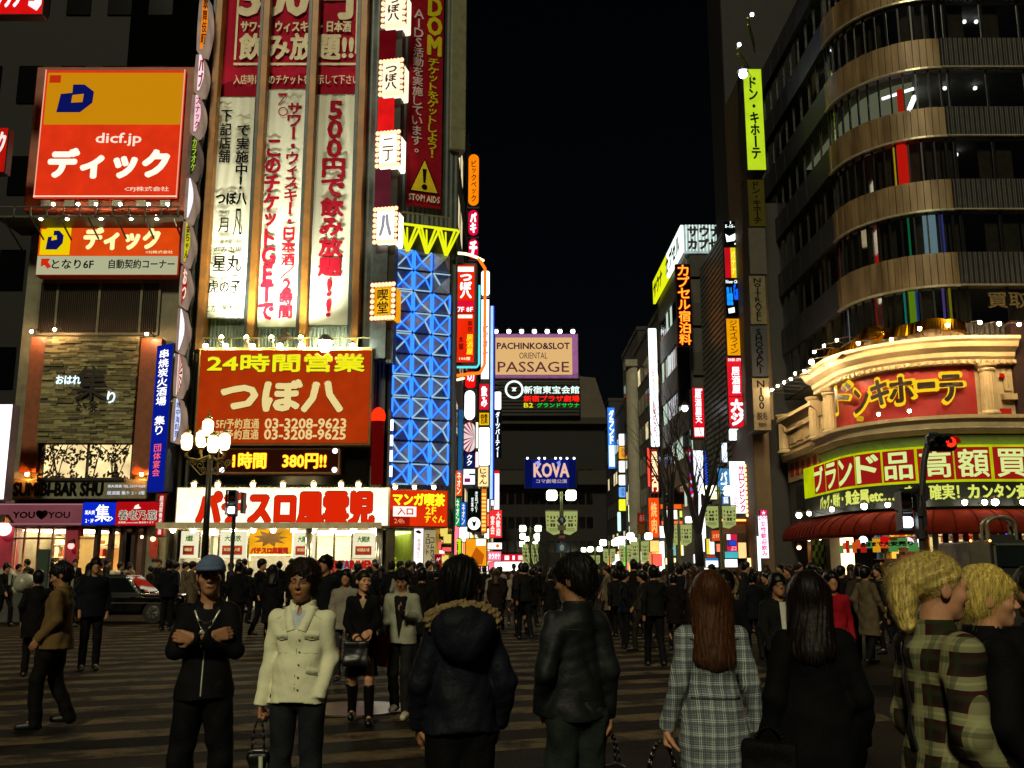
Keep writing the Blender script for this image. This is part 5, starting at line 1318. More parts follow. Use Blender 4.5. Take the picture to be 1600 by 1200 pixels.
for (y0, y1) in bands:
    zt, zb = zq(y0), zq(y1)
    if y1 > 500: zb = zq(535)
    cur, flat, flank, trim, ceil_ = MB(), MB(), MB(), MB(), MB()
    n = 22
    for i in range(n):                     # curved cassette panels with open joints
        a0 = -LA - .3 + (LA + .3) * i / n; a1 = a0 + (LA + .3) / n
        o = random.uniform(-.012, .03)
        sweep(cur, a0 + .012, a1 - .012, rectp(-.25, o, zb, zt), .3)
    for i in range(9): sweep(flat, .0 + 2.9 * i + .02, 2.9 * (i + 1) - .02, rectp(-.25, .06, zb, zt), 3)
    for i in range(8): sweep(flank, -LA - .34 - 1.8 * (i + 1), -LA - .34 - 1.8 * i - .03, rectp(-.25, 0, zb, zt), 3)
    sweep(trim, -LA - .3, 0, rectp(-.05, .07, zb - .09, zb - .002), .3)
    sweep(trim, .02, S_R, rectp(-.05, .10, zb - .06, zb - .002), 2)
    sweep(ceil_, S_L, S_R, rectp(-4.5, -.26, zb - .001, zt), .6)
    cur.build('curved_spandrel', BR, b); flat.build('ribbed_spandrel', GREYP, b); flank.build('flank_spandrel', GREYS, b)
    trim.build('edge_trim', M('#b8ae90', .3, .5), b); ceil_.build('floor_slab', M('#706e5e', .8), b)
core = MB(); sweep(core, S_L, S_R, rectp(-5.2, -4.5, .1, zq(-150)), .8); core.build('inner_wall', M('#1c1812', .8, var=.4), b)
FRM = M('#0f0e0d', .4, .5); GLS = glass_mat('tower_glass', (.55, .58, .55), .32, .03)
for k in range(len(bands) - 1):
    zt, zb = zq(bands[k + 1][1]) - .08, zq(bands[k][0])
    for (s0, s1, pos) in ((-LA, 0, [-LA + LA * i / 11 for i in range(12)]), (.001, S_R, [.35 + 1.7 * i for i in range(15)]), (S_L, -LA - .001, [-LA - .4 - 1.4 * i for i in range(10)])):
        pane = MB(); sweep(pane, s0, s1, [(-.17, zb), (-.17, zt)], .3, False); w_ = pane.build('window', GLS, b)
        frm = MB()
        for a in pos: sweep(frm, a - .035, a + .035, rectp(-.2, -.11, zb, zt), .3)
        frm.build('mullion_grid', FRM, w_)
# things behind the glass, and glowing strips that imitate reflections in it
bl = MB()
for k in range(len(bands) - 1):
    if k == 3: continue
    zt, zb = zq(bands[k + 1][1]) - .1, zq(bands[k][0])
    for i in range(34):
        if random.random() < .55: a = -LA - 6 + i * .8; sweep(bl, a, a + .7, [(-.5, zb), (-.5, zt)], .4, False)
bl.build('blind', M('#4c4230', .8, var=.4), b)
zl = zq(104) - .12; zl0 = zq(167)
q = MB(); sweep(q, -LA - 7, -1.2, rectp(-4.4, -1.0, zl - .04, zl - .02), .5); q.build('glowing_ceiling', E('#b0b490', .5, True), b)  # ceiling glows by itself to imitate light from the tubes
def tube_at(p, q2, z, r=.07, mat=None):
    m = MB(); m.cyl((*path(p[0], p[1])[:2], z), (*path(q2[0], q2[1])[:2], z), r, r, 8); m.build('tube_lamp', mat or E('#f4f8ff', 5, True), b)
tube_at((s_at(1352, zl - .3), -1.4), (s_at(1431, zl - .3) , -1.2), zl - .25)
tube_at((s_at(1420, zl - 1), -3.2), (s_at(1440, zl - 1), -2.0), zl - .3, .12)
tube_at((s_at(1330, zl0 + .4), -1.6), (s_at(1340, zl0 + .4), -1.4), zl0 + .5, .1)
rp = MB(); s_ = s_at(1402, zl - 1); x, y, _, _ = path(s_, -.9)
rp.cyl((x, y, zl0), (x, y, zl - .35), .16, .16, 10); rp.build('red_column', E('#e82810', .9, True), b)
rp = MB(); zl2, zl3 = zq(211) - .1, zq(280); s_ = s_at(1405, zl2 - 1); x, y, _, _ = path(s_, -.5)
rp.cyl((x, y, zl3), (x, y, zl2), .27, .27, 10); rp.build('red_column', E('#ff2010', 1.1, True), b)
rp = MB(); x, y, _, _ = path(s_ - .3, -.45); rp.cyl((x, y, zl3), (x, y, zl2), .06, .06, 6); rp.build('yellow_tube', E('#e8c010', 1.0), b)
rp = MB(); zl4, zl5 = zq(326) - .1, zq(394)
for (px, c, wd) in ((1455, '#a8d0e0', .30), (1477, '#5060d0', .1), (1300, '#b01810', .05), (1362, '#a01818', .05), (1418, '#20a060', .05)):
    q = MB(); s_ = s_at(px, zl4 - 1); sweep(q, s_ - wd, s_ + wd, [(-.4, zl5), (-.4, zl4)], .3, False); q.build('reflection_strip', E(c, .6), b)  # glowing strips imitate coloured reflections in the panes
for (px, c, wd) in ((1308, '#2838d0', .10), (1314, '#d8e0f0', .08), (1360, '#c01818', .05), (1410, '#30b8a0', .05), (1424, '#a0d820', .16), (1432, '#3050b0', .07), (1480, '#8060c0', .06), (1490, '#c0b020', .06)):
    q = MB(); s_ = s_at(px, zq(480)); sweep(q, s_ - wd, s_ + wd, [(-.4, zq(518 if wd < .2 else 512)), (-.4, zq(446 if wd < .2 else 490))], .3, False); q.build('reflection_strip', E(c, .6), b)  # more painted reflections, one floor lower
dn = MB()
for (px, k) in ((1500, 3), (1550, 3), (1532, 4), (1552, 4), (1520, 2)):
    z = zq(bands[k + 1][1]) - .2; s_ = s_at(px, z); x, y, _, _ = path(s_, -1.6); dn.ball((x, y, z), .09, 8, 6)
dn.build('downlight', E('#f0f0ff', 6, True), b)
mb = MB(); fmp = lambda a, y, z: (path(a, -y)[0], path(a, -y)[1], z)
put_text(mb, '買取価格', s_at(1545, zq(465)), zq(480), s_at(1545, zq(465)) + 3.6, zq(455), .10, .03, fmap=fmp); mb.build('lettering', M('#5a4a28', .6), b)

# --- cream classical front, from the cornice down to the awning
CRM = M('#b09a72', .7, var=.22, vs=1.2, bump=.15, bs=14)
sR = s_at(1590, zq(600), .6); sL = -LA - 9.3
zc0, zc1 = zq(566, off=.8), zq(527, off=.8)
cf = MB()
prof = [(.05, zc0), (.45, zc0), (.5, zc0 + (zc1 - zc0) * .18), (.62, zc0 + (zc1 - zc0) * .28), (.66, zc0 + (zc1 - zc0) * .45), (.95, zc0 + (zc1 - zc0) * .62), (1.05, zc0 + (zc1 - zc0) * .8), (1.2, zc0 + (zc1 - zc0) * .88), (1.2, zc1), (.05, zc1)]
sA = s_at(1292, zc0)
sweep(cf, sA - .3, sR, prof, .25)
zf0 = zc0 - 1.3
prof2 = [(.05, zf0 + .1), (.35, zf0 + .1), (.4, zf0 + .3), (.6, zf0 + .5), (.75, zf0 + .62), (.75, zf0 + .8), (.05, zf0 + .8)]
cornice2 = [(o, z + .0) for o, z in prof2]
sweep(cf, sL, sA - .31, [(o, z + (zc0 - zf0) * .18) for o, z in prof2], .5)
cf.build('cornice', CRM, b)
dt = MB()
for s in np.arange(sA - .2, sR - .05, .26): sweep(dt, s, s + .13, rectp(.46, .60, zc0 + .02, zc0 + .16), .3)
for s in np.arange(sL, sA - .5, .3): sweep(dt, s, s + .15, rectp(.36, .5, zf0 + (zc0 - zf0) * .18 + .0, zf0 + (zc0 - zf0) * .18 + .13), .4)
dt.build('dentil_molding', CRM, b)
zp0, zp1 = zq(647, off=.6), zc0 - .004
rdp = MB(); sB0, sB1 = s_at(1303, zq(620), .3), s_at(1528, zq(620), .3)
sweep(rdp, sB0, sB1, rectp(.05, .2, zp0, zp1), .25); rdp.build('red_panel', M('#8c0c06', .6, var=.15), b)
wl = MB(); sweep(wl, sL, sB0 - .002, rectp(.02, .22, zp0, zf0 + 1.0), .4); sweep(wl, sB1 + .002, sR, rectp(.02, .22, zp0, zp1), .4); wl.build('panel_wall', CRM, b)
pn = MB()
for i in range(5):
    a = sL + .7 + i * ((sB0 - sL - 1.2) / 5)
    for (d0, d1, o) in ((0, 1.35, .30), (.18, 1.17, .36)): sweep(pn, a + d0, a + d1, rectp(.2, o, zp0 + .22 + d0, zf0 + .22 - d0), .4)
for (d0, o) in ((0, .30), (.14, .36)): sweep(pn, sB1 + 1.15 + d0, sR - .1 - d0, rectp(.2, o, zq(612) + d0, zp1 - .3 - d0), 1)
sweep(pn, sB1 + 1.0, sR, rectp(.2, .5, zq(627), zq(618)), 1)
pn.build('panel', CRM, b)
def pilaster(s, w=.62):
    x, y, nx, ny = path(s, .42)
    m = MB(); m.cyl((x, y, zp0 + .15), (x, y, zp1 - .3), w * .46, w * .42, 18); o = m.build('shaft', CRM, b)
    fl_ = MB()
    for k in range(14):
        t = 2 * PI * k / 14; fl_.cyl((x + w * .46 * math.cos(t), y + w * .46 * math.sin(t), zp0 + .2), (x + w * .42 * math.cos(t), y + w * .42 * math.sin(t), zp1 - .35), .028, .028, 5)
    fl_.build('fluting', CRM, o)
    cp = MB(); cp.lathe([(w * .5, zp1 - .32), (w * .56, zp1 - .25), (w * .5, zp1 - .2), (w * .66, zp1 - .1), (w * .7, zp1 - .005)], (x, y, 0), 18); cp.lathe([(w * .66, zp0 + .005), (w * .66, zp0 + .08), (w * .52, zp0 + .17)], (x, y, 0), 18); cp.build('capital', CRM, o)
for s in (sB1 + .4, sB0 - .15, sL + .3, sB0 - 2.4): pilaster(s)
lg = MB(); zl0_, zl1_ = zq(677, off=1), zq(647, off=1)
sweep(lg, sB0 - 1.2, S_R, [(.05, zl0_), (.75, zl0_ + .05), (.95, zl0_ + .25), (.85, zl0_ + .5), (1.05, zl1_ - .15), (1.05, zl1_ - .003), (.05, zl1_ - .003)], .25)
sweep(lg, sL, sB0 - 1.22, [(.05, zl0_ + .35), (.5, zl0_ + .35), (.6, zl1_ - .15), (.6, zl1_ - .003), (.05, zl1_ - .003)], .5)
lg.build('ledge', CRM, b)
bal = MB()
sweep(bal, sL, sB0 - 1.25, rectp(.02, .25, zl0_ - .75, zl0_ + .34), .5)
bal.build('parapet_wall', CRM, b)
for s in np.arange(sL + .6, sB0 - 1.7, 1.0):
    rdm = MB(); sweep(rdm, s, s + .5, rectp(.24, .28, zl0_ - .5, zl0_ + .2), .5); rdm.build('red_inset', M('#a02010', .6), b)
cv = MB(); sweep(cv, sB0 - 1.8, S_R, [(.05, zl0_ - .5), (.3, zl0_ - .45), (.62, zl0_ - .01), (.05, zl0_ - .01)], .25); cv.build('cove', M('#8a9a68', .6, var=.2), b)  # the green light in the cove is put into its colour
gy = MB(); sweep(gy, sL, s_at(1256, zq(760), .4), rectp(.0, .2, 3.6, zl0_ - .76), .5); gy.build('grey_wall', M('#4a463e', .6, var=.3), b)
q = MB(); s_ = sL + 1.2; sweep(q, s_, s_ + 1.4, rectp(.2, .23, 4.6, 6.0), .5); q.build('side_window', M('#141a18', .15, spec=.8), b)
rs_ = MB(); sweep(rs_, s_at(1570, zq(645), .6), s_at(1586, zq(645), .6), rectp(.22, .3, zq(655), zq(640)), .3); rs_.build('red_plaque', E('#c02818', .7), b)
rs_ = MB(); sweep(rs_, s_at(1563, zq(588), .4), s_at(1569, zq(588), .4), rectp(.36, .4, zq(592), zq(586)), .3); rs_.build('red_mark', E('#d02010', .8), b)
# end wall beyond the cream front
dk = MB(); sweep(dk, sR + .01, S_R, rectp(.0, .45, zl1_, zq(505)), 2); dk.build('dark_wall', M('#2a0c08', .7, var=.4), b)

# gold scroll
gm = MB(); zg = zc1
ss = np.linspace(s_at(1290, zg + .3, 1), s_at(1508, zg + .3, 1), 70)
s_0, s_1 = ss[0], ss[-1]
v = []; f = []
for i, s in enumerate(ss):
    u = i / 69
    up = .28 + .30 * math.cos(u * 4 * PI + .6) * (1 if u > .1 else u * 10) + (.5 if u > .55 and u < .9 else 0) * math.sin((u - .55) / .35 * PI) - .3 * max(0, u - .88) * 5
    wv = .12 * math.sin(u * 34)
    x, y, _, _ = path(s, 1.15 + wv); x2, y2, _, _ = path(s, 1.0 + wv * .3)
    v += [(x, y, zg + up - .24), (x2, y2, zg + up + .26), (path(s, .8)[0], path(s, .8)[1], zg + up + .2), (path(s, .85)[0], path(s, .85)[1], zg + up - .22)]
for i in range(69):
    for j in range(4): f.append((i * 4 + j, i * 4 + 4 + j, i * 4 + 4 + (j + 1) % 4, i * 4 + (j + 1) % 4))
gs = thing('gold_scroll', 'gilded ribbon scroll with a round rosette lying along the cream cornice', 'ornament')
link_mesh('ribbon', v, f, M('#d08a18', .18, 1.0, var=.15), gs)
s_ = s_at(1371, zg + .3, 1.2); x, y, nx, ny = path(s_, 1.3)
gm.cyl((x, y, zg + .42), (x + nx * .15, y + ny * .15, zg + .42), .36, .30, 18); gm.cyl((x + nx * .15, y + ny * .15, zg + .42), (x + nx * .22, y + ny * .22, zg + .42), .2, .16, 14); gm.build('rosette', M('#d89820', .2, 1.0, var=.1), gs)

# big katakana on the red panel: brown faces, yellow outlines
st = thing('store_lettering', 'big outlined yellow katakana standing on the curved red panel', 'sign')
lt_o, lt_i = MB(), MB()
_yk = path(s_at(1487, 9, .5), .5)[1]; ZK1, ZK0 = at(1487, 585, _yk).z, at(1487, 628, _yk).z
chars = [('ド', 1303, 1331, 600, 641, 1), ('ン', 1333, 1357, 606, 646, 1), ('キ', 1359, 1389, 592, 634, 0), ('ホ', 1387, 1427, 588, 630, 0), ('ー', 1432, 1462, 596, 608, 0), ('テ', 1467, 1506, 584, 628, 0)]
for ch, xa, xb, ya, yb, lit in chars:
    _y = path(s_at((xa + xb) / 2, 9, .5), .5)[1]; za, zb_ = at((xa + xb) / 2, ya, _y).z, at((xa + xb) / 2, yb, _y).z
    s0, s1 = s_at(xa, (za + zb_) / 2, .5), s_at(xb, (za + zb_) / 2, .5)
    put_text(lt_o, ch, s0 - .04, zb_ - .04, s1 + .04, za + .04, -.42, .085, fmap=fmp)
    put_text(lt_i, ch, s0 + .06, zb_ + .06, s1 - .06, za - .06, -.47, .045, fmap=fmp)
x, y, nx, ny = path(s_at(1344, zq(640), .5), .5)
lt_o.build('outline', E('#f0c41c', 1.1), st); lt_i.build('face', M('#2a1808', .35), st)
q = MB(); s_ = s_at(1342, zq(640), .5); x, y, nx, ny = path(s_, .5); 
dt_ = MB(); dt_.cyl((path(s_at(1341, zq(643), .5), .3)[0], path(s_at(1341, zq(643), .5), .3)[1], zq(641)), (path(s_at(1341, zq(643), .5), .5)[0], path(s_at(1341, zq(643), .5), .5)[1], zq(641)), .12, .12, 12); dt_.build('dot', E('#d8a818', .8), st)

# second sign: red tiles with pale characters, black strip beneath
bs_ = thing('buying_sign', 'long curved yellow sign of red tiles with pale characters over a black strip', 'sign')
zs1, zs0 = zq(694, off=.7), zq(752, off=.7); zk0 = zq(790, off=.7)
sS = s_at(1254, zq(745), .7)
pb = MB(); sweep(pb, sS, S_R, rectp(.2, .6, zs0, zs1), .25); pb.build('panel', E('#c8d808', .75, True, .2), bs_)  # glowing face stands in for the floodlights' light on the sign
pb = MB(); sweep(pb, sS, S_R, rectp(.2, .61, zk0, zs0 - .003), .25); pb.build('black_strip', M('#14180c', .5), bs_)
tl = MB(); tx = MB()
tiles = [('ブ', 1272, 1288), ('ラ', 1290, 1308), ('ン', 1310, 1334), ('ド', 1337, 1376), ('品', 1380, 1428), ('高', 1434, 1489), ('額', 1493, 1548), ('買', 1553, 1608), ('取', 1613, 1668)]
for ch, xa, xb in tiles:
    zm = (zs0 + zs1) / 2; s0, s1 = s_at(xa, zm, .65), s_at(xb, zm, .65)
    sweep(tl, s0, s1, rectp(.6, .64, zs0 + .1, zs1 - .1), .25)
    wd = (s1 - s0); put_text(tx, ch, s0 + wd * .08, zs0 + .2, s1 - wd * .08, zs1 - .2, -.67, .04, fmap=fmp)
tl.build('tile', E('#a81c18', .75), bs_); tx.build('lettering', E('#d8e890', 1.0), bs_)
tx = MB()
zz0, zz1 = zk0 + .28, zs0 - .1
for (txt, xa, xb) in (('バッグ・時計・貴金属etc…', 1282, 1398), ('安心確実！', 1415, 1500), ('カンタン査定', 1514, 1625)):
    put_text(tx, txt, s_at(xa, zz0, .65), zz0, s_at(xb, zz0, .65), zz1, -.64, .028, fmap=fmp)
tx.build('lettering', E('#e0e868', .95), bs_)
for i, px in enumerate((1250, 1266, 1302, 1352, 1389, 1422, 1437, 1506, 1538, 1554, 1597)):
    s_ = s_at(px, zk0 + .05, 1.2); x, y, nx, ny = path(s_, 1.25)
    lamp('white floodlight in the row along the foot of the yellow and red store sign', (x, y, zk0 + .1), .11 if i % 3 else .14, 26, '#f4f0d8', (-nx * .9, -ny * .9, -.1), group='floodlights along the foot of the store sign')
# awning
awn = thing('awning', 'long rounded red awning wrapping the shop at the foot of the corner store', 'awning')
za1, za0 = zq(795, off=.5), zq(829, off=1.8)
m = MB(); sAw = s_at(1226, za0, 1.8)
sweep(m, sAw, S_R, [(.2, za1)] + [(.3 + 1.6 * math.sin(t), za0 + (za1 - za0) * math.cos(t)) for t in np.linspace(.1, PI / 2, 8)] + [(1.9, za0 - .12), (1.8, za0 - .12), (.3, za0 - .05)], .22)
m.build('cloth', M('#541508', .9, var=.25, vs=2, spec=.06), awn, True)
m = MB()
for s in np.arange(sAw, S_R, .55): sweep(m, s, s + .03, [(.31 + 1.63 * math.sin(t), za0 + .02 + (za1 - za0) * math.cos(t)) for t in np.linspace(.1, PI / 2, 8)] + [(.2, za0)], .1)
m.build('seam', M('#3c0b04', .9, spec=.05), awn)
# shop under the awning
shp = thing('discount_shop', 'glaring crowded shop mouth full of coloured goods under the red awning', 'shop')
sS0, sS1 = s_at(1216, 2, .0), S_R
m = MB(); sweep(m, -LA - 8, S_R, rectp(-4.4, -4.2, .1, 4.2), .5); m.build('back_wall', M('#b08858', .7, var=.3), shp)
m = MB(); sweep(m, -LA - 8, S_R, rectp(-4.2, .1, 3.55, 3.6), .5); m.build('ceiling', M('#c0a888', .7), shp)
m = MB(); 
for a in np.arange(-LA - 4, S_R - 1, 1.8): sweep(m, a, a + 1.2, rectp(-2.4, -2.1, 3.42, 3.5), .4)
m.build('ceiling_light', E('#ffe0b0', 11, True), shp)
m = MB(); sweep(m, -LA - 6.4, -LA - 3.4, rectp(-.4, .1, .1, 3.5), .5); m.build('side_wall', M('#4a443a', .6, var=.3), shp)
m = MB(); a = s_at(1270, 1.5); sweep(m, a - 1.0, a + .2, rectp(-.6, -.1, .1, 3.5), .4); m.build('cream_wall', M('#c09868', .6, var=.2), shp)
m = MB(); a = s_at(1306, 2); sweep(m, a - .55, a + .55, rectp(-.7, -.4, .9, 3.1), .3); m.build('bright_panel', E('#ffe0a0', 3.2, True, .2), shp)
hd = MB(); tx = MB()
pal = [E('#d85020', .8), E('#e8a020', .8), E('#58a050', .6), E('#b82018', .8), E('#f0d890', 1.0)]
s_ = s_at(1310, 2.9, .2)
for i in range(26):
    hd.k = random.randrange(5); sweep(hd, s_ + i * .42, s_ + i * .42 + .40, rectp(.12, .16, 2.35 + .18 * (i % 2), 2.72 + .1 * (i % 3)), .5)
hd.build('price_board', pal, shp)
put_text(tx, '閉店まで大安売り', s_at(1345, 3, .2), 2.6, s_at(1425, 3, .2), 2.78, -.18, .02, fmap=fmp); tx.build('lettering', M('#1a0804', .6), shp)
gd = MB(); sf = MB()
gmats = [M(h, .45) for h in ('#d84030', '#e8b040', '#3880c0', '#409858', '#f0e4d0', '#b04888', '#e0d850', '#a05028')] + [E('#40e080', 1.2), E('#5070ff', 1.2), E('#ffb040', 1.5), E('#ffffff', 2.0)]
for tier in range(7):
    z = .25 + .46 * tier; sweep(sf, -6.2, 14, rectp(-1.5, -.75, z - .03, z), .4)
    a = -6.1
    while a < 13.8:
        w2, h2 = random.uniform(.06, .17), random.uniform(.14, .40); o = random.uniform(-1.2, -.85)
        x, y, nx, ny = path(a + w2, o); gd.k = int(random.random() * 8) if random.random() < .9 else 8 + random.randrange(4)
        th = math.atan2(nx, -ny); c_, s__ = math.cos(th), math.sin(th)
        cn = [(x + u * c_ * w2 - v * nx * .1, y + u * s__ * w2 - v * ny * .1) for u, v in ((-1, -1), (1, -1), (1, 1), (-1, 1))]
        gd.add([(p, q, z) for p, q in cn] + [(p, q, z + h2) for p, q in cn], [(0, 1, 2, 3), (4, 5, 6, 7), (0, 1, 5, 4), (1, 2, 6, 5), (2, 3, 7, 6), (3, 0, 4, 7)])
        a += 2 * w2 + random.uniform(.005, .09)
gd.build('merchandise', gmats, shp)['kind'] = 'stuff'; sf.build('shelf', M('#8a6840', .6), shp)
m = MB(); sweep(m, -6.3, 14, rectp(-.35, -.15, 3.46, 3.53), .4); m.build('strip_light', E('#ffd9a0', 9, True), shp)
for (px, py, r, c, s, lb) in ((1349, 843, .20, '#e0e4ff', 3, 'white globe lamp inside the discount shop'), (1419, 851, .22, '#f0c0d0', 1.6, 'pink faceted lamp ball inside the discount shop'), (1382, 849, .26, '#d81010', .8, 'red paper ball hanging inside the discount shop')):
    z = 2.9 - (py - 843) * .02; x, y, _, _ = path(s_at(px, z, -.4), -.4)
    t = thing('ball_lamp', lb, 'lamp', (x, y, z)); MB().ball((0, 0, 0), r, 12, 8).build('globe', E(c, s, True), t, True); MB().cyl((0, 0, r), (0, 0, 3.52 - z), .012, .012, 5).build('cord', M('#101010', .6), t)
rl = MB()
for i in range(18):
    a = s_at(1448, 3, .3) + i * .33; x, y, _, _ = path(a, .5)
    rl.k = i % 4; rl.box(x - .12, x + .12, y, y + .04, 2.0 + .2 * random.random(), 3.15)
rl.build('hanging_goods', [M('#c86020', .5), M('#e0e0d8', .4), M('#303848', .4), M('#c82838', .5)], shp)
for i, (px, py) in enumerate(((1261, 831), (1269, 829), (1278, 828))):
    x, y, nx, ny = path(s_at(px, 3.2, .5), .4); lamp('round bare bulb in the row of three under the left end of the red awning', (x, y, 3.12), .09, 12, '#ffe8d0', (0, .4, .2), group='three bare bulbs under the awning')
x, y, _, _ = path(s_at(1251, 2.9, .2), .3); lamp('single round wall lamp left of the bright shop mouth', (x, y, 2.75), .11, 10, '#ffc080', (0, .4, .1))
t = thing('fabric_streamer', 'green and black patterned cloth hanging beside the bright panel in the shop mouth', 'cloth')
x, y, _, _ = path(s_at(1283, 2.5, .3), .35); t.location = (x, y, 0)
m = MB()
for i in range(6):
    for j in range(5): m.k = (i + j) % 2; m.add([(-.35 + .14 * i - .1 * (j > 2), 0, 3.1 - .3 * j), (-.21 + .14 * i, 0, 3.1 - .3 * j), (-.24 + .13 * i, -.03, 2.8 - .3 * j), (-.40 + .14 * i, -.03, 2.8 - .3 * j)], [(0, 1, 2, 3)])
m.build('cloth', [M('#7a9a20', .7), M('#141c08', .7)], t)

# arms and lamps that flood the cream front
for i, px in enumerate((1307, 1287, 1272, 1266, 1255, 1241, 1234, 1224, 1214, 1205, 1198, 1187)):
    py = (526, 535, 545, 562, 576, 580, 589, 594, 600, 606, 611, 617)[i]
    off = 2.0
    s_ = s_at(px, 11.5, off, -22, 0)
    x, y, nx, ny = path(s_, off)
    # height where the picture shows the lamp
    lo_ = proj((x, y, 5))[1]; z = 5 + (lo_ - py) / (lo_ - proj((x, y, 6))[1])
    lamp('warm floodlight on an arm in the receding row over the cream side front', (x, y, z), .06 if i != 3 else .10, 850, '#ffe2b0', (-nx * 1.9, -ny * 1.9, .15), group='floodlights over the cream front')
for i, px in enumerate((1340, 1392, 1437, 1480, 1532, 1562, 1592)):
    py = (517, 520, 508, 506, 504, 506, 507)[i]
    z = zq(py, px, 2.2); s_ = s_at(px, z, 2.2); x, y, nx, ny = path(s_, 2.2)
    lamp('warm floodlight on an arm over the cornice and gold scroll', (x, y, z), .07, 1000, '#ffd8a0', (-nx * 2.1, -ny * 2.1, .15), group='floodlights over the cornice')
for i, px in enumerate((1375, 1422)):
    z = zq(632, px, 1.0); s_ = s_at(px, z, 1.0); x, y, nx, ny = path(s_, 1.1)
    lamp('small white lamp shining up at the katakana from the ledge', (x, y, zl1_ + .25), .07, 90, '#fff0d0', (-nx * .3, -ny * .3, -.2), group='ledge lamps under the katakana')
# ------------------------------------------------------------------ street furniture
STEEL = M('#2a2a26', .45, .5)
# ornate lamp with five lantern globes
YO = 33.0
p = at(320, 860, YO)
t = thing('ornate_street_lamp', 'ornate street lamp with a cluster of five glowing lantern globes and scrolled brackets', 'street lamp', (p.x, YO, 0))
px_ = p.x
zl = lambda py: at(320, py, YO).z
m = MB(); m.cyl((0, 0, .0), (0, 0, 1.9), .17, .15, 12); m.lathe([(.28, 0), (.28, .25), (.2, .35), (.2, .5)], n=14); m.cyl((0, 0, 1.9), (0, 0, zl(715)), .115, .085, 12); m.cyl((0, 0, zl(715)), (0, 0, zl(682)), .07, .06, 10)
m.build('pole', M('#3a352c', .4, .5), t, True)
sc = MB()
for (gx, gy, dy) in ((292, 690, 0), (315, 686, .45), (333, 694, -.45), (351, 690, 0)):
    q = at(gx, gy + 14, YO + dy); x = q.x - px_
    sc.tube([(0, dy * .1, zl(712)), (x * .5, dy * .5, zl(719)), (x * .9, dy * .9, zl(716)), (x, dy, q.z - .15)], [.05, .045, .04, .04], 6)
for sx in (-1, 1):
    for (cx, cz, r) in ((.34, zl(727), .17), (.62, zl(724), .13), (.22, zl(735), .12)):
        pts = [(sx * (cx + r * (1 - k / 22) * math.cos(k * .55)), 0, cz + r * (1 - k / 22) * math.sin(k * .55)) for k in range(18)]
        sc.tube(pts, .018, 5)
    sc.tube([(0, 0, zl(738)), (sx * .3, 0, zl(742)), (sx * .6, 0, zl(728)), (sx * .8, 0, zl(720))], .02, 5)
sc.build('scroll_bracket', M('#6a5c28', .4, .5), t)
for (gx, gy, dy, lb) in ((325, 668, 0, 1), (292, 690, 0, 0), (315, 686, .45, 0), (333, 694, -.45, 0), (351, 690, 0, 0)):
    q = at(gx, gy, YO + dy); x, z = q.x - px_, q.z
    g = MB(); g.lathe([(.10, -.28), (.165, -.22), (.195, 0), (.18, .20), (.10, .27)], (x, dy, z), 14)
    gl = g.build('globe', E('#ffdf9c', 6, True), t, True)
    c = MB(); c.lathe([(.03, -.55), (.06, -.5), (.06, -.38), (.14, -.31)], (x, dy, z), 10); c.lathe([(.15, .3), (.12, .36), (.03, .42), (.015, .6)], (x, dy, z), 10); c.build('cap', M('#7a6420', .4, .5), gl)

# pedestrian signal by the ornate lamp
def pedestrian_signal(label, px, py, Y, pybase=None, hood=True):
    q = at(px, py, Y)
    t = thing('pedestrian_signal', label, 'traffic light', (q.x, Y, 0))
    z = q.z
    m = MB()
    for dz in (0, .42): m.bbox(-.15, .15, .0, .22, z - .2 + dz, z + .2 + dz, .03)
    m.build('housing', M('#16161a', .5), t)
    MB().bbox(-.11, .11, -.03, -.002, z - .11, z + .11, .04).build('lit_lens', E('#e8f4ff', 5, True), t)
    MB().bbox(-.11, .11, -.03, -.002, z + .31, z + .53, .04).build('dark_lens', M('#180606', .3), t)
    m = MB(); m.box(-.15, .15, -.25, -.04, z + .6, z + .62); m.box(-.15, .15, -.25, -.04, z + .18, z + .2); m.box(-.16, -.15, -.2, -.0, z - .15, z + .6); m.box(.15, .16, -.2, -.0, z - .15, z + .6); m.build('visor', M('#101012', .5), t)
    MB().box(.30, .38, -.1, .25, z - .1, z + .55).build('side_housing', M('#141416', .5), t)
    return t, z
t, z = pedestrian_signal('pedestrian signal with its lower lens lit white, standing beside the ornate lamp', 362, 797, 31)
m = MB(); m.cyl((0, .3, 0), (0, .3, z + .5), .06, .06, 10); m.box(-.03, .03, .2, .3, z, z + .05); m.build('pole', M('#1c1b18', .5), t)

# traffic signal with a bent pole on the right
YT = 20.0
q = at(1441, 850, YT)
t = thing('traffic_signal', 'horizontal traffic signal showing red on a dark bent pole in front of the store sign', 'traffic light', (q.x, YT, 0))
zt = lambda py: at(1445, py, YT).z
xt = lambda px, py: at(px, py, YT).x - q.x
m = MB(); m.tube([(0, 0, 0), (0, 0, 1.2)], .11, 12); m.tube([(0, 0, 1.2), (0, 0, zt(800)), (xt(1441, 760), 0, zt(760)), (xt(1444, 720), 0, zt(720)), (xt(1448, 700), 0, zt(700)), (xt(1456, 692), 0, zt(692))], .065, 10)
m.build('pole', M('#241f1c', .5), t)
for py in (800, 835): MB().cyl((0, 0, zt(py) - .09), (0, 0, zt(py) + .09), .12, .12, 12).build('clamp', M('#1a1614', .5), t)
a = xt(1447, 690); bx_ = xt(1490, 690); zc = zt(692)
MB().bbox(a, bx_ + .04, -.12, .16, zc - .17, zc + .19, .07).build('housing', M('#17151a', .45), t)
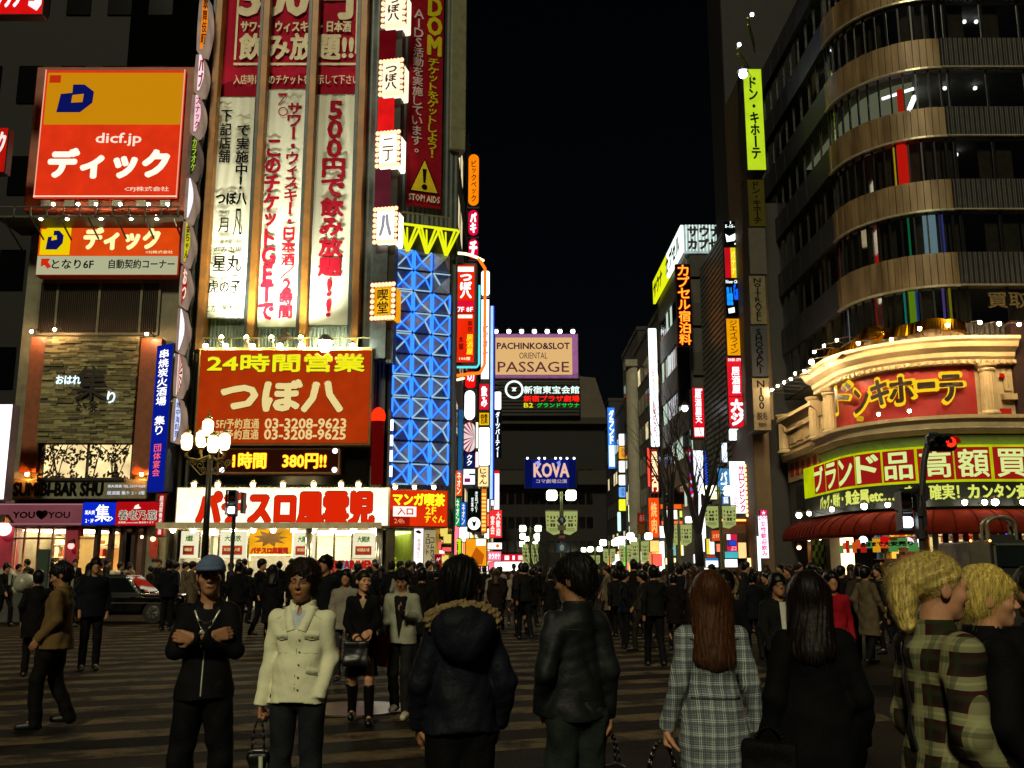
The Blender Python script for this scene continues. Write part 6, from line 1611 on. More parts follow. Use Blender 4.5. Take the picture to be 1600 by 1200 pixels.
for k, cx in enumerate((a + .13, (a + bx_) / 2 + .0, bx_ - .12)):
    MB().cyl((cx, -.125, zc), (cx, -.15, zc), .105, .105, 16).build('lens', E('#ff2410', 3.0, True) if k == 2 else M('#181414', .25), t)
    vz = MB()
    for j in range(9):
        a0, a1 = PI * j / 9 - .2, PI * (j + 1) / 9 - .2
        vz.add([(cx + .12 * math.cos(a0), -.12, zc + .12 * math.sin(a0)), (cx + .12 * math.cos(a1), -.12, zc + .12 * math.sin(a1)), (cx + .12 * math.cos(a1), -.33, zc + .12 * math.sin(a1) - .02), (cx + .12 * math.cos(a0), -.33, zc + .12 * math.sin(a0) - .02)], [(0, 1, 2, 3)])
    vz.build('visor', M('#101012', .5), t)
MB().bbox(xt(1451, 680), xt(1466, 680), -.02, .03, zt(683), zt(675), .005).build('plate', M('#384040', .5), t)
zd = zt(770); MB().cyl((xt(1441, 770), .09, zd), (xt(1441, 770), .11, zd), .2, .2, 24).build('round_plate', M('#1a1420', .5), t)
t, z = pedestrian_signal('pedestrian signal with its lower lens lit white, hanging left of the dark bent signal pole', 1417, 816, 20)
m = MB(); x = q.x - t.location.x; m.tube([(.0, .25, z + .5), (.0, .25, z + .66), (x, .02, z + .66)], .035, 6); m.tube([(0, .25, z - .2), (0, .25, z + .5)], .03, 6); m.build('arm', M('#1c1a18', .5), t)

# street lamps with two square heads and a pair of banners
def banner_lamp(label, px, pyl, Y, pyb0, pyb1, half, bw, gx, ban=True, s=7, signs=False, group='twin street lamps with banners along the street'):
    q = at(px, 870, Y)
    t = thing('street_lamp', label, 'street lamp', (q.x, Y, 0), 0, group)
    zl = at(px, pyl, Y).z; k = Y / FPX
    m = MB(); m.cyl((0, 0, 0), (0, 0, zl + .15), .075, .05, 8); m.cyl((-half * k * .6, 0, zl), (half * k * .6, 0, zl), .03, .03, 6); m.build('pole', M('#5c6040', .45, .5), t)
    for sx in (-1, 1):
        x = sx * half * k; hw = gx * k
        MB().bbox(x - hw, x + hw, -hw, hw, zl - hw * .95, zl + hw * .95, hw * .3).build('lamp_head', E('#f8ffd8', s, True), t)
        MB().bbox(x - hw * .7, x + hw * .7, -hw * .7, hw * .7, zl + hw * .97, zl + hw * 1.15, hw * .06).build('lamp_cap', M('#4a4c30', .5), t)
        if ban:
            z1, z0 = at(px, pyb0, Y).z, at(px, pyb1, Y).z
            w = bw * k; xi, xo = sx * .08, sx * (.08 + w)
            poly = [(xi, z1), (xo * 1.03, z1), (xo * .97, z0 + (z1 - z0) * .18), (xi + (xo - xi) * .45, z0), (xi, z0 + (z1 - z0) * .06)]
            if sx < 0: poly = poly[::-1]
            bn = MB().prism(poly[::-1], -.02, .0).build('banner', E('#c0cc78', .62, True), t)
            d = MB(); cx = (xi + xo) / 2; h = z1 - z0
            for (u, v, a, b_) in ((-.12, .74, .07, .12), (.12, .74, .07, .12), (-.1, .42, .1, .14), (.1, .42, .1, .14)): d.box(cx + u * w - a * w * .8, cx + u * w + a * w * .8, -.03, -.024, z0 + h * (v - b_ / 2), z0 + h * (v + b_ / 2))
            for sx2 in (-.36, .36):
                for v in (.78, .6, .42): d.box(cx + (sx2 - .05) * w, cx + (sx2 + .05) * w, -.03, -.024, z0 + h * (v - .03), z0 + h * (v + .03))
            for v in (.26, .21, .16): d.box(cx - .32 * w, cx + .32 * w, -.03, -.024, z0 + h * v, z0 + h * (v + .015))
            d.build('print', M('#2a3030', .6), bn)
            d = MB(); d.box(cx - .16 * w, cx + .16 * w, -.03, -.024, z0 + h * .55, z0 + h * .63); d.build('print', M('#a06038', .6), bn)
            MB().cyl((0, -.01, z1 + .03), (xo * 1.04, -.01, z1 + .03), .02, .02, 5).build('banner_arm', M('#5c6040', .45, .5), t)
    return t
t = banner_lamp('twin street lamp with two cream banners and round signs standing alone in mid street', 878, 774, 38, 799, 836, 15, 21, 8)
k = 38 / FPX
zz = lambda py: at(878, py, 38).z
MB().cyl((0, -.12, zz(813)), (0, -.09, zz(813)), 6.2 * k, 6.2 * k, 20).build('round_sign', M('#141c38', .4), t)
mb = MB(); put_text(mb, '↑', -.06, zz(817), .06, zz(809), -.125, .015); mb.build('mark', M('#8090b0', .5), t)
MB().box(-.16, .16, -.12, -.09, zz(829), zz(821)).build('plate', M('#6a6048', .6), t)
MB().cyl((0, -.12, zz(839)), (0, -.09, zz(839)), 6.2 * k, 6.2 * k, 20).build('round_sign', M('#30101c', .4), t)
mb = MB(); mb.box(-.11, .11, -.13, -.122, zz(841), zz(837)); mb.build('bar', M('#8a4a50', .5), t)
MB().box(-.16, .16, -.12, -.09, zz(863), zz(849)).build('plate', M('#2a4a78', .5), t)
mb = MB(); mb.ball((0, -.125, zz(856)), (.09, .01, .12)); mb.build('mark', M('#b0b8c8', .5), t)
banner_lamp('street lamp with two cream banners in front of the pink and white sign', 1128, 767, 37, 791, 826, 16, 21, 8, s=3)
banner_lamp('street lamp with two cream banners between the two bare trees', 1062, 812, 47, 820, 853, 16, 17, 5, s=5)
LR = [(829, 826, 72, 850, 882, 12, 11, 5, 'left row, nearest: twin lamp with cream banners by the bare twigs'), (828, 838, 86, 852, 878, 11, 9, 4.4, 'left row, second: twin lamp with cream banners behind the nearest'), (826, 850, 104, 858, 878, 10, 7, 4, 'left row, third: twin lamp with small banners'),
      (832, 842, 118, 858, 876, 8, 5, 3.6, 'left row, farthest: twin lamp with tiny banners')]
for a in LR: banner_lamp(a[8], a[0], a[1], a[2], a[3], a[4], a[5], a[6], a[7], s=8)
RR = [(1000, 838, 66, 846, 880, 14, 12, 5.2, 'right row, nearest: twin lamp with cream banners before the shop glow'), (978, 845, 80, 852, 880, 12, 9, 4.8, 'right row, second: twin lamp with cream banners'), (952, 848, 92, 858, 880, 9, 8, 4.8, 'right row, third: twin lamp with small cream banners'), (930, 858, 108, 868, 882, 7, 6, 3.8, 'right row, fourth: twin lamp with tiny cream banners'), (917, 859, 124, 868, 884, 5, 5, 3.4, 'right row, farthest: twin lamp against the dark cinema block')]
for a in RR: banner_lamp(a[8], a[0], a[1], a[2], a[3], a[4], a[5], a[6], a[7], s=8)

# bare trees
BARK = M('#120d09', .9, var=.4, vs=9)
def bare_tree(label, px, Y, pytop, spread, seed, fork=.3, r0=.13, lean=0):
    rr = random.Random(seed)
    q = at(px, 870, Y); H = at(px, pytop, Y).z
    t = thing('bare_tree', label, 'tree', (q.x, Y, 0))
    tk, br = MB(), MB()
    def grow(mb, p, d, L, r, depth):
        pts = [Vector(p)]; rad = [r]
        n = 4
        for i in range(n):
            d = (d + Vector((rr.gauss(0, .10), rr.gauss(0, .10), .04))).normalized()
            pts.append(pts[-1] + d * (L / n)); rad.append(r * (1 - .55 * (i + 1) / n))
        mb.tube(pts, rad, 7 if depth < 2 else 4)
        if depth >= 5 or r < .006: return
        for i in range(1, n + 1):
            k = 1 if depth > 0 and i < n else 2
            for _ in range(k):
                if rr.random() < .25 and i < n: continue
                a = rr.uniform(0, 2 * PI); s = rr.uniform(.35, .8) * spread
                nd = (d + Vector((math.cos(a) * s, math.sin(a) * s, rr.uniform(.0, .4)))).normalized()
                grow(br, pts[i], nd, L * rr.uniform(.5, .75), rad[i] * rr.uniform(.45, .68), depth + 1)
    tk.tube([(0, 0, 0), (.02, 0, .3)], [r0 * 1.5, r0 * 1.1], 9)
    fz = H * fork
    tk.tube([(.02, 0, .3), (.03 + lean * .3, .02, fz * .6), (lean, .0, fz)], [r0 * 1.1, r0, r0 * .9], 9)
    for s_ in (-1, 1): grow(br, (lean, 0, fz), Vector((s_ * .28 * spread + lean * .1, rr.uniform(-.2, .2), 1)).normalized(), (H - fz) * .55, r0 * .75, 1)
    grow(br, (lean, 0, fz * .99), Vector((.05, .1, 1)).normalized(), (H - fz) * .6, r0 * .7, 1)
    o = tk.build('trunk', BARK, t, True); br.build('branches', BARK, t)
    return t
bare_tree('bare dark tree with thin upright twigs in front of the capsule hotel', 1047, 40, 640, .75, 5, .30, .15)
bare_tree('bare forked tree in front of the white tube sign with the barber stripe', 1092, 36, 620, .62, 9, .36, .17)
bare_tree('low cluster of bare twigs by the lamp in mid street', 843, 44, 815, .5, 3, .2, .08)
bare_tree('second low bare tree next to the lamp in mid street', 851, 46, 820, .45, 4, .25, .06)

# booth at the far right
YK = 19.0
q = at(1558, 890, YK)
t = thing('street_booth', 'grey steel street booth with a barred window and two tiny lamps on its roof edge', 'booth', (q.x, YK, 0))
X_ = lambda px: at(px, 860, YK).x - q.x
Z_ = lambda py: at(1550, py, YK).z
m = MB(); m.bbox(X_(1514), X_(1549), 0, 1.4, 0, Z_(846), .03); m.build('side_cabinet', M('#5a5448', .5, .3, var=.3), t)
m = MB(); m.bbox(X_(1550) + .01, X_(1640), .05, 1.6, 0, Z_(843), .03); m.build('body', M('#2c2c28', .5, .3, var=.3), t)
m = MB(); m.box(X_(1552), X_(1556), -.01, .045, .3, Z_(850)); m.box(X_(1552), X_(1640), -.01, .045, Z_(852), Z_(849)); m.build('frame', M('#6a665a', .4, .5), t)
m = MB(); m.box(X_(1557), X_(1640), .0, .04, Z_(885), Z_(853)); m.build('window', M('#141a1a', .15, spec=.8), t)
m = MB(); 
for px in (1517, 1547): m.ball((X_(px), -.03, Z_(845)), .025, 8, 6)
m.build('lamp', E('#ffa850', 5, True), t)
# arched planter frame behind it
YA = 26.0
q = at(1567, 850, YA); t = thing('arch_frame', 'small arched steel frame over a dark planter box under the red awning', 'frame', (q.x, YA, 0))
k = YA / FPX; r_ = 22 * k; zc = at(1567, 820, YA).z
pts = [(-r_, 0, 0)] + [(r_ * math.cos(a), 0, zc + r_ * .55 * math.sin(a)) for a in np.linspace(PI, 0, 13)] + [(r_, 0, 0)]
m = MB(); m.tube(pts, .05, 8); m.tube([(x, .3, z) for x, y, z in pts], .05, 8); m.build('arch', M('#6e6a58', .4, .5), t)
m = MB(); m.bbox(-r_, r_, .05, .28, 1.9, zc - .25, .03); m.build('board', M('#16140f', .7), t)

# litter bags, standing board
for i, (px, py, r) in enumerate(((8, 905, .34), (36, 912, .30), (20, 922, .26))):
    q = at(px, py, 31)
    t = thing('rubbish_bag', ('large pale rubbish bag leaning at the left picture edge', 'round pale rubbish bag on the right of the heap at the left kerb', 'small pale rubbish bag low in the heap at the left kerb')[i], 'rubbish bag', (q.x, 31 + i * .1, 0))
    rr = random.Random(i); m = MB(); z = q.z
    prof = []
    for j in range(10):
        a = PI * j / 9; prof.append((max(.03, r * 1.1 * math.sin(a)), z - r * math.cos(a) * 1.05))
    m.lathe(prof, n=16)
    m.v = [(x * (1 + rr.uniform(-.1, .1)), y * (1 + rr.uniform(-.1, .1)), zz_) for x, y, zz_ in m.v]
    m.build('bag', M('#8c8a78', .35, var=.3, vs=7), t, True)
    MB().lathe([(.05, z + r * .95), (.03, z + r * 1.1), (.10, z + r * 1.3)], n=9).build('knot', M('#8c8a78', .4), t)
    bx2 = MB().bbox(-r * .9, r * .9, -r * .6, r * .6, 0, z - r * .9, .03); bx2.build('sack', M('#3a3a34', .6, var=.3), t)
q = at(66, 880, 33)
t = thing('standing_board', 'dark green standing board in front of the bright gift shop', 'board', (q.x, 33, 0))
MB().bbox(-.22, .22, 0, .18, .3, at(66, 858, 33).z, .04).build('panel', M('#25382c', .6, var=.2), t)
MB().box(-.26, .26, -.1, .3, 0, .29).build('base', M('#1a1a18', .6), t)
# ------------------------------------------------------------------ people: implicit surfaces turned into meshes
F4 = np.float32
def V3(*a): return np.array(a, dtype=F4)
def smin(a, b, k):
    if k <= 0: return np.minimum(a, b)
    h = np.clip(.5 + .5 * (b - a) / k, 0, 1)
    return b + (a - b) * h - k * h * (1 - h)
def smax(a, b, k): return -smin(-a, -b, k)
def cap(P, a, b, ra, rb, sc=None):
    a, b = V3(*a), V3(*b)
    if sc is not None:
        s = V3(*sc); P = a + (P - a) / s; b = a + (b - a) / s; mult = min(sc)
    else: mult = 1
    ab = b - a
    t = np.clip(((P - a) @ ab) / max(float(ab @ ab), 1e-9), 0, 1)
    return (np.linalg.norm(P - a - t[:, None] * ab, axis=1) - (ra + (rb - ra) * t)) * mult
def ell(P, c, r):
    q = (P - V3(*c)); r = V3(*r)
    k0 = np.linalg.norm(q / r, axis=1); k1 = np.linalg.norm(q / (r * r), axis=1)
    return k0 * (k0 - 1) / np.maximum(k1, 1e-6)

def nets(f, lo, hi, vox):
    """surface nets on a grid, evaluated only near the surface"""
    lo, hi = np.array(lo, dtype=F4), np.array(hi, dtype=F4)
    st = 4
    nc = np.ceil((hi - lo) / (vox * st)).astype(int) + 1
    ax = [lo[i] + vox * st * (np.arange(nc[i], dtype=F4) + .5) - vox * .5 for i in range(3)]
    G = np.stack(np.meshgrid(*ax, indexing='ij'), -1).reshape(-1, 3)
    dc = f(G).reshape(nc)
    near = np.abs(dc) < vox * st * 2.2
    vol = np.repeat(np.repeat(np.repeat(dc, st, 0), st, 1), st, 2).astype(F4)
    msk = np.repeat(np.repeat(np.repeat(near, st, 0), st, 1), st, 2)
    idx = np.argwhere(msk)
    vol[msk] = f((lo + idx * vox).astype(F4))
    ins = vol < 0
    n = np.array(vol.shape) - 1
    cs = [ins[i:i + n[0], j:j + n[1], k:k + n[2]] for i in (0, 1) for j in (0, 1) for k in (0, 1)]
    cnt = sum(c.astype(np.int8) for c in cs)
    act = (cnt > 0) & (cnt < 8)
    cells = np.argwhere(act)
    num = np.full(act.shape, -1, dtype=np.int64); num[act] = np.arange(len(cells))
    acc = np.zeros((len(cells), 3)); c_ = np.zeros(len(cells))
    cor = [(i, j, k) for i in (0, 1) for j in (0, 1) for k in (0, 1)]
    for a in range(3):
        for u in (0, 1):
            for w in (0, 1):
                o = [0, 0, 0]; oth = [q for q in range(3) if q != a]; o[oth[0]] = u; o[oth[1]] = w
                p = list(o); p[a] = 1
                va = vol[tuple((cells + o).T)]; vb = vol[tuple((cells + p).T)]
                s = (va < 0) != (vb < 0)
                t = np.where(s, va / np.where(s, va - vb, 1), 0)
                e = np.array(o)[None] + np.zeros((len(cells), 3)); e[:, a] = t
                acc[s] += e[s]; c_[s] += 1
    v = lo + (cells + acc / np.maximum(c_, 1)[:, None]) * vox
    F = []
    for a in range(3):
        b_, c2 = [(1, 2), (2, 0), (0, 1)][a]
        sl0 = [slice(None)] * 3; sl1 = [slice(None)] * 3; sl0[a] = slice(0, -1); sl1[a] = slice(1, None)
        s0 = ins[tuple(sl0)]; s1 = ins[tuple(sl1)]
        E_ = np.argwhere(s0 != s1)
        E_ = E_[(E_[:, b_] > 0) & (E_[:, c2] > 0) & (E_[:, b_] < n[b_]) & (E_[:, c2] < n[c2]) & (E_[:, a] < n[a])]
        if not len(E_): continue
        fl = s0[tuple(E_.T)]
        q = []
        for (db, dc_) in ((-1, -1), (0, -1), (0, 0), (-1, 0)):
            w = E_.copy(); w[:, b_] += db; w[:, c2] += dc_; q.append(num[tuple(w.T)])
        q = np.stack(q, 1)
        q = np.where(fl[:, None], q, q[:, ::-1])
        F.append(q)
    F = np.concatenate(F)
    F = F[(F >= 0).all(1)]
    return v, F

def rotz(a): c, s = math.cos(a), math.sin(a); return np.array([[c, -s, 0], [s, c, 0], [0, 0, 1]], dtype=F4)
def rotx(a): c, s = math.cos(a), math.sin(a); return np.array([[1, 0, 0], [0, c, -s], [0, s, c]], dtype=F4)
def roty(a): c, s = math.cos(a), math.sin(a); return np.array([[c, 0, s], [0, 1, 0], [-s, 0, c]], dtype=F4)

def head_sdf(Q, fine=True):
    d = ell(Q, (0, .012, .030), (.076, .095, .092))
    d = smin(d, ell(Q, (0, -.028, -.046), (.060, .062, .070)), .03)
    d = smin(d, ell(Q, (0, -.064, -.094), (.026, .024, .022)), .025)
    if not fine: return smin(d, cap(Q, (0, -.09, .01), (0, -.105, -.026), .008, .013), .012)
    for s in (-1, 1):
        d = smin(d, ell(Q, (s * .042, -.056, -.024), (.026, .028, .026)), .02)
    d = smin(d, cap(Q, (-.040, -.076, .022), (.040, -.076, .022), .013, .013), .016)
    for s in (-1, 1):
        d = smax(d, -ell(Q, (s * .031, -.100, .003), (.020, .019, .011)), .012)
        d = smin(d, ell(Q, (s * .031, -.078, .003), (.015, .0135, .0125)), .003)
        d = smin(d, ell(Q, (s * .079, .014, -.008), (.010, .022, .032)), .008)
    d = smin(d, cap(Q, (0, -.086, .012), (0, -.108, -.028), .007, .0115), .010)
    for s in (-1, 1): d = smin(d, ell(Q, (s * .011, -.098, -.032), (.009, .011, .008)), .005)
    d = smin(d, cap(Q, (-.017, -.0885, -.0565), (.017, -.0885, -.0565), .0065, .0065), .006)
    d = smin(d, cap(Q, (-.014, -.0875, -.0675), (.014, -.0875, -.0675), .0075, .0075), .006)
    d = smax(d, -cap(Q, (-.021, -.0985, -.0620), (.021, -.0985, -.0620), .0028, .0028), .003)
    return d

def hand_prims(w, d, nrm, side=1, curl=.5, sc=1.0):
    """palm and five fingers: w wrist, d direction, nrm palm normal (the way the fingers curl), side = which way the thumb leaves"""
    w, d, nrm = np.array(w, float), np.array(d, float), np.array(nrm, float)
    d /= np.linalg.norm(d); nrm = nrm - d * (nrm @ d); nrm /= np.linalg.norm(nrm)
    lat = np.cross(d, nrm) * side
    pr = []
    L = [.070, .078, .073, .057]
    for i in range(4):
        o = (1.5 - i) * .0195
        b0 = w + d * .012 + lat * o * .55; b1 = w + d * (.090 - .004 * abs(i - 1.2)) * sc + lat * o
        pr.append(('c', b0, b1, .0150, .0125, .010))
        p = b1; ang = 0
        for j, fr in enumerate((.42, .32, .26)):
            ang += curl * (1.0, 1.25, .8)[j]
            dd = d * math.cos(ang) + nrm * math.sin(ang)
            q = p + dd * L[i] * fr * 1.05 * sc
            pr.append(('c', p, q, .0098 - .0010 * j, .0092 - .0012 * j, .004))
            p = q
    t0 = w + d * .022 + lat * .026; t1 = t0 + (d * .62 + lat * .65 + nrm * .35) * .042; t2 = t1 + (d * .85 + lat * .15 + nrm * (.3 + curl * .4)) * .034; t3 = t2 + (d * .8 - lat * .1 + nrm * (.35 + curl * .5)) * .026
    pr += [('c', t0, t1, .015, .0125, .012), ('c', t1, t2, .0118, .0105, .004), ('c', t2, t3, .0102, .0085, .003)]
    return pr

def ev(P, prims, k0=.02, d=None):
    for p in prims:
        if p[0] == 'c': e = cap(P, p[1], p[2], p[3], p[4], p[6] if len(p) > 6 else None); k = p[5]
        else: e = ell(P, p[1], p[2]); k = p[3]
        d = e if d is None else smin(d, e, k)
    return d

def folds(P, amp, seed=0.0, fq=1.0):
    x, y, z = P[:, 0], P[:, 1], P[:, 2]
    a = np.sin(24 * fq * z + 9 * x + 4 * np.sin(11 * x + seed) + 3 * np.sin(9 * y + seed * 2))
    b = np.sin(17 * fq * x + 19 * y - 11 * z + 3 * np.sin(13 * z + seed))
    c = np.sin(57 * z + 33 * x + 21 * y + 5 * np.sin(9 * z - seed))
    r = 1 - 2.2 * np.abs(np.sin(13 * z + 11 * x * np.cos(5 * z + seed) + 7 * y + 1.5 * np.sin(21 * x + seed)))
    return amp * (.45 * a + .45 * b + .12 * c + .35 * r)

HAIR_BLACK = M('#0a0908', .55, var=.4, vs=30, spec=.18)
def hair_mat(h, rough=.4):
    k = ('hair', h)
    if k in _MC: return _MC[k]
    m = bpy.data.materials.new('hair_' + h.strip('#')); m.use_nodes = True
    nt = m.node_tree; L = nt.links.new; p = nt.nodes['Principled BSDF']; p.inputs['Roughness'].default_value = rough; p.inputs['Specular IOR Level'].default_value = .2
    tc = nt.nodes.new('ShaderNodeTexCoord'); mp = nt.nodes.new('ShaderNodeMapping'); mp.inputs['Scale'].default_value = (60, 60, 7)
    n = nt.nodes.new('ShaderNodeTexNoise'); n.inputs['Scale'].default_value = 2.2; n.inputs['Detail'].default_value = 5
    L(tc.outputs['Object'], mp.inputs[0]); L(mp.outputs[0], n.inputs['Vector'])
    r = nt.nodes.new('ShaderNodeMix'); r.data_type = 'RGBA'; c = lin(h)
    mr = nt.nodes.new('ShaderNodeMapRange'); mr.inputs[1].default_value = .35; mr.inputs[2].default_value = .65
    L(n.outputs[0], mr.inputs[0]); L(mr.outputs[0], r.inputs[0])
    r.inputs[6].default_value = (*[x * .35 for x in c], 1); r.inputs[7].default_value = (*[min(.9, x * 1.5) for x in c], 1)
    L(r.outputs[2], p.inputs['Base Color'])
    b = nt.nodes.new('ShaderNodeBump'); b.inputs['Strength'].default_value = .4; b.inputs['Distance'].default_value = .004
    L(n.outputs[0], b.inputs['Height']); L(b.outputs[0], p.inputs['Normal'])
    _MC[k] = m
    return m
def cloth_mat(h, rough=.8, var=.25, bs=60, bump=.25): return M(h, rough, 0, var, 6, bump, bs, spec=.1)
SKIN = M('#9a6c4c', .5, var=.12, vs=18, spec=.35)
SKIN_F = M('#b8845e', .5, var=.1, vs=18, spec=.35)
SKIN_P = M('#c08a68', .5, var=.1, vs=18, spec=.35)
DENIM = cloth_mat('#1c2024', .85, .4)
BLK = cloth_mat('#0d0d0f', .8)

def plaid_mat(name, base, l1, l2, p1, p2, w1, w2, soft=None):
    """woven check: two sets of crossing lines along the cloth, fine weave between"""
    m = bpy.data.materials.new(name); m.use_nodes = True
    nt = m.node_tree; L = nt.links.new; p = nt.nodes['Principled BSDF']; p.inputs['Roughness'].default_value = .85; p.inputs['Specular IOR Level'].default_value = .2
    tc = nt.nodes.new('ShaderNodeTexCoord')
    dn = nt.nodes.new('ShaderNodeTexNoise'); dn.inputs['Scale'].default_value = 4
    L(tc.outputs['Object'], dn.inputs['Vector'])
    dv = nt.nodes.new('ShaderNodeVectorMath'); dv.operation = 'MULTIPLY_ADD'; dv.inputs[1].default_value = (.035, .035, .035)
    L(dn.outputs[1], dv.inputs[0]); L(tc.outputs['Object'], dv.inputs[2])
    s = nt.nodes.new('ShaderNodeSeparateXYZ'); L(dv.outputs[0], s.inputs[0])
    def lines(ax, per, wd, off=0.0):
        a = nt.nodes.new('ShaderNodeMath'); a.operation = 'MULTIPLY_ADD'; a.inputs[1].default_value = 1 / per; a.inputs[2].default_value = 20 + off; L(s.outputs[ax], a.inputs[0])
        f = nt.nodes.new('ShaderNodeMath'); f.operation = 'FRACT'; L(a.outputs[0], f.inputs[0])
        c = nt.nodes.new('ShaderNodeMath'); c.operation = 'LESS_THAN'; c.inputs[1].default_value = wd; L(f.outputs[0], c.inputs[0])
        return c.outputs[0]
    def mixc(a, b, f, k=1.0):
        x = nt.nodes.new('ShaderNodeMix'); x.data_type = 'RGBA'
        fm = nt.nodes.new('ShaderNodeMath'); fm.operation = 'MULTIPLY'; fm.inputs[1].default_value = k; L(f, fm.inputs[0]); L(fm.outputs[0], x.inputs[0])
        if hasattr(a, 'links'): L(a, x.inputs[6])
        else: x.inputs[6].default_value = (*lin(a), 1)
        if hasattr(b, 'links'): L(b, x.inputs[7])
        else: x.inputs[7].default_value = (*lin(b), 1)
        return x.outputs[2]
    c = base
    for ax in (0, 2): c = mixc(c, l1, lines(ax, p1, w1), .55)
    for ax, o in ((0, .1), (2, .1), (0, .25), (2, .25)): c = mixc(c, l2, lines(ax, p2, w2, o), .6)
    if soft:
        for ax in (0, 2): c = mixc(c, soft, lines(ax, p2, .16, .55), .5)
    L(c, p.inputs['Base Color'])
    return m

class Skel:
    """joints of a standing figure facing -y; scaled to height"""
    def __init__(s, H=1.70, w=1.0):
        k = H / 1.70; s.k = k; s.H = H; s.w = w
        J = dict(pel=(0, 0, .93), wai=(0, 0, 1.05), che=(0, .005, 1.27), nec=(0, .015, 1.43), hea=(0, -.005, 1.585),
                 shL=(.154 * w, .015, 1.362), elL=(.196 * w, .04, 1.11), wrL=(.212 * w, -.02, .885),
                 hiL=(.084 * min(1, w + .06), 0, .89), knL=(.092, -.015, .49), anL=(.10, .03, .085))
        for a in list(J):
            if a.endswith('L'): x, y, z = J[a]; J[a[:-1] + 'R'] = (-x, y, z)
        s.J = {a: np.array(v) * k for a, v in J.items()}
        s.hr = np.eye(3, dtype=F4); s.foot = {'L': np.array((.02, -1, 0.)), 'R': np.array((-.02, -1, 0.))}
        s.hd = {'L': dict(d=(0, -.1, -1), n=(-1, -.2, 0), curl=.35, auto=1), 'R': dict(d=(0, -.1, -1), n=(1, -.2, 0), curl=.35, auto=1)}
    def set(s, **kw):
        for a, v in kw.items():
            v = np.array(v, float)
            if a[:2] in ('el', 'wr', 'sh') and abs(v[0]) > .15: v[0] *= .89 * (.4 + .6 * min(1, s.w))
            s.J[a] = v * s.k
        return s
    def head(s, yaw=0, pitch=0, roll=0): s.hr = (rotz(math.radians(yaw)) @ rotx(math.radians(pitch)) @ roty(math.radians(roll))).astype(F4); return s
    def walk(s, a=.25):
        """left leg forward by a"""
        J = s.J; k = s.k
        J['knL'] = J['knL'] + np.array((0, -.5 * a - .05, .01)) * k; J['anL'] = J['anL'] + np.array((0, -a, 0)) * k
        J['knR'] = J['knR'] + np.array((0, .3 * a - .03, .0)) * k; J['anR'] = J['anR'] + np.array((0, a, .04)) * k
        for q in ('pel', 'wai', 'che', 'nec', 'hea', 'hiL', 'hiR', 'shL', 'shR', 'elL', 'elR', 'wrL', 'wrR'): J[q] = J[q] - np.array((0, 0, .015)) * k
        return s
    def body_prims(s, fine, legs=True):
        J, k = s.J, s.k
        p = [('c', J['nec'] + (0, .01, -.05), J['hea'] + (0, .015, -.05), .058 * k, .054 * k, .03),
             ('c', J['pel'], J['che'], .092 * k * s.w, .100 * k * s.w, .06, (1.1, .75, 1)), ('c', J['shL'], J['shR'], .048 * k, .048 * k, .05)]
        for q in 'LR':
            p += [('c', J['sh' + q], J['el' + q], .046 * k, .038 * k, .03), ('c', J['el' + q], J['wr' + q], .037 * k, .026 * k, .015)]
            if legs: p += [('c', J['hi' + q], J['kn' + q], .070 * k * s.w, .050 * k, .03), ('c', J['kn' + q], J['an' + q], .052 * k, .036 * k, .015), ('c', J['an' + q], J['an' + q] + s.foot[q] * .12 * k + (0, 0, -.045 * k), .035 * k, .025 * k, .02)]
            h = s.hd[q]
            if h is None: continue
            if 'auto' in h:
                fd = J['wr' + q] - J['el' + q]; h = dict(h, d=fd / np.linalg.norm(fd) + np.array((0, 0, -.35)))
            if fine: p += hand_prims(J['wr' + q], h['d'], h['n'], 1 if q == 'L' else -1, h['curl'], k)
            else:
                d = np.array(h['d'], float); d /= np.linalg.norm(d)
                p += [('c', J['wr' + q], J['wr' + q] + d * .12, .030, .030, .02, None)]
        return p
    def bounds(s, pad=.2):
        a = np.stack(list(s.J.values())); lo, hi = a.min(0) - pad, a.max(0) + pad
        lo[2] = -.05; return lo, hi

def fibres(o, mat, n, sk, L=.075, to=None):
    """loose hairs lying over the hair mass and lifting off its outline"""
    me = o.data; N = len(me.vertices); co = np.zeros(N * 3); me.vertices.foreach_get('co', co); co = co.reshape(-1, 3)
    no = np.zeros(N * 3); me.vertices.foreach_get('normal', no); no = no.reshape(-1, 3)
    hc = sk.J['hea']; mb = MB()
    for i in RNG.integers(0, N, n):
        p, m = co[i].copy(), no[i]
        if p[2] < hc[2] - .06 and m[2] < -.4: continue
        d = np.array((0, .35, -1.0)) if to is None else (hc + to) - p
        d = d / np.linalg.norm(d) + RNG.normal(0, .12, 3); d -= m * (d @ m); d /= max(np.linalg.norm(d), 1e-6)
        w = np.cross(d, m) * RNG.uniform(.0003, .0007); ln = L * RNG.uniform(.5, 1.3); lift = RNG.uniform(-.04, .05)
        pts = [p + m * .0015 + d * ln * t + m * (lift * ln * t * t * 2 + .004 * math.sin(t * 5 + i)) for t in (0, .25, .5, .75, 1)]
        v = []
        for j, q in enumerate(pts): v += [q - w * (1 - .2 * j), q + w * (1 - .2 * j)]
        mb.add(v, [(2 * j, 2 * j + 1, 2 * j + 3, 2 * j + 2) for j in range(4)])
    mb.build('loose_hair', mat, o)

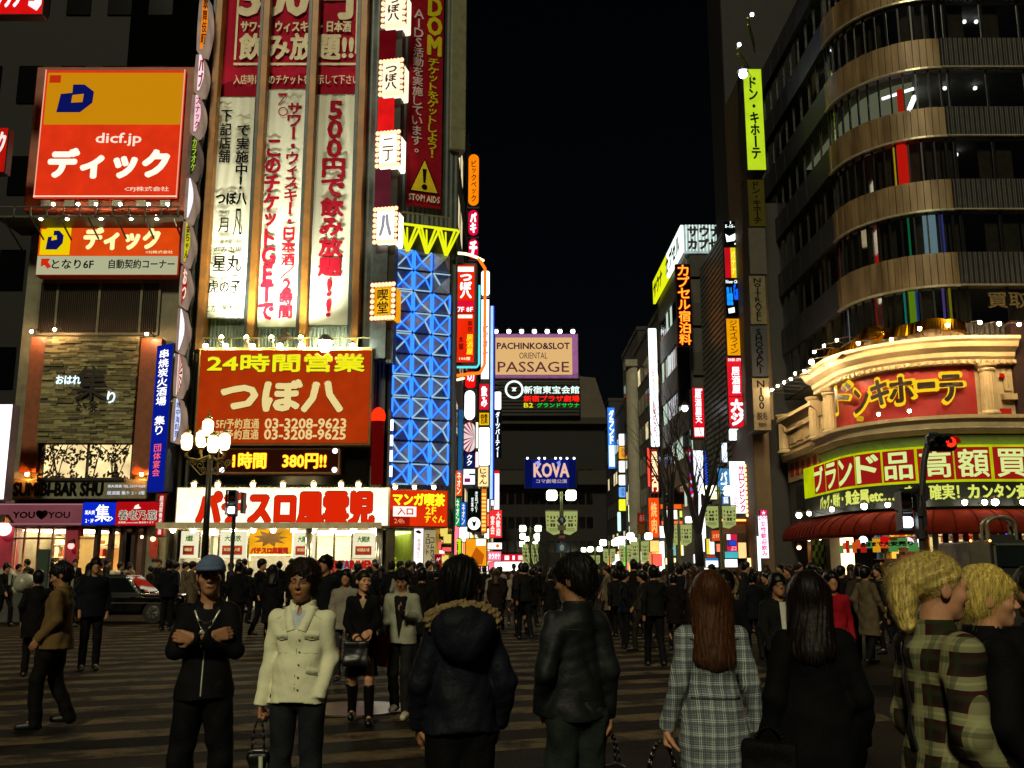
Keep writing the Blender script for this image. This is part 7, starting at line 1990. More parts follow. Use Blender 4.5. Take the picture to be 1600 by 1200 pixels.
def person(label, P, rz, sk, parts, vox=.006, fine=True, group=None, skin=SKIN, face=True, brows='#0a0806', eyes='#0c0806', body_extra=(), legs=True, strands=0):
    """parts: list of (name, fn(P)->distance, material, voxel, lo, hi)"""
    t = thing('person', label, 'person', P, rz, group)
    pr = sk.body_prims(fine, legs) + list(body_extra)
    hc = sk.J['hea'].astype(F4); hk = F4(sk.k)
    def fb(X):
        d = ev(X, pr)
        hs = head_sdf(((X - hc) / hk) @ sk.hr, fine) * hk
        return smin(d, hs, .012)
    lo, hi = sk.bounds(.16)
    v, f = nets(fb, lo, hi, vox)
    body = link_mesh('body', v, f, skin, t, True)
    if fine and face:
        def hl(q): return hc + hk * (sk.hr @ np.array(q, dtype=F4))
        Rm = sk.hr
        eb = MB(); ey = MB(); lp = MB(); sw = MB()
        for s_ in (-1, 1):
            for i in range(6):
                a, b = hl((s_ * (.013 + .0065 * i), -.0925 + .0006 * i * i, .0205 + .004 * math.sin(i / 5 * 2.4))), hl((s_ * (.013 + .0065 * (i + 1)), -.0925 + .0006 * (i + 1) ** 2, .0205 + .004 * math.sin((i + 1) / 5 * 2.4)))
                eb.cyl(a, b, .0038 - .0004 * i, .0034 - .0004 * i, 6)
            # visible eye: flattened dark almond with a pale sclera behind
            for (rx, rz_, y, mb_) in ((.0128, .0052, -.0902, sw), (.0050, .0050, -.0922, ey)):
                c = np.array((s_ * .0312, y, .0025)); n = 12; vv = [hl(c + (0, -.0022, 0))]
                for i in range(n): tt = 2 * PI * i / n; vv.append(hl(c + (rx * math.cos(tt), .0015 * abs(math.cos(tt)) + .001, rz_ * math.sin(tt))))
                mb_.add(vv, [(0, 1 + i, 1 + (i + 1) % n) for i in range(n)])
            for i in range(6):
                q0, q1 = -1 + i / 3, -1 + (i + 1) / 3
                ey.cyl(hl((s_ * .0312 + .0145 * q0, -.0925 + .002 * q0 * q0, .0085 - .005 * q0 * q0)), hl((s_ * .0312 + .0145 * q1, -.0925 + .002 * q1 * q1, .0085 - .005 * q1 * q1)), .0018, .0018, 5)
        for i in range(8):
            u0, u1 = -1 + i / 4, -1 + (i + 1) / 4
            fz = lambda u: hl((.019 * u, -.0955 + .0062 * u * u, -.0655 - .0015 * (1 - u * u)))
            lp.cyl(fz(u0), fz(u1), .0042 * (1.05 - u0 * u0 * .6), .0042 * (1.05 - u1 * u1 * .6), 6)
        eb.build('eyebrows', M(brows, .7), t, True); ey.build('eyes', M(eyes, .2), t, True); sw.build('eye_whites', M('#a89888', .3, var=0), t, True); lp.build('lips', M('#7a3c32', .5, var=0), t, True)
    for (name, fn, mat, vx, l2, h2) in parts:
        v, f = nets(fn, l2, h2, vx)
        if len(f):
            o = link_mesh(name, v, f, mat, t, True)
            if name == 'hair' and strands: fibres(o, mat, strands, sk)
    return t

# ---- garments
def top_fn(sk, hem, flare=0.0, th=1.0, sleeve=1.0, arms=True, vneck=None, collar=.0, amp=.004, seed=0.0, waist=.0, hood=False, slope=0.0, depth=.74, cuff=.01, boxy=0.0, open_front=0.0):
    J, k = sk.J, sk.k
    hemz = hem
    def f(P):
        c, pe = J['che'], J['pel']
        r1 = .156 * th * k * sk.w; r0 = .145 * th * k * sk.w
        d = cap(P, (c[0], c[1], c[2] + .0), (J['wai'][0], J['wai'][1], J['wai'][2]), r1, r0 - waist, (1, depth, .9))
        bot = (pe[0], pe[1], min(hemz, pe[2] - .02) - .12)
        d = smin(d, cap(P, J['wai'], bot, r0 - waist + boxy, .163 * th * k + flare, (1, depth * 1.06, 1)), .06)
        if hemz < pe[2] - .04: d = smin(d, cap(P, (pe[0], pe[1], pe[2] - .0 * k), (pe[0], pe[1], pe[2] - .08 * k), .158 * th * k * sk.w + flare * .4, .166 * th * k * sk.w + flare * .5, (1, depth, 1)), .05)
        elif hemz < pe[2] + .09: d = smin(d, cap(P, (pe[0], pe[1], pe[2] + .04), (pe[0], pe[1], pe[2] - .1), .144 * th * k * sk.w, .152 * th * k * sk.w, (1, depth, 1)), .05)
        d = smin(d, cap(P, J['shL'], J['shR'], .058 * th * k, .058 * th * k), .055)
        d = smin(d, cap(P, J['nec'] + (0, .015, -.06), J['nec'] + (0, .01, .0), .085 * k, .066 * k), .05)
        if arms:
            for q in 'LR':
                w = J['wr' + q]; e = J['el' + q]; dr = (w - e) / np.linalg.norm(w - e)
                a = cap(P, J['sh' + q], e, .057 * th * k * sleeve, .049 * th * k * sleeve)
                b = cap(P, e, w + dr * .03, .049 * th * k * sleeve, .042 * th * k * sleeve)
                b = np.maximum(b, (P - V3(*(w + dr * cuff))) @ V3(*dr))
                d = smin(d, smin(a, b, .02), .022)
        if amp: d = d + folds(P, amp, seed)
        hz_ = hemz + slope * P[:, 0] + .008 * np.sin(P[:, 0] * 17 + seed)
        low = (np.abs(P[:, 0]) < .26 * k * sk.w + flare)
        d = np.where(low & (P[:, 2] < hemz + .15), np.maximum(d, hz_ - P[:, 2]), d)
        if arms:    # keep sleeves below the hem
            sl = None
            for q in 'LR':
                w = J['wr' + q]; e = J['el' + q]; dr = (w - e) / np.linalg.norm(w - e)
                b = cap(P, e, w + dr * .03, .049 * th * k * sleeve, .042 * th * k * sleeve); b = np.maximum(b, (P - V3(*(w + dr * cuff))) @ V3(*dr))
                sl = b if sl is None else np.minimum(sl, b)
            d = np.minimum(d, sl + (folds(P, amp, seed) if amp else 0))
        # neck opening
        d = smax(d, -cap(P, J['nec'] + (0, -.01, -.01), J['nec'] + (0, -.02, .2), .062 * k, .075 * k), .01)
        if collar:
            cr = cap(P, J['nec'] + (0, .012, -.03), J['nec'] + (0, .02, collar), .083 * k, .080 * k)
            ci = cap(P, J['nec'] + (0, .008, -.08), J['nec'] + (0, .016, collar + .12), .068 * k, .070 * k)
            d = smin(d, np.maximum(np.maximum(cr, -ci), P[:, 2] - J['nec'][2] - collar + 1.2 * np.minimum(0, P[:, 1] - J['nec'][1] + .02) * -1 * .6), .012)
        if vneck:
            w0, zb = vneck
            x = np.abs(P[:, 0]); h = np.clip((P[:, 2] - zb) / (J['nec'][2] - zb), 0, 1.2)
            wedge = np.maximum(np.maximum(x - w0 * h, zb - P[:, 2]), P[:, 1] + .045)
            d = smax(d, -wedge, .008)
        if open_front:
            d = smax(d, -np.maximum(np.maximum(np.abs(P[:, 0]) - open_front, P[:, 1] + .07), -(P[:, 2] - hemz)), .006) if False else d
        return d
    lo, hi = sk.bounds(.16); lo[2] = hemz - .2 if not arms else min(hemz - .06, min(J['wrL'][2], J['wrR'][2]) - .1); hi[2] = J['nec'][2] + .14 + collar
    return f, lo, hi

def legs_fn(sk, th=1.0, cuff=.06, amp=.004, seed=1.0, flare=0.0, top=.98):
    J, k = sk.J, sk.k
    def f(P):
        d = cap(P, J['hiL'] + (0, .005, .02), J['hiR'] + (0, .005, .02), .094 * th * k, .094 * th * k, (1, .95, 1))
        d = smin(d, cap(P, J['pel'], J['pel'] + (0, 0, .08), .112 * th * k, .110 * th * k, (1.05, .82, 1)), .04)
        for q in 'LR':
            a = cap(P, J['hi' + q], J['kn' + q], .087 * th * k, .066 * th * k)
            b = cap(P, J['kn' + q], J['an' + q] - (0, 0, .03), .065 * th * k, .057 * th * k + flare)
            d = smin(d, smin(a, b, .02), .015)
        d = d + folds(P, amp, seed)
        return np.maximum(d, np.maximum(cuff * .5 - P[:, 2], P[:, 2] - top * k))
    lo, hi = sk.bounds(.16); hi[2] = top * k + .03
    return f, lo, hi

def skirt_fn(sk, hem, r, top=1.0, amp=.004, seed=0.0, depth=.75, rt=.14):
    J, k = sk.J, sk.k
    def f(P):
        d = cap(P, (0, 0, top * k), (J['pel'][0], 0, hem - .1), rt * k, r, (1, depth, 1)) + folds(P, amp, seed)
        return np.maximum(d, np.maximum(hem - P[:, 2], P[:, 2] - top * k))
    return f, V3(-.45, -.4, hem - .05), V3(.45, .4, top * k + .05)

def shoes_fn(sk, boot=0.0, th=1.0):
    J, k = sk.J, sk.k
    def f(P):
        d = None
        for q in 'LR':
            a = J['an' + q]; fw = sk.foot[q]
            e = cap(P, a + (0, .02 * -fw[1] * 0, -.035), a + fw * .165 * k + (0, 0, -.05), .046 * th, .036 * th)
            e = smin(e, cap(P, a + fw * -.035 + (0, 0, -.045), a + (0, 0, .0), .040 * th, .042 * th), .02)
            if boot: e = smin(e, cap(P, a, a + (J['kn' + q] - a) * boot, .046 * th, .062 * th), .02); e = np.maximum(e, ((P - V3(*(a + (J['kn' + q] - a) * boot))) @ V3(*((J['kn' + q] - a) / np.linalg.norm(J['kn' + q] - a)))))
            e = np.maximum(e, a[2] - .082 - P[:, 2])
            d = e if d is None else np.minimum(d, e)
        return d
    a = np.stack([J['anL'], J['anR'], J['knL'], J['knR']] if boot else [J['anL'], J['anR']])
    lo, hi = a.min(0) - .24, a.max(0) + .24
    return f, lo, hi

def hair_fn(sk, style='short', vol=1.0, amp=.006, seed=0.0, length=.3):
    hc = sk.J['hea'].astype(F4); hk = F4(sk.k); R = sk.hr
    def f(P):
        Q = ((P - hc) / hk) @ R
        x, y, z = Q[:, 0], Q[:, 1], Q[:, 2]
        th_ = np.arctan2(x, y + .02)
        nz = amp * (.45 * np.sin(46 * th_ + 3 * np.sin(18 * z + seed) + seed) + .35 * np.sin(31 * th_ + 40 * z + 2 * np.sin(30 * x + seed)) + .3 * np.sin(75 * x + 40 * y + 22 * z + seed))
        if style == 'afro': nz = amp * (.6 * np.sin(110 * x + 4 * np.sin(50 * z + seed)) * np.sin(100 * z + 3 * np.sin(60 * y)) + .5 * np.sin(160 * y + 50 * z) * np.sin(140 * x - 60 * z) + .4 * np.sin(60 * x + 50 * y + 45 * z))
        if style == 'afro':
            d = ell(Q, (0, .022, .052), (.112 * vol, .122 * vol, .108 * vol))
            d = smin(d, ell(Q, (0, .04, -.02), (.098 * vol, .095 * vol, .08)), .03)
            d = smax(d, -ell(Q, (0, -.14, -.035), (.066, .10, .098)), .012)
            d = np.maximum(d, -.095 - z)
            return (d + nz * 1.6) * hk
        d = ell(Q, (0, .020, .042), (.088 * vol, .108 * vol, .098 * vol))
        if style in ('short', 'messy'):
            d = smin(d, ell(Q, (0, .05, -.02), (.078 * vol, .068 * vol, .075)), .03)
            d = smax(d, -ell(Q, (0, -.135, -.030), (.070, .088, .088)), .012)
            d = np.maximum(d, np.where(y > .0, -.085 - z, -.025 - z - .3 * y))
            if style == 'messy': nz = nz * 2.2; d = smin(d, ell(Q, (0, -.075, .055), (.06, .025, .02)), .02)
        else:
            d = smin(d, cap(Q, (-.062, .03, .02), (-.085, .095, -length), .042, .032), .04)
            d = smin(d, cap(Q, (.062, .03, .02), (.085, .095, -length), .042, .032), .04)
            d = smin(d, cap(Q, (0, .06, .0), (0, .125, -length), .075, .062, (1.3, .7, 1)), .04)
            d = smax(d, -ell(Q, (0, -.135, -.045), (.058, .10, .105)), .012)
            if style == 'pony': pass
        return (d + nz) * hk
    pad = .2 if style in ('short', 'messy', 'afro') else .22
    lo, hi = hc - pad, hc + pad
    if style == 'long': lo[2] = hc[2] - length - .15
    return f, lo, hi

def P_(name, fnb, mat, vx): return (name, fnb[0], mat, vx, fnb[1], fnb[2])
def front_y(fn, x, z, y0=-.6, y1=.3, back=False):
    ys = np.arange(y0, y1, .004, dtype=F4)
    if back: ys = ys[::-1]
    d = fn(np.stack([np.full_like(ys, x), ys, np.full_like(ys, z)], 1))
    i = np.argmax(d < 0)
    return float(ys[i]) if (d < 0).any() else 0.0
def ribbon(name, fn, pts, w, mat, t, lift=.004, back=False, thick=.004):
    """a flat strip sewn on a garment along points (x,z)"""
    m = MB(); sg = 1 if back else -1; v = []
    n = len(pts)
    for i, (x, z) in enumerate(pts):
        x2, z2 = pts[min(i + 1, n - 1)]; x1, z1 = pts[max(i - 1, 0)]
        dx, dz = x2 - x1, z2 - z1; l = math.hypot(dx, dz) or 1; ax, az = -dz / l * w / 2, dx / l * w / 2
        for s in (-1, 1):
            y = front_y(fn, x + s * ax, z + s * az, back=back)
            v.append((x + s * ax, y + sg * lift, z + s * az))
    v2 = [(x, y - sg * thick, z) for x, y, z in v]
    f = [(2 * i, 2 * i + 1, 2 * i + 3, 2 * i + 2) for i in range(n - 1)]
    m.add(v + v2, f + [tuple(2 * n + q for q in p) for p in f] + [(2 * i, 2 * i + 2, 2 * n + 2 * i + 2, 2 * n + 2 * i) for i in range(n - 1)] + [(2 * i + 1, 2 * n + 2 * i + 1, 2 * n + 2 * i + 3, 2 * i + 3) for i in range(n - 1)])
    return m.build(name, mat, t, True)
def line(a, b, n=10): return [(a[0] + (b[0] - a[0]) * i / n, a[1] + (b[1] - a[1]) * i / n) for i in range(n + 1)]
def place(px, Y): q = at(px, 890, Y); return (q.x, Y, 0)
def top_z(py, Y, px=800): return at(px, py, Y).z
D2R = math.radians

# 1 --- man in cap, arms folded
Y = 6.2; H = top_z(869, Y) - .012
sk = Skel(H, .82).set(elL=(.225, -.06, 1.15), elR=(-.225, -.06, 1.14), wrL=(-.045, -.215, 1.225), wrR=(.055, -.185, 1.235), anL=(.13, .02, .085), knL=(.12, -.01, .49), anR=(-.13, .02, .085), knR=(-.12, -.01, .49))
sk.head(6, -2, 0)
sk.hd['L'] = dict(d=(-1, .22, .12), n=(0, 1, 0), curl=.35); sk.hd['R'] = dict(d=(1, .30, .15), n=(0, 1, 0), curl=.5)
J = top_fn(sk, .85, .03, 1.04, 1.04, vneck=(.075, 1.20), amp=.006, seed=.3, collar=.02)
sh = top_fn(sk, 1.0, 0, .90, arms=False, amp=.002)
def cap_fn(sk):
    hc = sk.J['hea'].astype(F4); hk = F4(sk.k); R_ = sk.hr
    def f(P):
        Q = ((P - hc) / hk) @ R_
        d = ell(Q, (0, .012, .040), (.092, .110, .098)); d = np.maximum(d, .030 - Q[:, 2] - .12 * Q[:, 1])
        b = ell(Q, (0, -.125, .040), (.078, .075, .026)); b = np.maximum(b, -ell(Q, (0, -.12, .012), (.074, .09, .028)))
        d = smin(d, b, .01)
        return (d + .0008 * np.sin(90 * Q[:, 0])) * hk
    return f, hc - .22, hc + .24
hr = hair_fn(sk, 'short', .98, .002)
p1 = person('man in a black zipped tracksuit and blue cap with folded arms beside the white jacket', place(330, Y), D2R(8), sk,
    [P_('jacket', J, BLK, .008), P_('shirt', sh, cloth_mat('#141416'), .012), P_('trousers', legs_fn(sk, 1.12, .03, .008, 2., .025), cloth_mat('#0b0b0d'), .010), P_('hair', hr, HAIR_BLACK, .006), P_('cap', cap_fn(sk), cloth_mat('#5a6a8a', .85, .3, 80), .005), P_('shoes', shoes_fn(sk), M('#101010', .5), .010)], .0065, strands=500)
WZ = M('#c8c8b8', .3, .4)
ribbon('zipper', J[0], line((-.0, .875), (-.0, 1.18), 16), .008, WZ, p1)
ribbon('cord', J[0], [(.0, 1.23)] + line((.012, 1.25), (.075, 1.375), 8), .010, WZ, p1)
ribbon('cord', J[0], [(-.0, 1.23)] + line((-.012, 1.25), (-.075, 1.375), 8), .010, WZ, p1)
m = MB()
for i in range(20):
    a = PI * i / 19; x, z = .062 * math.cos(a), 1.385 - .085 * math.sin(a); y = front_y(sh[0], x, z); m.ball((x, y - .004, z), .0045, 6, 5)
m.build('necklace', M('#d8d0a0', .2, 1), p1)
# cap: paler back panel
# 2 --- man in the white field jacket
Y = 6.0; H = top_z(869, Y) - .045
sk = Skel(H, .98).set(elL=(.205, .03, 1.13), wrL=(.165, -.06, .915), elR=(-.215, .03, 1.13), wrR=(-.250, -.03, .87), anL=(.12, .02, .085), anR=(-.10, -.03, .085))
sk.head(-2, 0, 0)
sk.hd['R'] = dict(d=(.05, -.12, -1), n=(1, .1, 0), curl=1.25); sk.hd['L'] = dict(d=(-.62, .45, -1), n=(-1, 0, 0), curl=.3)
J = top_fn(sk, .855, .0, 1.0, .98, vneck=(.052, 1.262), amp=.0055, seed=1.7, collar=.05, boxy=.012, waist=.012)
shirt = top_fn(sk, 1.10, 0, .86, arms=False, vneck=(.04, 1.345), amp=.002, collar=.045)
hr = hair_fn(sk, 'afro', .97, .005)
WHT = M('#dedcba', .75, 0, .08, 5, .28, 20, spec=.15)
p2 = person('man in a white field jacket with bushy hair, one hand in his pocket', place(474, Y), D2R(-4), sk,
    [P_('jacket', J, WHT, .0065), P_('shirt', shirt, cloth_mat('#b0bcc8', .7, .1), .008), P_('trousers', legs_fn(sk, .98, .03, .006, 2.), DENIM, .010), P_('hair', hr, hair_mat('#1c1009', .6), .006), P_('shoes', shoes_fn(sk), M('#101010', .5), .010)], .0065, skin=M('#8e5f3e', .5, var=.12, vs=18), strands=1500)
SEAM = M('#98967c', .8)
ribbon('button_placket', J[0], line((.004, 1.255), (.010, .87), 16), .006, SEAM, p2, .0015)
for s_ in (-1, 1):
    ribbon('collar', J[0], line((s_ * .078, 1.405), (s_ * .034, 1.268), 10), .05, WHT, p2, .012, False, .008)
    ribbon('pocket_flap', J[0], line((s_ * .050, 1.245), (s_ * .128, 1.240), 8), .040, WHT, p2, .007)
    ribbon('seam', J[0], line((s_ * .050, 1.223), (s_ * .090, 1.212), 4) + line((s_ * .090, 1.212), (s_ * .128, 1.220), 4), .004, SEAM, p2, .009)
    ribbon('seam', J[0], line((s_ * .035, 1.14), (s_ * .125, 1.135), 8), .0035, SEAM, p2, .002)
    ribbon('seam', J[0], line((s_ * .075, 1.365), (s_ * .135, 1.33), 6), .0035, SEAM, p2, .002)
ribbon('pocket_flap', J[0], line((.070, 1.045), (.130, 1.03), 6), .034, WHT, p2, .006)
ribbon('seam', J[0], line((.070, 1.027), (.130, 1.012), 6), .004, SEAM, p2, .008)
m = MB()
for (x, z) in ((.022, 1.215), (.024, 1.145), (.026, 1.075), (.028, 1.005), (.028, .935), (-.090, 1.23), (.090, 1.23)): m.ball((x, front_y(J[0], x, z) - .007, z), .0065, 8, 6)
m.build('buttons', M('#8a8870', .4), p2)
def bag(label, loc, w, h, dep, mat, zhand, rz=0, strap=None, hw=.10, round_=.5):
    """soft hand bag under a hand at height zhand; loc is its centre bottom"""
    t = thing('bag', label, 'bag', loc, rz)
    def f(P):
        d = cap(P, (-w * .5 + dep * .5, 0, dep * .5), (w * .5 - dep * .5, 0, dep * .5), dep * .5, dep * .5)
        d = smin(d, cap(P, (-w * .42 + dep * .3, 0, h - dep * .3), (w * .42 - dep * .3, 0, h - dep * .3), dep * .3, dep * .3), .02)
        q = np.maximum(np.abs(P[:, 0]) - w * .45 + P[:, 2] * .06, np.maximum(np.abs(P[:, 1]) - dep * (.46 - .22 * P[:, 2] / h), np.abs(P[:, 2] - h * .5) - h * .45))
        return smin(d, q, .03) + folds(P, .004, 2.)
    v, fc = nets(f, V3(-w * .6, -dep * .8, -.04), V3(w * .6, dep * .8, h + .05), .008)
    link_mesh('body', v, fc, mat, t, True)
    m = MB(); zt_ = zhand - loc[2]
    for y in (-dep * .18, dep * .18): m.tube([(hw * math.cos(a) * -1, y * (1 - .7 * math.sin(a)), h - .03 + (zt_ - h + .03) * math.sin(a)) for a in np.linspace(0, PI, 15)], .007, 7)
    m.build('handle', mat, t, True)
    return t
w_ = sk.J['wrR']; hx = p2.location.x + w_[0] * .98; hz_ = w_[2] - .10
b1 = bag('slim black tote with a pale strap hanging from the hand of the man in white', (hx, Y - .06, hz_ - .62), .15, .46, .10, M('#0e0d0c', .4, var=.2), hz_ + .02, .2, hw=.035)
m = MB(); m.tube([(.02, -.06, .44), (.03, -.07, .25), (.02, -.07, .02)], .013, 7); m.build('strap', M('#a8b090', .6), b1, True)

# 5 --- man in the parka seen from behind
Y = 4.75; H = top_z(870, Y) - .02
sk = Skel(H, .76).set(elL=(.26, .02, 1.13), elR=(-.275, .02, 1.13), wrL=(.255, -.08, .93), wrR=(-.245, -.08, .93), anL=(.13, 0, .085), anR=(-.14, .02, .085))
sk.head(-25, 4, 0)
J = top_fn(sk, .886, .03, 1.12, 1.04, amp=.007, seed=2.2, depth=.78, boxy=.02, collar=.0)
NVY = cloth_mat('#14161f', .6, .3, 30, .4)
def hood(P):
    a = sk.J['nec']
    d = ell(P, a + (0, .11, -.045), (.150, .085, .115)); d = smin(d, ell(P, a + (0, .125, -.12), (.10, .06, .08)), .05)
    return d + folds(P, .006, 1.)
def fur(P):
    a = sk.J['nec'].astype(F4); d = None
    for i in range(12):
        t0, t1 = -.25 + (PI + .5) * i / 12, -.25 + (PI + .5) * (i + 1) / 12
        p0 = a + V3(.150 * math.cos(t0), .095 - .02 * math.cos(t0 * 2), -.01 + .062 * math.sin(t0)); p1 = a + V3(.150 * math.cos(t1), .095 - .02 * math.cos(t1 * 2), -.01 + .062 * math.sin(t1))
        e = cap(P, p0, p1, .030, .030); d = e if d is None else smin(d, e, .01)
    x, y, z = P[:, 0], P[:, 1], P[:, 2]
    return d + .006 * np.sin(150 * x + 40 * z) * np.sin(140 * y + 60 * x) + .005 * np.sin(210 * z + 90 * x + 50 * y)
p5 = person('man in a black parka with a fur edged hood seen from behind', place(722, Y), PI + .12, sk,
    [P_('parka', J, NVY, .009), ('hood', hood, NVY, .008, sk.J['nec'] - .3, sk.J['nec'] + .28), ('fur_trim', fur, M('#8a7348', .9, var=.5, vs=40, bump=.8, bs=160), .006, sk.J['nec'] - .26, sk.J['nec'] + .3),
     P_('trousers', legs_fn(sk, 1.1, .03, .007, 2.), cloth_mat('#0c0c0d'), .011), P_('hair', hair_fn(sk, 'messy', 1.06, .0035), HAIR_BLACK, .006), P_('shoes', shoes_fn(sk), M('#101010', .5), .012)], .008, face=False, strands=2200)
s2 = top_fn(sk, .89, .015, 1.10, arms=False, amp=.003, depth=.72)
v, f = nets(lambda P: np.maximum(s2[0](P), P[:, 2] - .935), V3(-.3, -.25, .86), V3(.3, .3, .96), .007)
link_mesh('shirt_hem', v, f, plaid_mat('striped_hem', '#b8b490', '#302c20', '#403c28', .012, .03, .45, .1), p5, True)

# 6 --- man in the dark leather jacket
Y = 5.2; H = top_z(866, Y) - .02
sk = Skel(H, .76).set(elL=(.25, .05, 1.12), elR=(-.235, .03, 1.12), wrL=(.215, -.06, .93), wrR=(-.245, -.02, .885), anL=(.13, .02, .085), anR=(-.08, -.02, .085))
sk.head(38, 6, 0)
sk.hd['L'] = dict(d=(-.3, -.5, -.8), n=(-1, 0, 0), curl=.6); sk.hd['R'] = dict(d=(0, -.05, -1), n=(1, .1, 0), curl=1.2)
J = top_fn(sk, .875, .012, 1.06, 1.04, amp=.008, seed=4.1, collar=.05, depth=.70, boxy=.01)
LTH = M('#15181a', .58, 0, .4, 9, .3, 22, spec=.22)
p6 = person('man in a dark leather jacket and jeans seen from behind, looking left', place(897, Y), PI + D2R(20), sk,
    [P_('jacket', J, LTH, .008), P_('jeans', legs_fn(sk, 1.05, .03, .008, 3.), cloth_mat('#222a28', .85, .5), .010), P_('hair', hair_fn(sk, 'messy', 1.08, .0035, 2.), HAIR_BLACK, .006), P_('shoes', shoes_fn(sk), M('#101010', .5), .012)], .0065, strands=2200)
SM = M('#08090a', .5)
ribbon('seam', J[0], line((-.13, 1.32), (.13, 1.32), 16), .005, SM, p6, .002, True)
ribbon('seam', J[0], line((-.15, .975), (.15, .975), 16), .005, SM, p6, .002, True)
ribbon('seam', J[0], line((-.15, 1.02), (.15, 1.02), 16), .004, SM, p6, .002, True)
w_ = np.array([*(rotz(PI + D2R(20)) @ sk.J['wrR'].astype(F4))]); hx, hy, hz_ = p6.location.x + w_[0], Y + w_[1], w_[2] - .10
bag('black shopping bag with long handles held by the man in the leather jacket', (hx + .01, hy, hz_ - .52), .22, .38, .13, M('#0c0c0c', .45, var=.2), hz_ + .02, .5, hw=.05)

# 7 --- woman in the checked coat
Y = 5.2; H = top_z(893, Y) - .015
sk = Skel(H, .90).set(elL=(.235, .05, 1.12), elR=(-.235, .06, 1.12), wrL=(.305, -.02, .885), wrR=(-.290, .0, .885), anL=(.07, .02, .085), anR=(-.07, -.02, .085))
sk.head(0, -2, 0)
sk.hd['R'] = dict(d=(-.1, -.05, -1), n=(.2, 1, 0), curl=.5); sk.hd['L'] = dict(d=(.1, .05, -1), n=(-1, 0, 0), curl=1.2)
sk.hd['L'], sk.hd['R'] = dict(d=(.1, -.05, -1), n=(-1, .1, 0), curl=1.2), dict(d=(-.15, -.1, -1), n=(1, .1, 0), curl=.5)
J = top_fn(sk, .640, .055, 1.02, 1.0, amp=.0035, seed=.9, depth=.74, waist=.020, collar=.05)
PLD = plaid_mat('checked_wool', '#7a8286', '#23282b', '#c4ccc8', .0110, .060, .36, .06, '#454c50')
p7 = person('woman with long reddish brown hair in a grey checked coat seen from behind', place(1107, Y), PI, sk,
    [P_('coat', J, PLD, .0075), P_('hair', hair_fn(sk, 'long', 1.05, .0035, 1., .33), hair_mat('#42240f', .5), .0065), P_('boots', shoes_fn(sk, .9), M('#0c0a08', .4), .011)], .0065, face=False, skin=SKIN_P, strands=3500)
ribbon('belt', J[0], line((-.125, 1.0), (.125, 1.0), 20), .042, PLD, p7, .008, True, .006)
ribbon('yoke_seam', J[0], line((-.125, 1.275), (0, 1.215), 12) + line((0, 1.215), (.125, 1.275), 12)[1:], .007, M('#0c0e0c', .8), p7, .004, True)
w_ = rotz(PI) @ sk.J['wrL'].astype(F4); hx, hy, hz_ = p7.location.x + w_[0] - .01, Y + w_[1], w_[2] - .09
b7 = bag('round black leather handbag with brass studs held by the woman in the checked coat', (hx - .02, hy, hz_ - .44), .34, .26, .15, M('#100e0d', .22, var=.2, vs=14, bump=.4, bs=30, spec=.6), hz_ + .02, .2, hw=.075)
m = MB()
for (x, z) in ((-.08, .22), (.08, .22), (-.08, .17), (.08, .17)): m.ball((x, -.062, z), .009, 7, 5)
m.bbox(.02, .07, -.085, -.076, .10, .13, .003); m.build('stud', M('#c8a040', .25, 1), b7)

# 8 --- long haired person in the wide black coat
Y = 4.8; H = top_z(896, Y) - .01
sk = Skel(H, .88).set(elL=(.25, .06, 1.1), elR=(-.27, .04, 1.1), wrL=(.30, .0, .87), wrR=(-.28, -.05, .87))
sk.head(-12, 0, 0)
J = top_fn(sk, .22, .14, 1.06, 1.08, amp=.008, seed=3.3, depth=.75, collar=.04)
p8 = person('person with long dark hair in a wide black coat reaching the ankles, seen from behind', place(1262, Y), PI - .1, sk,
    [P_('coat', J, cloth_mat('#09090b', .85), .011), P_('hair', hair_fn(sk, 'long', 1.08, .0035, 2., .26), hair_mat('#140b08', .5), .007), P_('shoes', shoes_fn(sk), M('#0c0c0c', .5), .012)], .009, face=False, strands=2500)
q = place(1186, Y)
bag('big flat black carrier bag flaring out beside the wide black coat', (q[0], Y - .05, .60), .30, .24, .12, cloth_mat('#0a0a0b', .7), .90, -.5, hw=.07)

# 9 --- blonde woman in the chequered jacket, turned right
Y = 3.6; H = top_z(862, Y) - .018
sk = Skel(H, .96).set(elL=(.235, .03, 1.10), wrL=(.20, -.16, .93), elR=(-.24, .06, 1.10), wrR=(-.22, -.10, .90), anL=(.08, .05, .085), anR=(-.08, -.1, .085))
sk.head(-4, 4, 0)
J = top_fn(sk, .80, .05, 1.06, 1.16, amp=.008, seed=5.5, depth=.74, collar=.045, vneck=(.05, 1.2))
CHK = plaid_mat('lumber_check', '#1c140e', '#3a1014', '#96966c', .058, .116, .42, .22, '#1c3016')
def pony(P):
    hc = sk.J['hea'].astype(F4); Q = (P - hc) / F4(sk.k) @ sk.hr
    d = ell(Q, (0, .022, .040), (.087, .108, .094)); d = smax(d, -ell(Q, (0, -.125, -.035), (.080, .088, .095)), .01); d = np.maximum(d, np.where(Q[:, 1] > .03, -.10 - Q[:, 2], -.01 - Q[:, 2] - .9 * (Q[:, 1])))
    d = smin(d, ell(Q, (.0, .112, .045), (.045, .042, .045)), .03)
    for i, (a, b) in enumerate((((0, .115, .05), (-.015, .150, .01)), ((-.015, .150, .01), (-.02, .158, -.07)), ((0, .125, .02), (.02, .135, -.10)), ((-.02, .150, -.05), (-.03, .140, -.14)))): d = smin(d, cap(Q, a, b, .042, .030), .035)
    x, y, z = Q[:, 0], Q[:, 1], Q[:, 2]
    return (d + .002 * np.sin(150 * z + 60 * y) * np.sin(60 * x) + .0016 * np.sin(170 * (z * .8 + y * .5))) * F4(sk.k)
BLD = hair_mat('#e2b868', .4)
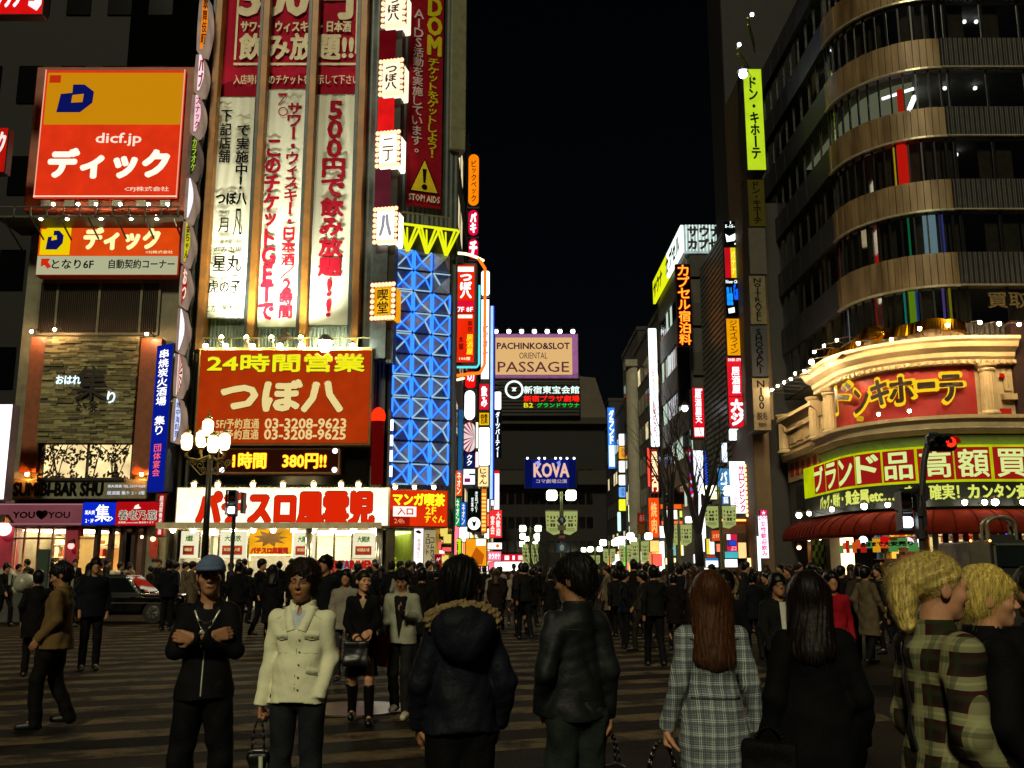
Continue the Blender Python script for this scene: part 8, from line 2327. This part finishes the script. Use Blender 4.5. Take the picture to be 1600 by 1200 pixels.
p9 = person('blonde woman with a ponytail in a red, black and cream chequered jacket, facing right', place(1462, Y), D2R(100), sk,
    [P_('jacket', J, CHK, .0085), P_('skirt', skirt_fn(sk, .30, .26, .98, .006, 2.), cloth_mat('#3a3024', .9, .4), .012), ('hair', pony, BLD, .006, sk.J['hea'] - .3, sk.J['hea'] + .3), P_('shoes', shoes_fn(sk, .7), M('#181008', .5), .012)], .0065, skin=SKIN_P, brows='#6a5028')
fibres([c for c in p9.children if c.name.startswith('hair')][0], BLD, 5000, sk, .07, np.array((0, .13, .03)))
m = MB(); hc = sk.J['hea']; q = hc + sk.k * (sk.hr @ np.array((.084, .008, -.044))); m.ball(q, .008, 8, 6); m.build('earring', M('#e8e8d8', .2, .8), p9)
bs = thing('bag_strap', 'dark shoulder strap crossing the chequered jacket of the blonde woman', 'strap', p9.location, D2R(100))
ribbon('strap', J[0], line((.10, 1.36), (.0, 1.0), 16), .03, M('#0c0b0a', .5), bs, .008, True, .006)

# 10 --- second blonde woman in black, behind her
Y = 4.0; H = top_z(886, Y) - .016
sk = Skel(H, .98).set(elL=(.25, .02, 1.10), wrL=(.22, -.15, .93), elR=(-.25, .04, 1.10), wrR=(-.23, -.12, .92))
sk.head(-6, 2, 0)
J = top_fn(sk, .55, .07, 1.12, 1.15, amp=.007, seed=6.5, depth=.76, collar=.05)
p10 = person('fair haired woman in a black coat shown in profile at the right picture edge', place(1540, Y), D2R(80), sk,
    [P_('coat', J, cloth_mat('#0c0c0e', .8), .010), P_('hair', hair_fn(sk, 'messy', 1.06, .0035, 3.), hair_mat('#d8b45c', .45), .006), P_('trousers', legs_fn(sk), BLK, .014), P_('shoes', shoes_fn(sk), M('#101010', .5), .012)], .0065, skin=SKIN_P, brows='#70582c', strands=3000)
sc_ = top_fn(sk, 1.24, 0, .80, arms=False, amp=.004, collar=.03)
# 17 --- dark person cut by the right edge
Y = 4.6; H = 1.62
sk = Skel(H, 1.0)
p17 = person('person in a dark coat half cut off by the right picture edge', place(1612, Y), PI + .3, sk, [P_('coat', top_fn(sk, .5, .06, 1.12, 1.15, amp=.007, collar=.04), cloth_mat('#0a0a0c', .8), .012), P_('hair', hair_fn(sk, 'short', 1.04), HAIR_BLACK, .009), P_('trousers', legs_fn(sk), BLK, .014), P_('shoes', shoes_fn(sk), M('#101010', .5), .014)], .010, face=False)

# 3 --- smiling woman in black coat and tall boots
Y = 10.9; H = top_z(889, Y) - .012
sk = Skel(H, .88).walk(.10).set(elL=(.215, -.02, 1.10), wrL=(.10, -.20, 1.02), elR=(-.215, .0, 1.10), wrR=(-.09, -.19, .98)).head(24, -3, 4)
sk.hd['R'] = dict(d=(.6, -.5, -.3), n=(0, 1, 0), curl=.9); sk.hd['L'] = dict(d=(-.5, -.6, -.3), n=(0, 1, -.2), curl=.9)
J = top_fn(sk, .50, .05, .98, 1.0, amp=.005, seed=.5, depth=.72, collar=.03, vneck=(.055, 1.2), waist=.02)
ins = top_fn(sk, 1.15, 0, .80, arms=False, amp=.001, vneck=(.04, 1.33), waist=.02)
p3 = person('smiling woman in a black coat and tall black boots standing by the manhole cover', place(569, Y), D2R(6), sk,
    [P_('coat', J, cloth_mat('#0c0b0d', .85), .010), P_('shirt', ins, cloth_mat('#a08a70'), .014), P_('boots', shoes_fn(sk, .85), M('#0c0908', .35), .010), P_('hair', hair_fn(sk, 'short', 1.0, .004), hair_mat('#1a100a'), .008)], .0085, skin=SKIN_P)
q = p3.location
bag('small black handbag with a pale clasp held in front by the smiling woman', (q.x - .02, Y - .28, .62), .30, .26, .10, M('#0d0c0c', .4), .96, .1, hw=.07)
# 4 --- man with phone
Y = 11.4; H = top_z(886, Y) - .02
sk = Skel(H, .98).walk(.16).set(elL=(.235, -.02, 1.12), wrL=(.085, -.22, 1.19), elR=(-.235, .03, 1.12), wrR=(-.235, -.08, .95)).head(-4, 20, 0)
sk.hd['L'] = dict(d=(-.7, -.35, .55), n=(0, -.2, 1), curl=1.0); sk.hd['R'] = dict(d=(0, -.1, -1), n=(1, 0, 0), curl=1.2)
J = top_fn(sk, .80, .03, 1.02, 1.05, amp=.005, seed=2.5, depth=.72, collar=.03, vneck=(.085, .84))
ins = top_fn(sk, .86, .0, .93, arms=False, amp=.002)
p4 = person('man in a pale grey jacket looking down at the phone in his hand', place(629, Y), D2R(-6), sk,
    [P_('jacket', J, cloth_mat('#8a8a78', .8, .2), .010), P_('sweater', ins, cloth_mat('#0f0f10'), .014), P_('trousers', legs_fn(sk, 1.0, .05, .006), cloth_mat('#1a1a18'), .012), P_('shoes', shoes_fn(sk), M('#a8a490', .5), .011), P_('hair', hair_fn(sk, 'messy', 1.05, .006), HAIR_BLACK, .009)], .0085)
q = p4.location
t = thing('phone', 'small dark phone held up by the man in the pale grey jacket', 'phone', (q.x + .03, Y - .30, 1.23 * sk.k), .2)
m = MB().bbox(-.022, .022, -.008, .008, -.05, .05, .004); m.build('body', M('#15151a', .3), t); m = MB().box(-.018, .018, .0085, .010, -.01, .042); m.build('screen', E('#8090a0', .5), t)
t = thing('paper_bag', 'red paper bag with white cord handles hanging from the man with the phone', 'bag', (q.x - .215, Y - .10, .98 * .58))
m = MB().prism([(-.055, 0), (.085, -.02), (.095, .31), (-.06, .33)], -.05, .05); m.build('body', M('#a81020', .6, var=.15), t)
m = MB(); 
for y in (-.045, .045): m.tube([(-.03, y, .32), (-.015, y * .3, .42), (.03, y * .3, .43), (.06, y, .31)], .006, 6)
m.build('handle', M('#d8d0c0', .6), t)

# 11 --- man in tan coat walking left
Y = 10.6; H = top_z(878, Y) - .012
sk = Skel(H, 1.0).walk(.14).set(elL=(.23, .05, 1.11), wrL=(.22, -.12, .92), elR=(-.23, .05, 1.11), wrR=(-.22, -.10, .92)).head(6, 16, 0)
J = top_fn(sk, .80, .06, 1.10, 1.08, amp=.006, seed=4.5, depth=.78, collar=.045)
p11 = person('man in a loose tan jacket looking down as he walks to the left', place(97, Y), D2R(-82), sk,
    [P_('jacket', J, cloth_mat('#5e4a2c', .85, .2), .010), P_('trousers', legs_fn(sk, 1.15, .03, .007), cloth_mat('#0d0c0c'), .012), P_('shoes', shoes_fn(sk), M('#0c0b0a', .5), .012), P_('hair', hair_fn(sk, 'messy', 1.05, .006), HAIR_BLACK, .009)], .009)
# ------------------------------------------------------------------ the crowd: a few kinds of people, each copied with its parts
def proto(label, kind, coat, hairc='#0c0a09', trous='#0c0c0e', style='short', hem=.78, walk=0.0, bagm=None, skin=SKIN, th=1.05, flare=.03, armf=0.0):
    sk = Skel(1.70, .97)
    if walk: sk.walk(walk)
    sk.set(elL=(.235, .06 + armf, 1.12), wrL=(.225, -.05 + armf * 1.5, .90), elR=(-.235, .04 - armf, 1.12), wrR=(-.225, -.06 - armf * 1.8, .92))
    J = top_fn(sk, hem, flare, th, 1.05, amp=.007, seed=random.random() * 9, depth=.74, collar=.03)
    parts = [P_('coat' if hem < .75 else 'jacket', J, cloth_mat(coat, .85), .018), P_('trousers' if kind != 'w' else 'stockings', legs_fn(sk, 1.0 if kind != 'w' else .80, .05, .005), cloth_mat(trous), .020), P_('hair', hair_fn(sk, style, 1.05, .007, length=.26), hair_mat(hairc), .014), P_('shoes', shoes_fn(sk), M('#0c0b0a', .5), .020)]
    return person(label, (0, 0, 0), 0, sk, parts, .017, False, None, skin, False)
PR = [proto('a', 'm', '#0c0c0f', walk=.14), proto('b', 'm', '#0e0d0b', hem=.62, walk=.10, flare=.05), proto('c', 'm', '#0c0f12', style='messy', walk=.18, armf=.10), proto('d', 'w', '#0f0c10', style='long', hem=.52, walk=.10, flare=.05, hairc='#140c08'),
      proto('e', 'w', '#1c1410', style='long', hem=.60, hairc='#2c180c', flare=.05), proto('f', 'm', '#2a2620', hem=.86, trous='#1c1a14', walk=.2, armf=.08), proto('g', 'm', '#0a0d14', hem=.8, style='messy', th=1.14), proto('h', 'w', '#120b0e', style='short', hem=.58, walk=.08, flare=.04),
      proto('i', 'm', '#121212', hem=.84, walk=.22, armf=.12), proto('j', 'm', '#544836', hem=.5, walk=.16, flare=.05, armf=.06), proto('k', 'w', '#7c7468', style='short', hem=.8, trous='#2c2a30', walk=.1), proto('l', 'w', '#8a0f1c', style='long', hem=.7, hairc='#0c0908')]
used = set()
def folk(k, px, ytop, Y, rz, label, group=None):
    o = PR[k] if k not in used else copy_tree(PR[k]); used.add(k)
    H = max(1.46, min(1.88, top_z(ytop, Y) / 1.018 ))
    s = H / 1.70
    o.location = (*place(px, Y)[:2], .14 if Y > 37.7 and (px < 700 or px > 1200) else 0); o.rotation_euler = (0, 0, rz); o.scale = (s, s, s)
    o['label'] = label
    if group: o['group'] = group
    elif 'group' in o: del o['group']
    return o
BK, FR, LF, RT = PI, 0.0, -PI / 2, PI / 2
# singled out people of the middle distance
solo = [(6, 150, 870, 16.5, FR + .5, 'tall person in a dark coat facing the viewer between the tan jacket and the taxi'), (1, 62, 888, 15.5, BK + .4, 'person in black with a bag, half hidden behind the tan jacket'), (0, 374, 876, 24, BK, 'man in black seen from behind between the blue cap and the white jacket'),
        (3, 427, 880, 21, BK, 'woman with long straight black hair in black, seen from behind, left of the white jacket'), (2, 508, 864, 15, FR - .5, 'tall young man in black behind the right shoulder of the white jacket'), (10, 541, 886, 14.5, FR, 'woman in a pale top just left of the smiling woman in black'),
        (1, 660, 884, 16, BK, 'person in black standing behind the man with the phone'), (9, 1352, 882, 17.5, RT + .5, 'man in a long grey brown coat striding away left of the blonde ponytail'), (11, 1298, 890, 11.5, FR, 'smiling dark haired woman in a bright red jacket'),
        (8, 1214, 891, 10, FR + .1, 'man in glasses and a white shirt under a dark open jacket'), (0, 1130, 886, 9.5, FR - .9, 'young man whose face shows just past the long brown hair'), (5, 1012, 878, 24, RT, 'person in khaki trousers walking right in the crowd behind the checked coat'),
        (6, 265, 874, 27, BK, 'man in black standing in front of the taxi bonnet'), (9, 948, 882, 28, LF, 'woman in a pale beige coat walking left through the crowd'), (7, 990, 872, 25, BK, 'tall person in black right of the leather jacket, seen from behind'), (1, 968, 876, 24.5, BK + .3, 'bulky person in black walking away next to the leather jacket'),
        (3, 1405, 882, 16, BK, 'dark clothed person under the ponytail of the blonde woman'), (0, 1375, 884, 22, BK, 'slim dark person left of the blonde woman, further back'), (6, 612, 876, 27, BK + .2, 'man in black behind the man with the phone, near the green stairs'), (10, 626, 884, 25, BK, 'person in a pale coat near the foot of the green stairs'),
        (4, 775, 888, 26, BK, 'bulky figure with a light hood right of the fur hood, further back'), (10, 800, 890, 29, FR, 'person in pale clothes in the gap between fur hood and leather jacket')]
for (k, px, yt, Y, rz, lb) in solo: folk(k, px, yt, Y, rz, lb)
o = [c for c in COL.objects if c.get('label', '').startswith('man in glasses')][0]
gm_ = MB()
for s_ in (-1, 1):
    for i in range(12): a, b = 2 * PI * i / 12, 2 * PI * (i + 1) / 12; gm_.cyl((s_ * .032 + .024 * math.cos(a), -.108, 1.588 + .017 * math.sin(a)), (s_ * .032 + .024 * math.cos(b), -.108, 1.588 + .017 * math.sin(b)), .003, .003, 5)
    gm_.cyl((s_ * .056, -.105, 1.59), (s_ * .080, .01, 1.59), .003, .003, 5)
gm_.cyl((-.009, -.108, 1.59), (.009, -.108, 1.59), .003, .003, 5); gm_.build('glasses', M('#1a1210', .3), o)
_sm = MB(); _sm.prism([(-.05, 1.40), (.05, 1.40), (.03, 1.12), (-.03, 1.12)], -.150, -.146); _sm.build('shirt', cloth_mat('#c8c4b8'), o)
# rows of the crowd
def row(n, x0, x1, Y0, Y1, y0, y1, rzs, ks, label, group):
    for i in range(n):
        px = x0 + (x1 - x0) * (i + random.uniform(.15, .85)) / n
        if 158 < px < 256 and Y0 < 35: continue
        folk(random.choice(ks) if random.random() < .86 else random.choice((4, 5, 9, 10)), px + random.choice((0, 0, -9, 9)), random.uniform(y0 - 3, y1 + 4), random.uniform(Y0, Y1), random.choice(rzs) + random.uniform(-.5, .5), label, group)
DK = [0, 1, 2, 3, 4, 6, 7, 8]
row(20, 715, 960, 28, 46, 880, 889, (BK,), DK + [5], 'person in dark winter clothes in the crowd at the street entrance by the mid lamp', 'crowd at the street entrance')
row(26, 955, 1205, 27, 44, 878, 890, (BK, BK, BK, LF, RT, FR), DK + [5], 'person in dark winter clothes in the dense crowd below the bare trees', 'crowd below the bare trees')
row(22, 1205, 1425, 25, 34, 880, 890, (BK, BK, LF, RT), DK, 'person in dark clothes in the crowd before the red awning', 'crowd before the red awning')
row(18, 5, 285, 36.2, 39.0, 869, 880, (LF, RT, FR, RT), DK + [5, 10], 'passer-by on the left pavement in front of the bright gift shop and bar', 'passers-by on the left pavement')
row(16, 285, 600, 34, 39.5, 868, 884, (LF, RT, BK, BK), DK, 'dark silhouette of a passer-by in front of the glaring slot hall', 'silhouettes before the slot hall')
row(10, 600, 712, 30, 39, 872, 884, (BK, RT, BK), DK + [10], 'dark silhouette of a passer-by before the stair entrance and corner signs', 'silhouettes before the corner tower')
row(14, 800, 1190, 46, 75, 884, 888, (BK, FR), DK, 'distant walker far up the lit street', 'distant walkers up the street')
row(5, 1515, 1600, 18, 24, 880, 892, (BK, FR), DK, 'dark passer-by near the steel booth at the right edge', 'passers-by near the steel booth')

row(14, 640, 960, 21, 28, 880, 890, (BK,), DK, 'dark figure walking away on the crossing between the parka and the leather jacket', 'walkers on the crossing near its middle')
row(20, 960, 1420, 17, 26, 878, 890, (BK, BK, LF, RT), DK, 'dark figure on the far half of the crossing behind the checked and black coats', 'walkers on the crossing to the right')
row(10, 5, 300, 27, 34, 872, 884, (BK, LF, RT), DK, 'dark figure waiting by the left kerb near the taxi', 'waiting people by the left kerb')
row(10, 300, 640, 22, 32, 870, 884, (BK, BK, RT), DK, 'dark figure crossing towards the slot hall', 'walkers towards the slot hall')
# ------------------------------------------------------------------ the black taxi behind the crowd
YT_ = 31.5
q = at(190, 890, YT_)
car = thing('taxi', 'black saloon taxi with a chrome wheel waiting before the gift shop', 'car', (q.x, YT_, 0), -PI / 2 * 0)
def cb(P):
    x, y, z = P[:, 0], P[:, 1], P[:, 2]
    def rbox(c, h, r): q = np.abs(P - V3(*c)) - V3(*h) + r; return np.linalg.norm(np.maximum(q, 0), axis=1) + np.minimum(q.max(1), 0) - r
    d = rbox((0, 0, .55), (2.32, .84, .30), .12)
    d = smin(d, rbox((0, 0, .72), (2.24, .80, .16), .14), .04)
    zt = 1.46; hh = np.clip((z - .85) / .6, 0, 1)
    cabn = np.maximum(np.maximum(x - (1.02 - .62 * hh), -1.42 - x + .42 * hh), np.maximum(np.abs(y) - .80 + .20 * hh, np.maximum(z - zt + .04 * x * x, .7 - z)))
    d = smin(d, cabn, .05)
    for wx in (-1.38, 1.40):
        w = np.maximum(np.hypot(x - wx, z - .32) - .38, np.abs(np.abs(y) - .80) - .20); d = smax(d, -w, .02)
    return d
v, f = nets(cb, V3(-2.5, -1, .15), V3(2.5, 1, 1.6), .03)
PAINT_B = M('#060608', .12, 0, .1, 2, spec=.7)
link_mesh('body', v, f, PAINT_B, car, True)
m = MB()
for (xs) in ([(-1.16, .93), (-.30, .93), (-.30, 1.36), (-.96, 1.36)], [(-.22, .93), (.80, .93), (.42, 1.36), (-.22, 1.36)]):
    q_ = [(x, -.80 + .20 * np.clip((z - .85) / .6, 0, 1) - .012, z) for x, z in xs]; m2 = MB(); m2.add(q_ + [(x, y + .01, z) for x, y, z in q_], [(0, 1, 2, 3), (7, 6, 5, 4), (0, 4, 5, 1), (1, 5, 6, 2), (2, 6, 7, 3), (3, 7, 4, 0)]); m2.build('window', M('#0a0c0c', .05, spec=.9), car)
q_ = [(.975, -.66, .93), (.975, .66, .93), (.44, .56, 1.40), (.44, -.56, 1.40)]
m = MB(); m.add([(x + .02, y, z + .01) for x, y, z in q_] + q_, [(0, 1, 2, 3), (7, 6, 5, 4), (0, 4, 5, 1), (2, 6, 7, 3), (1, 5, 6, 2), (3, 7, 4, 0)]); m.build('windscreen', M('#181410', .04, spec=1.0), car)
for wx in (-1.38, 1.40):
    for wy in (-.76, .76):
        w = MB(); w.cyl((wx, wy - .1, .32), (wx, wy + .1, .32), .32, .32, 24); wo = w.build('wheel', M('#0c0c0c', .8), car)
        s_ = -1 if wy < 0 else 1
        r = MB(); r.cyl((wx, wy + s_ * .101, .32), (wx, wy + s_ * .125, .32), .21, .17, 20); r.build('rim', M('#b8b4a8', .2, .9), wo)
        r = MB(); [r.cyl((wx + .03 * math.cos(a), wy + s_ * .127, .32 + .03 * math.sin(a)), (wx + .16 * math.cos(a), wy + s_ * .127, .32 + .16 * math.sin(a)), .016, .016, 5) for a in np.linspace(0, 2 * PI, 8)[:-1]]; r.build('spoke', M('#5a5850', .3, .9), wo)
for wy in (-.6, .6): MB().bbox(2.26, 2.36, wy - .16, wy + .16, .62, .76, .03).build('headlight', M('#d8d8d0', .1, .3), car)
MB().box(-1.9, 2.1, -.865, -.845, .60, .625).build('chrome_strip', M('#b0aca0', .2, .9), car)
MB().bbox(1.0, 1.1, -1.02, -.84, .92, 1.04, .03).build('mirror', PAINT_B, car); MB().bbox(1.0, 1.1, .84, 1.02, .92, 1.04, .03).build('mirror', PAINT_B, car)
MB().bbox(-.30, -.1, -.22, .22, 1.455, 1.60, .04).build('roof_lamp', M('#d8d0b0', .4), car)
for x in (-.28, .72): MB().bbox(x - .08, x + .08, -.875, -.84, .80, .83, .006).build('door_handle', M('#a09c90', .2, .9), car)
MB().box(2.33, 2.36, -.4, .4, .55, .70).build('grille', M('#6a6860', .3, .8), car)

if _fo.name in COL.objects: COL.objects.unlink(_fo)
bpy.data.objects.remove(_fo)
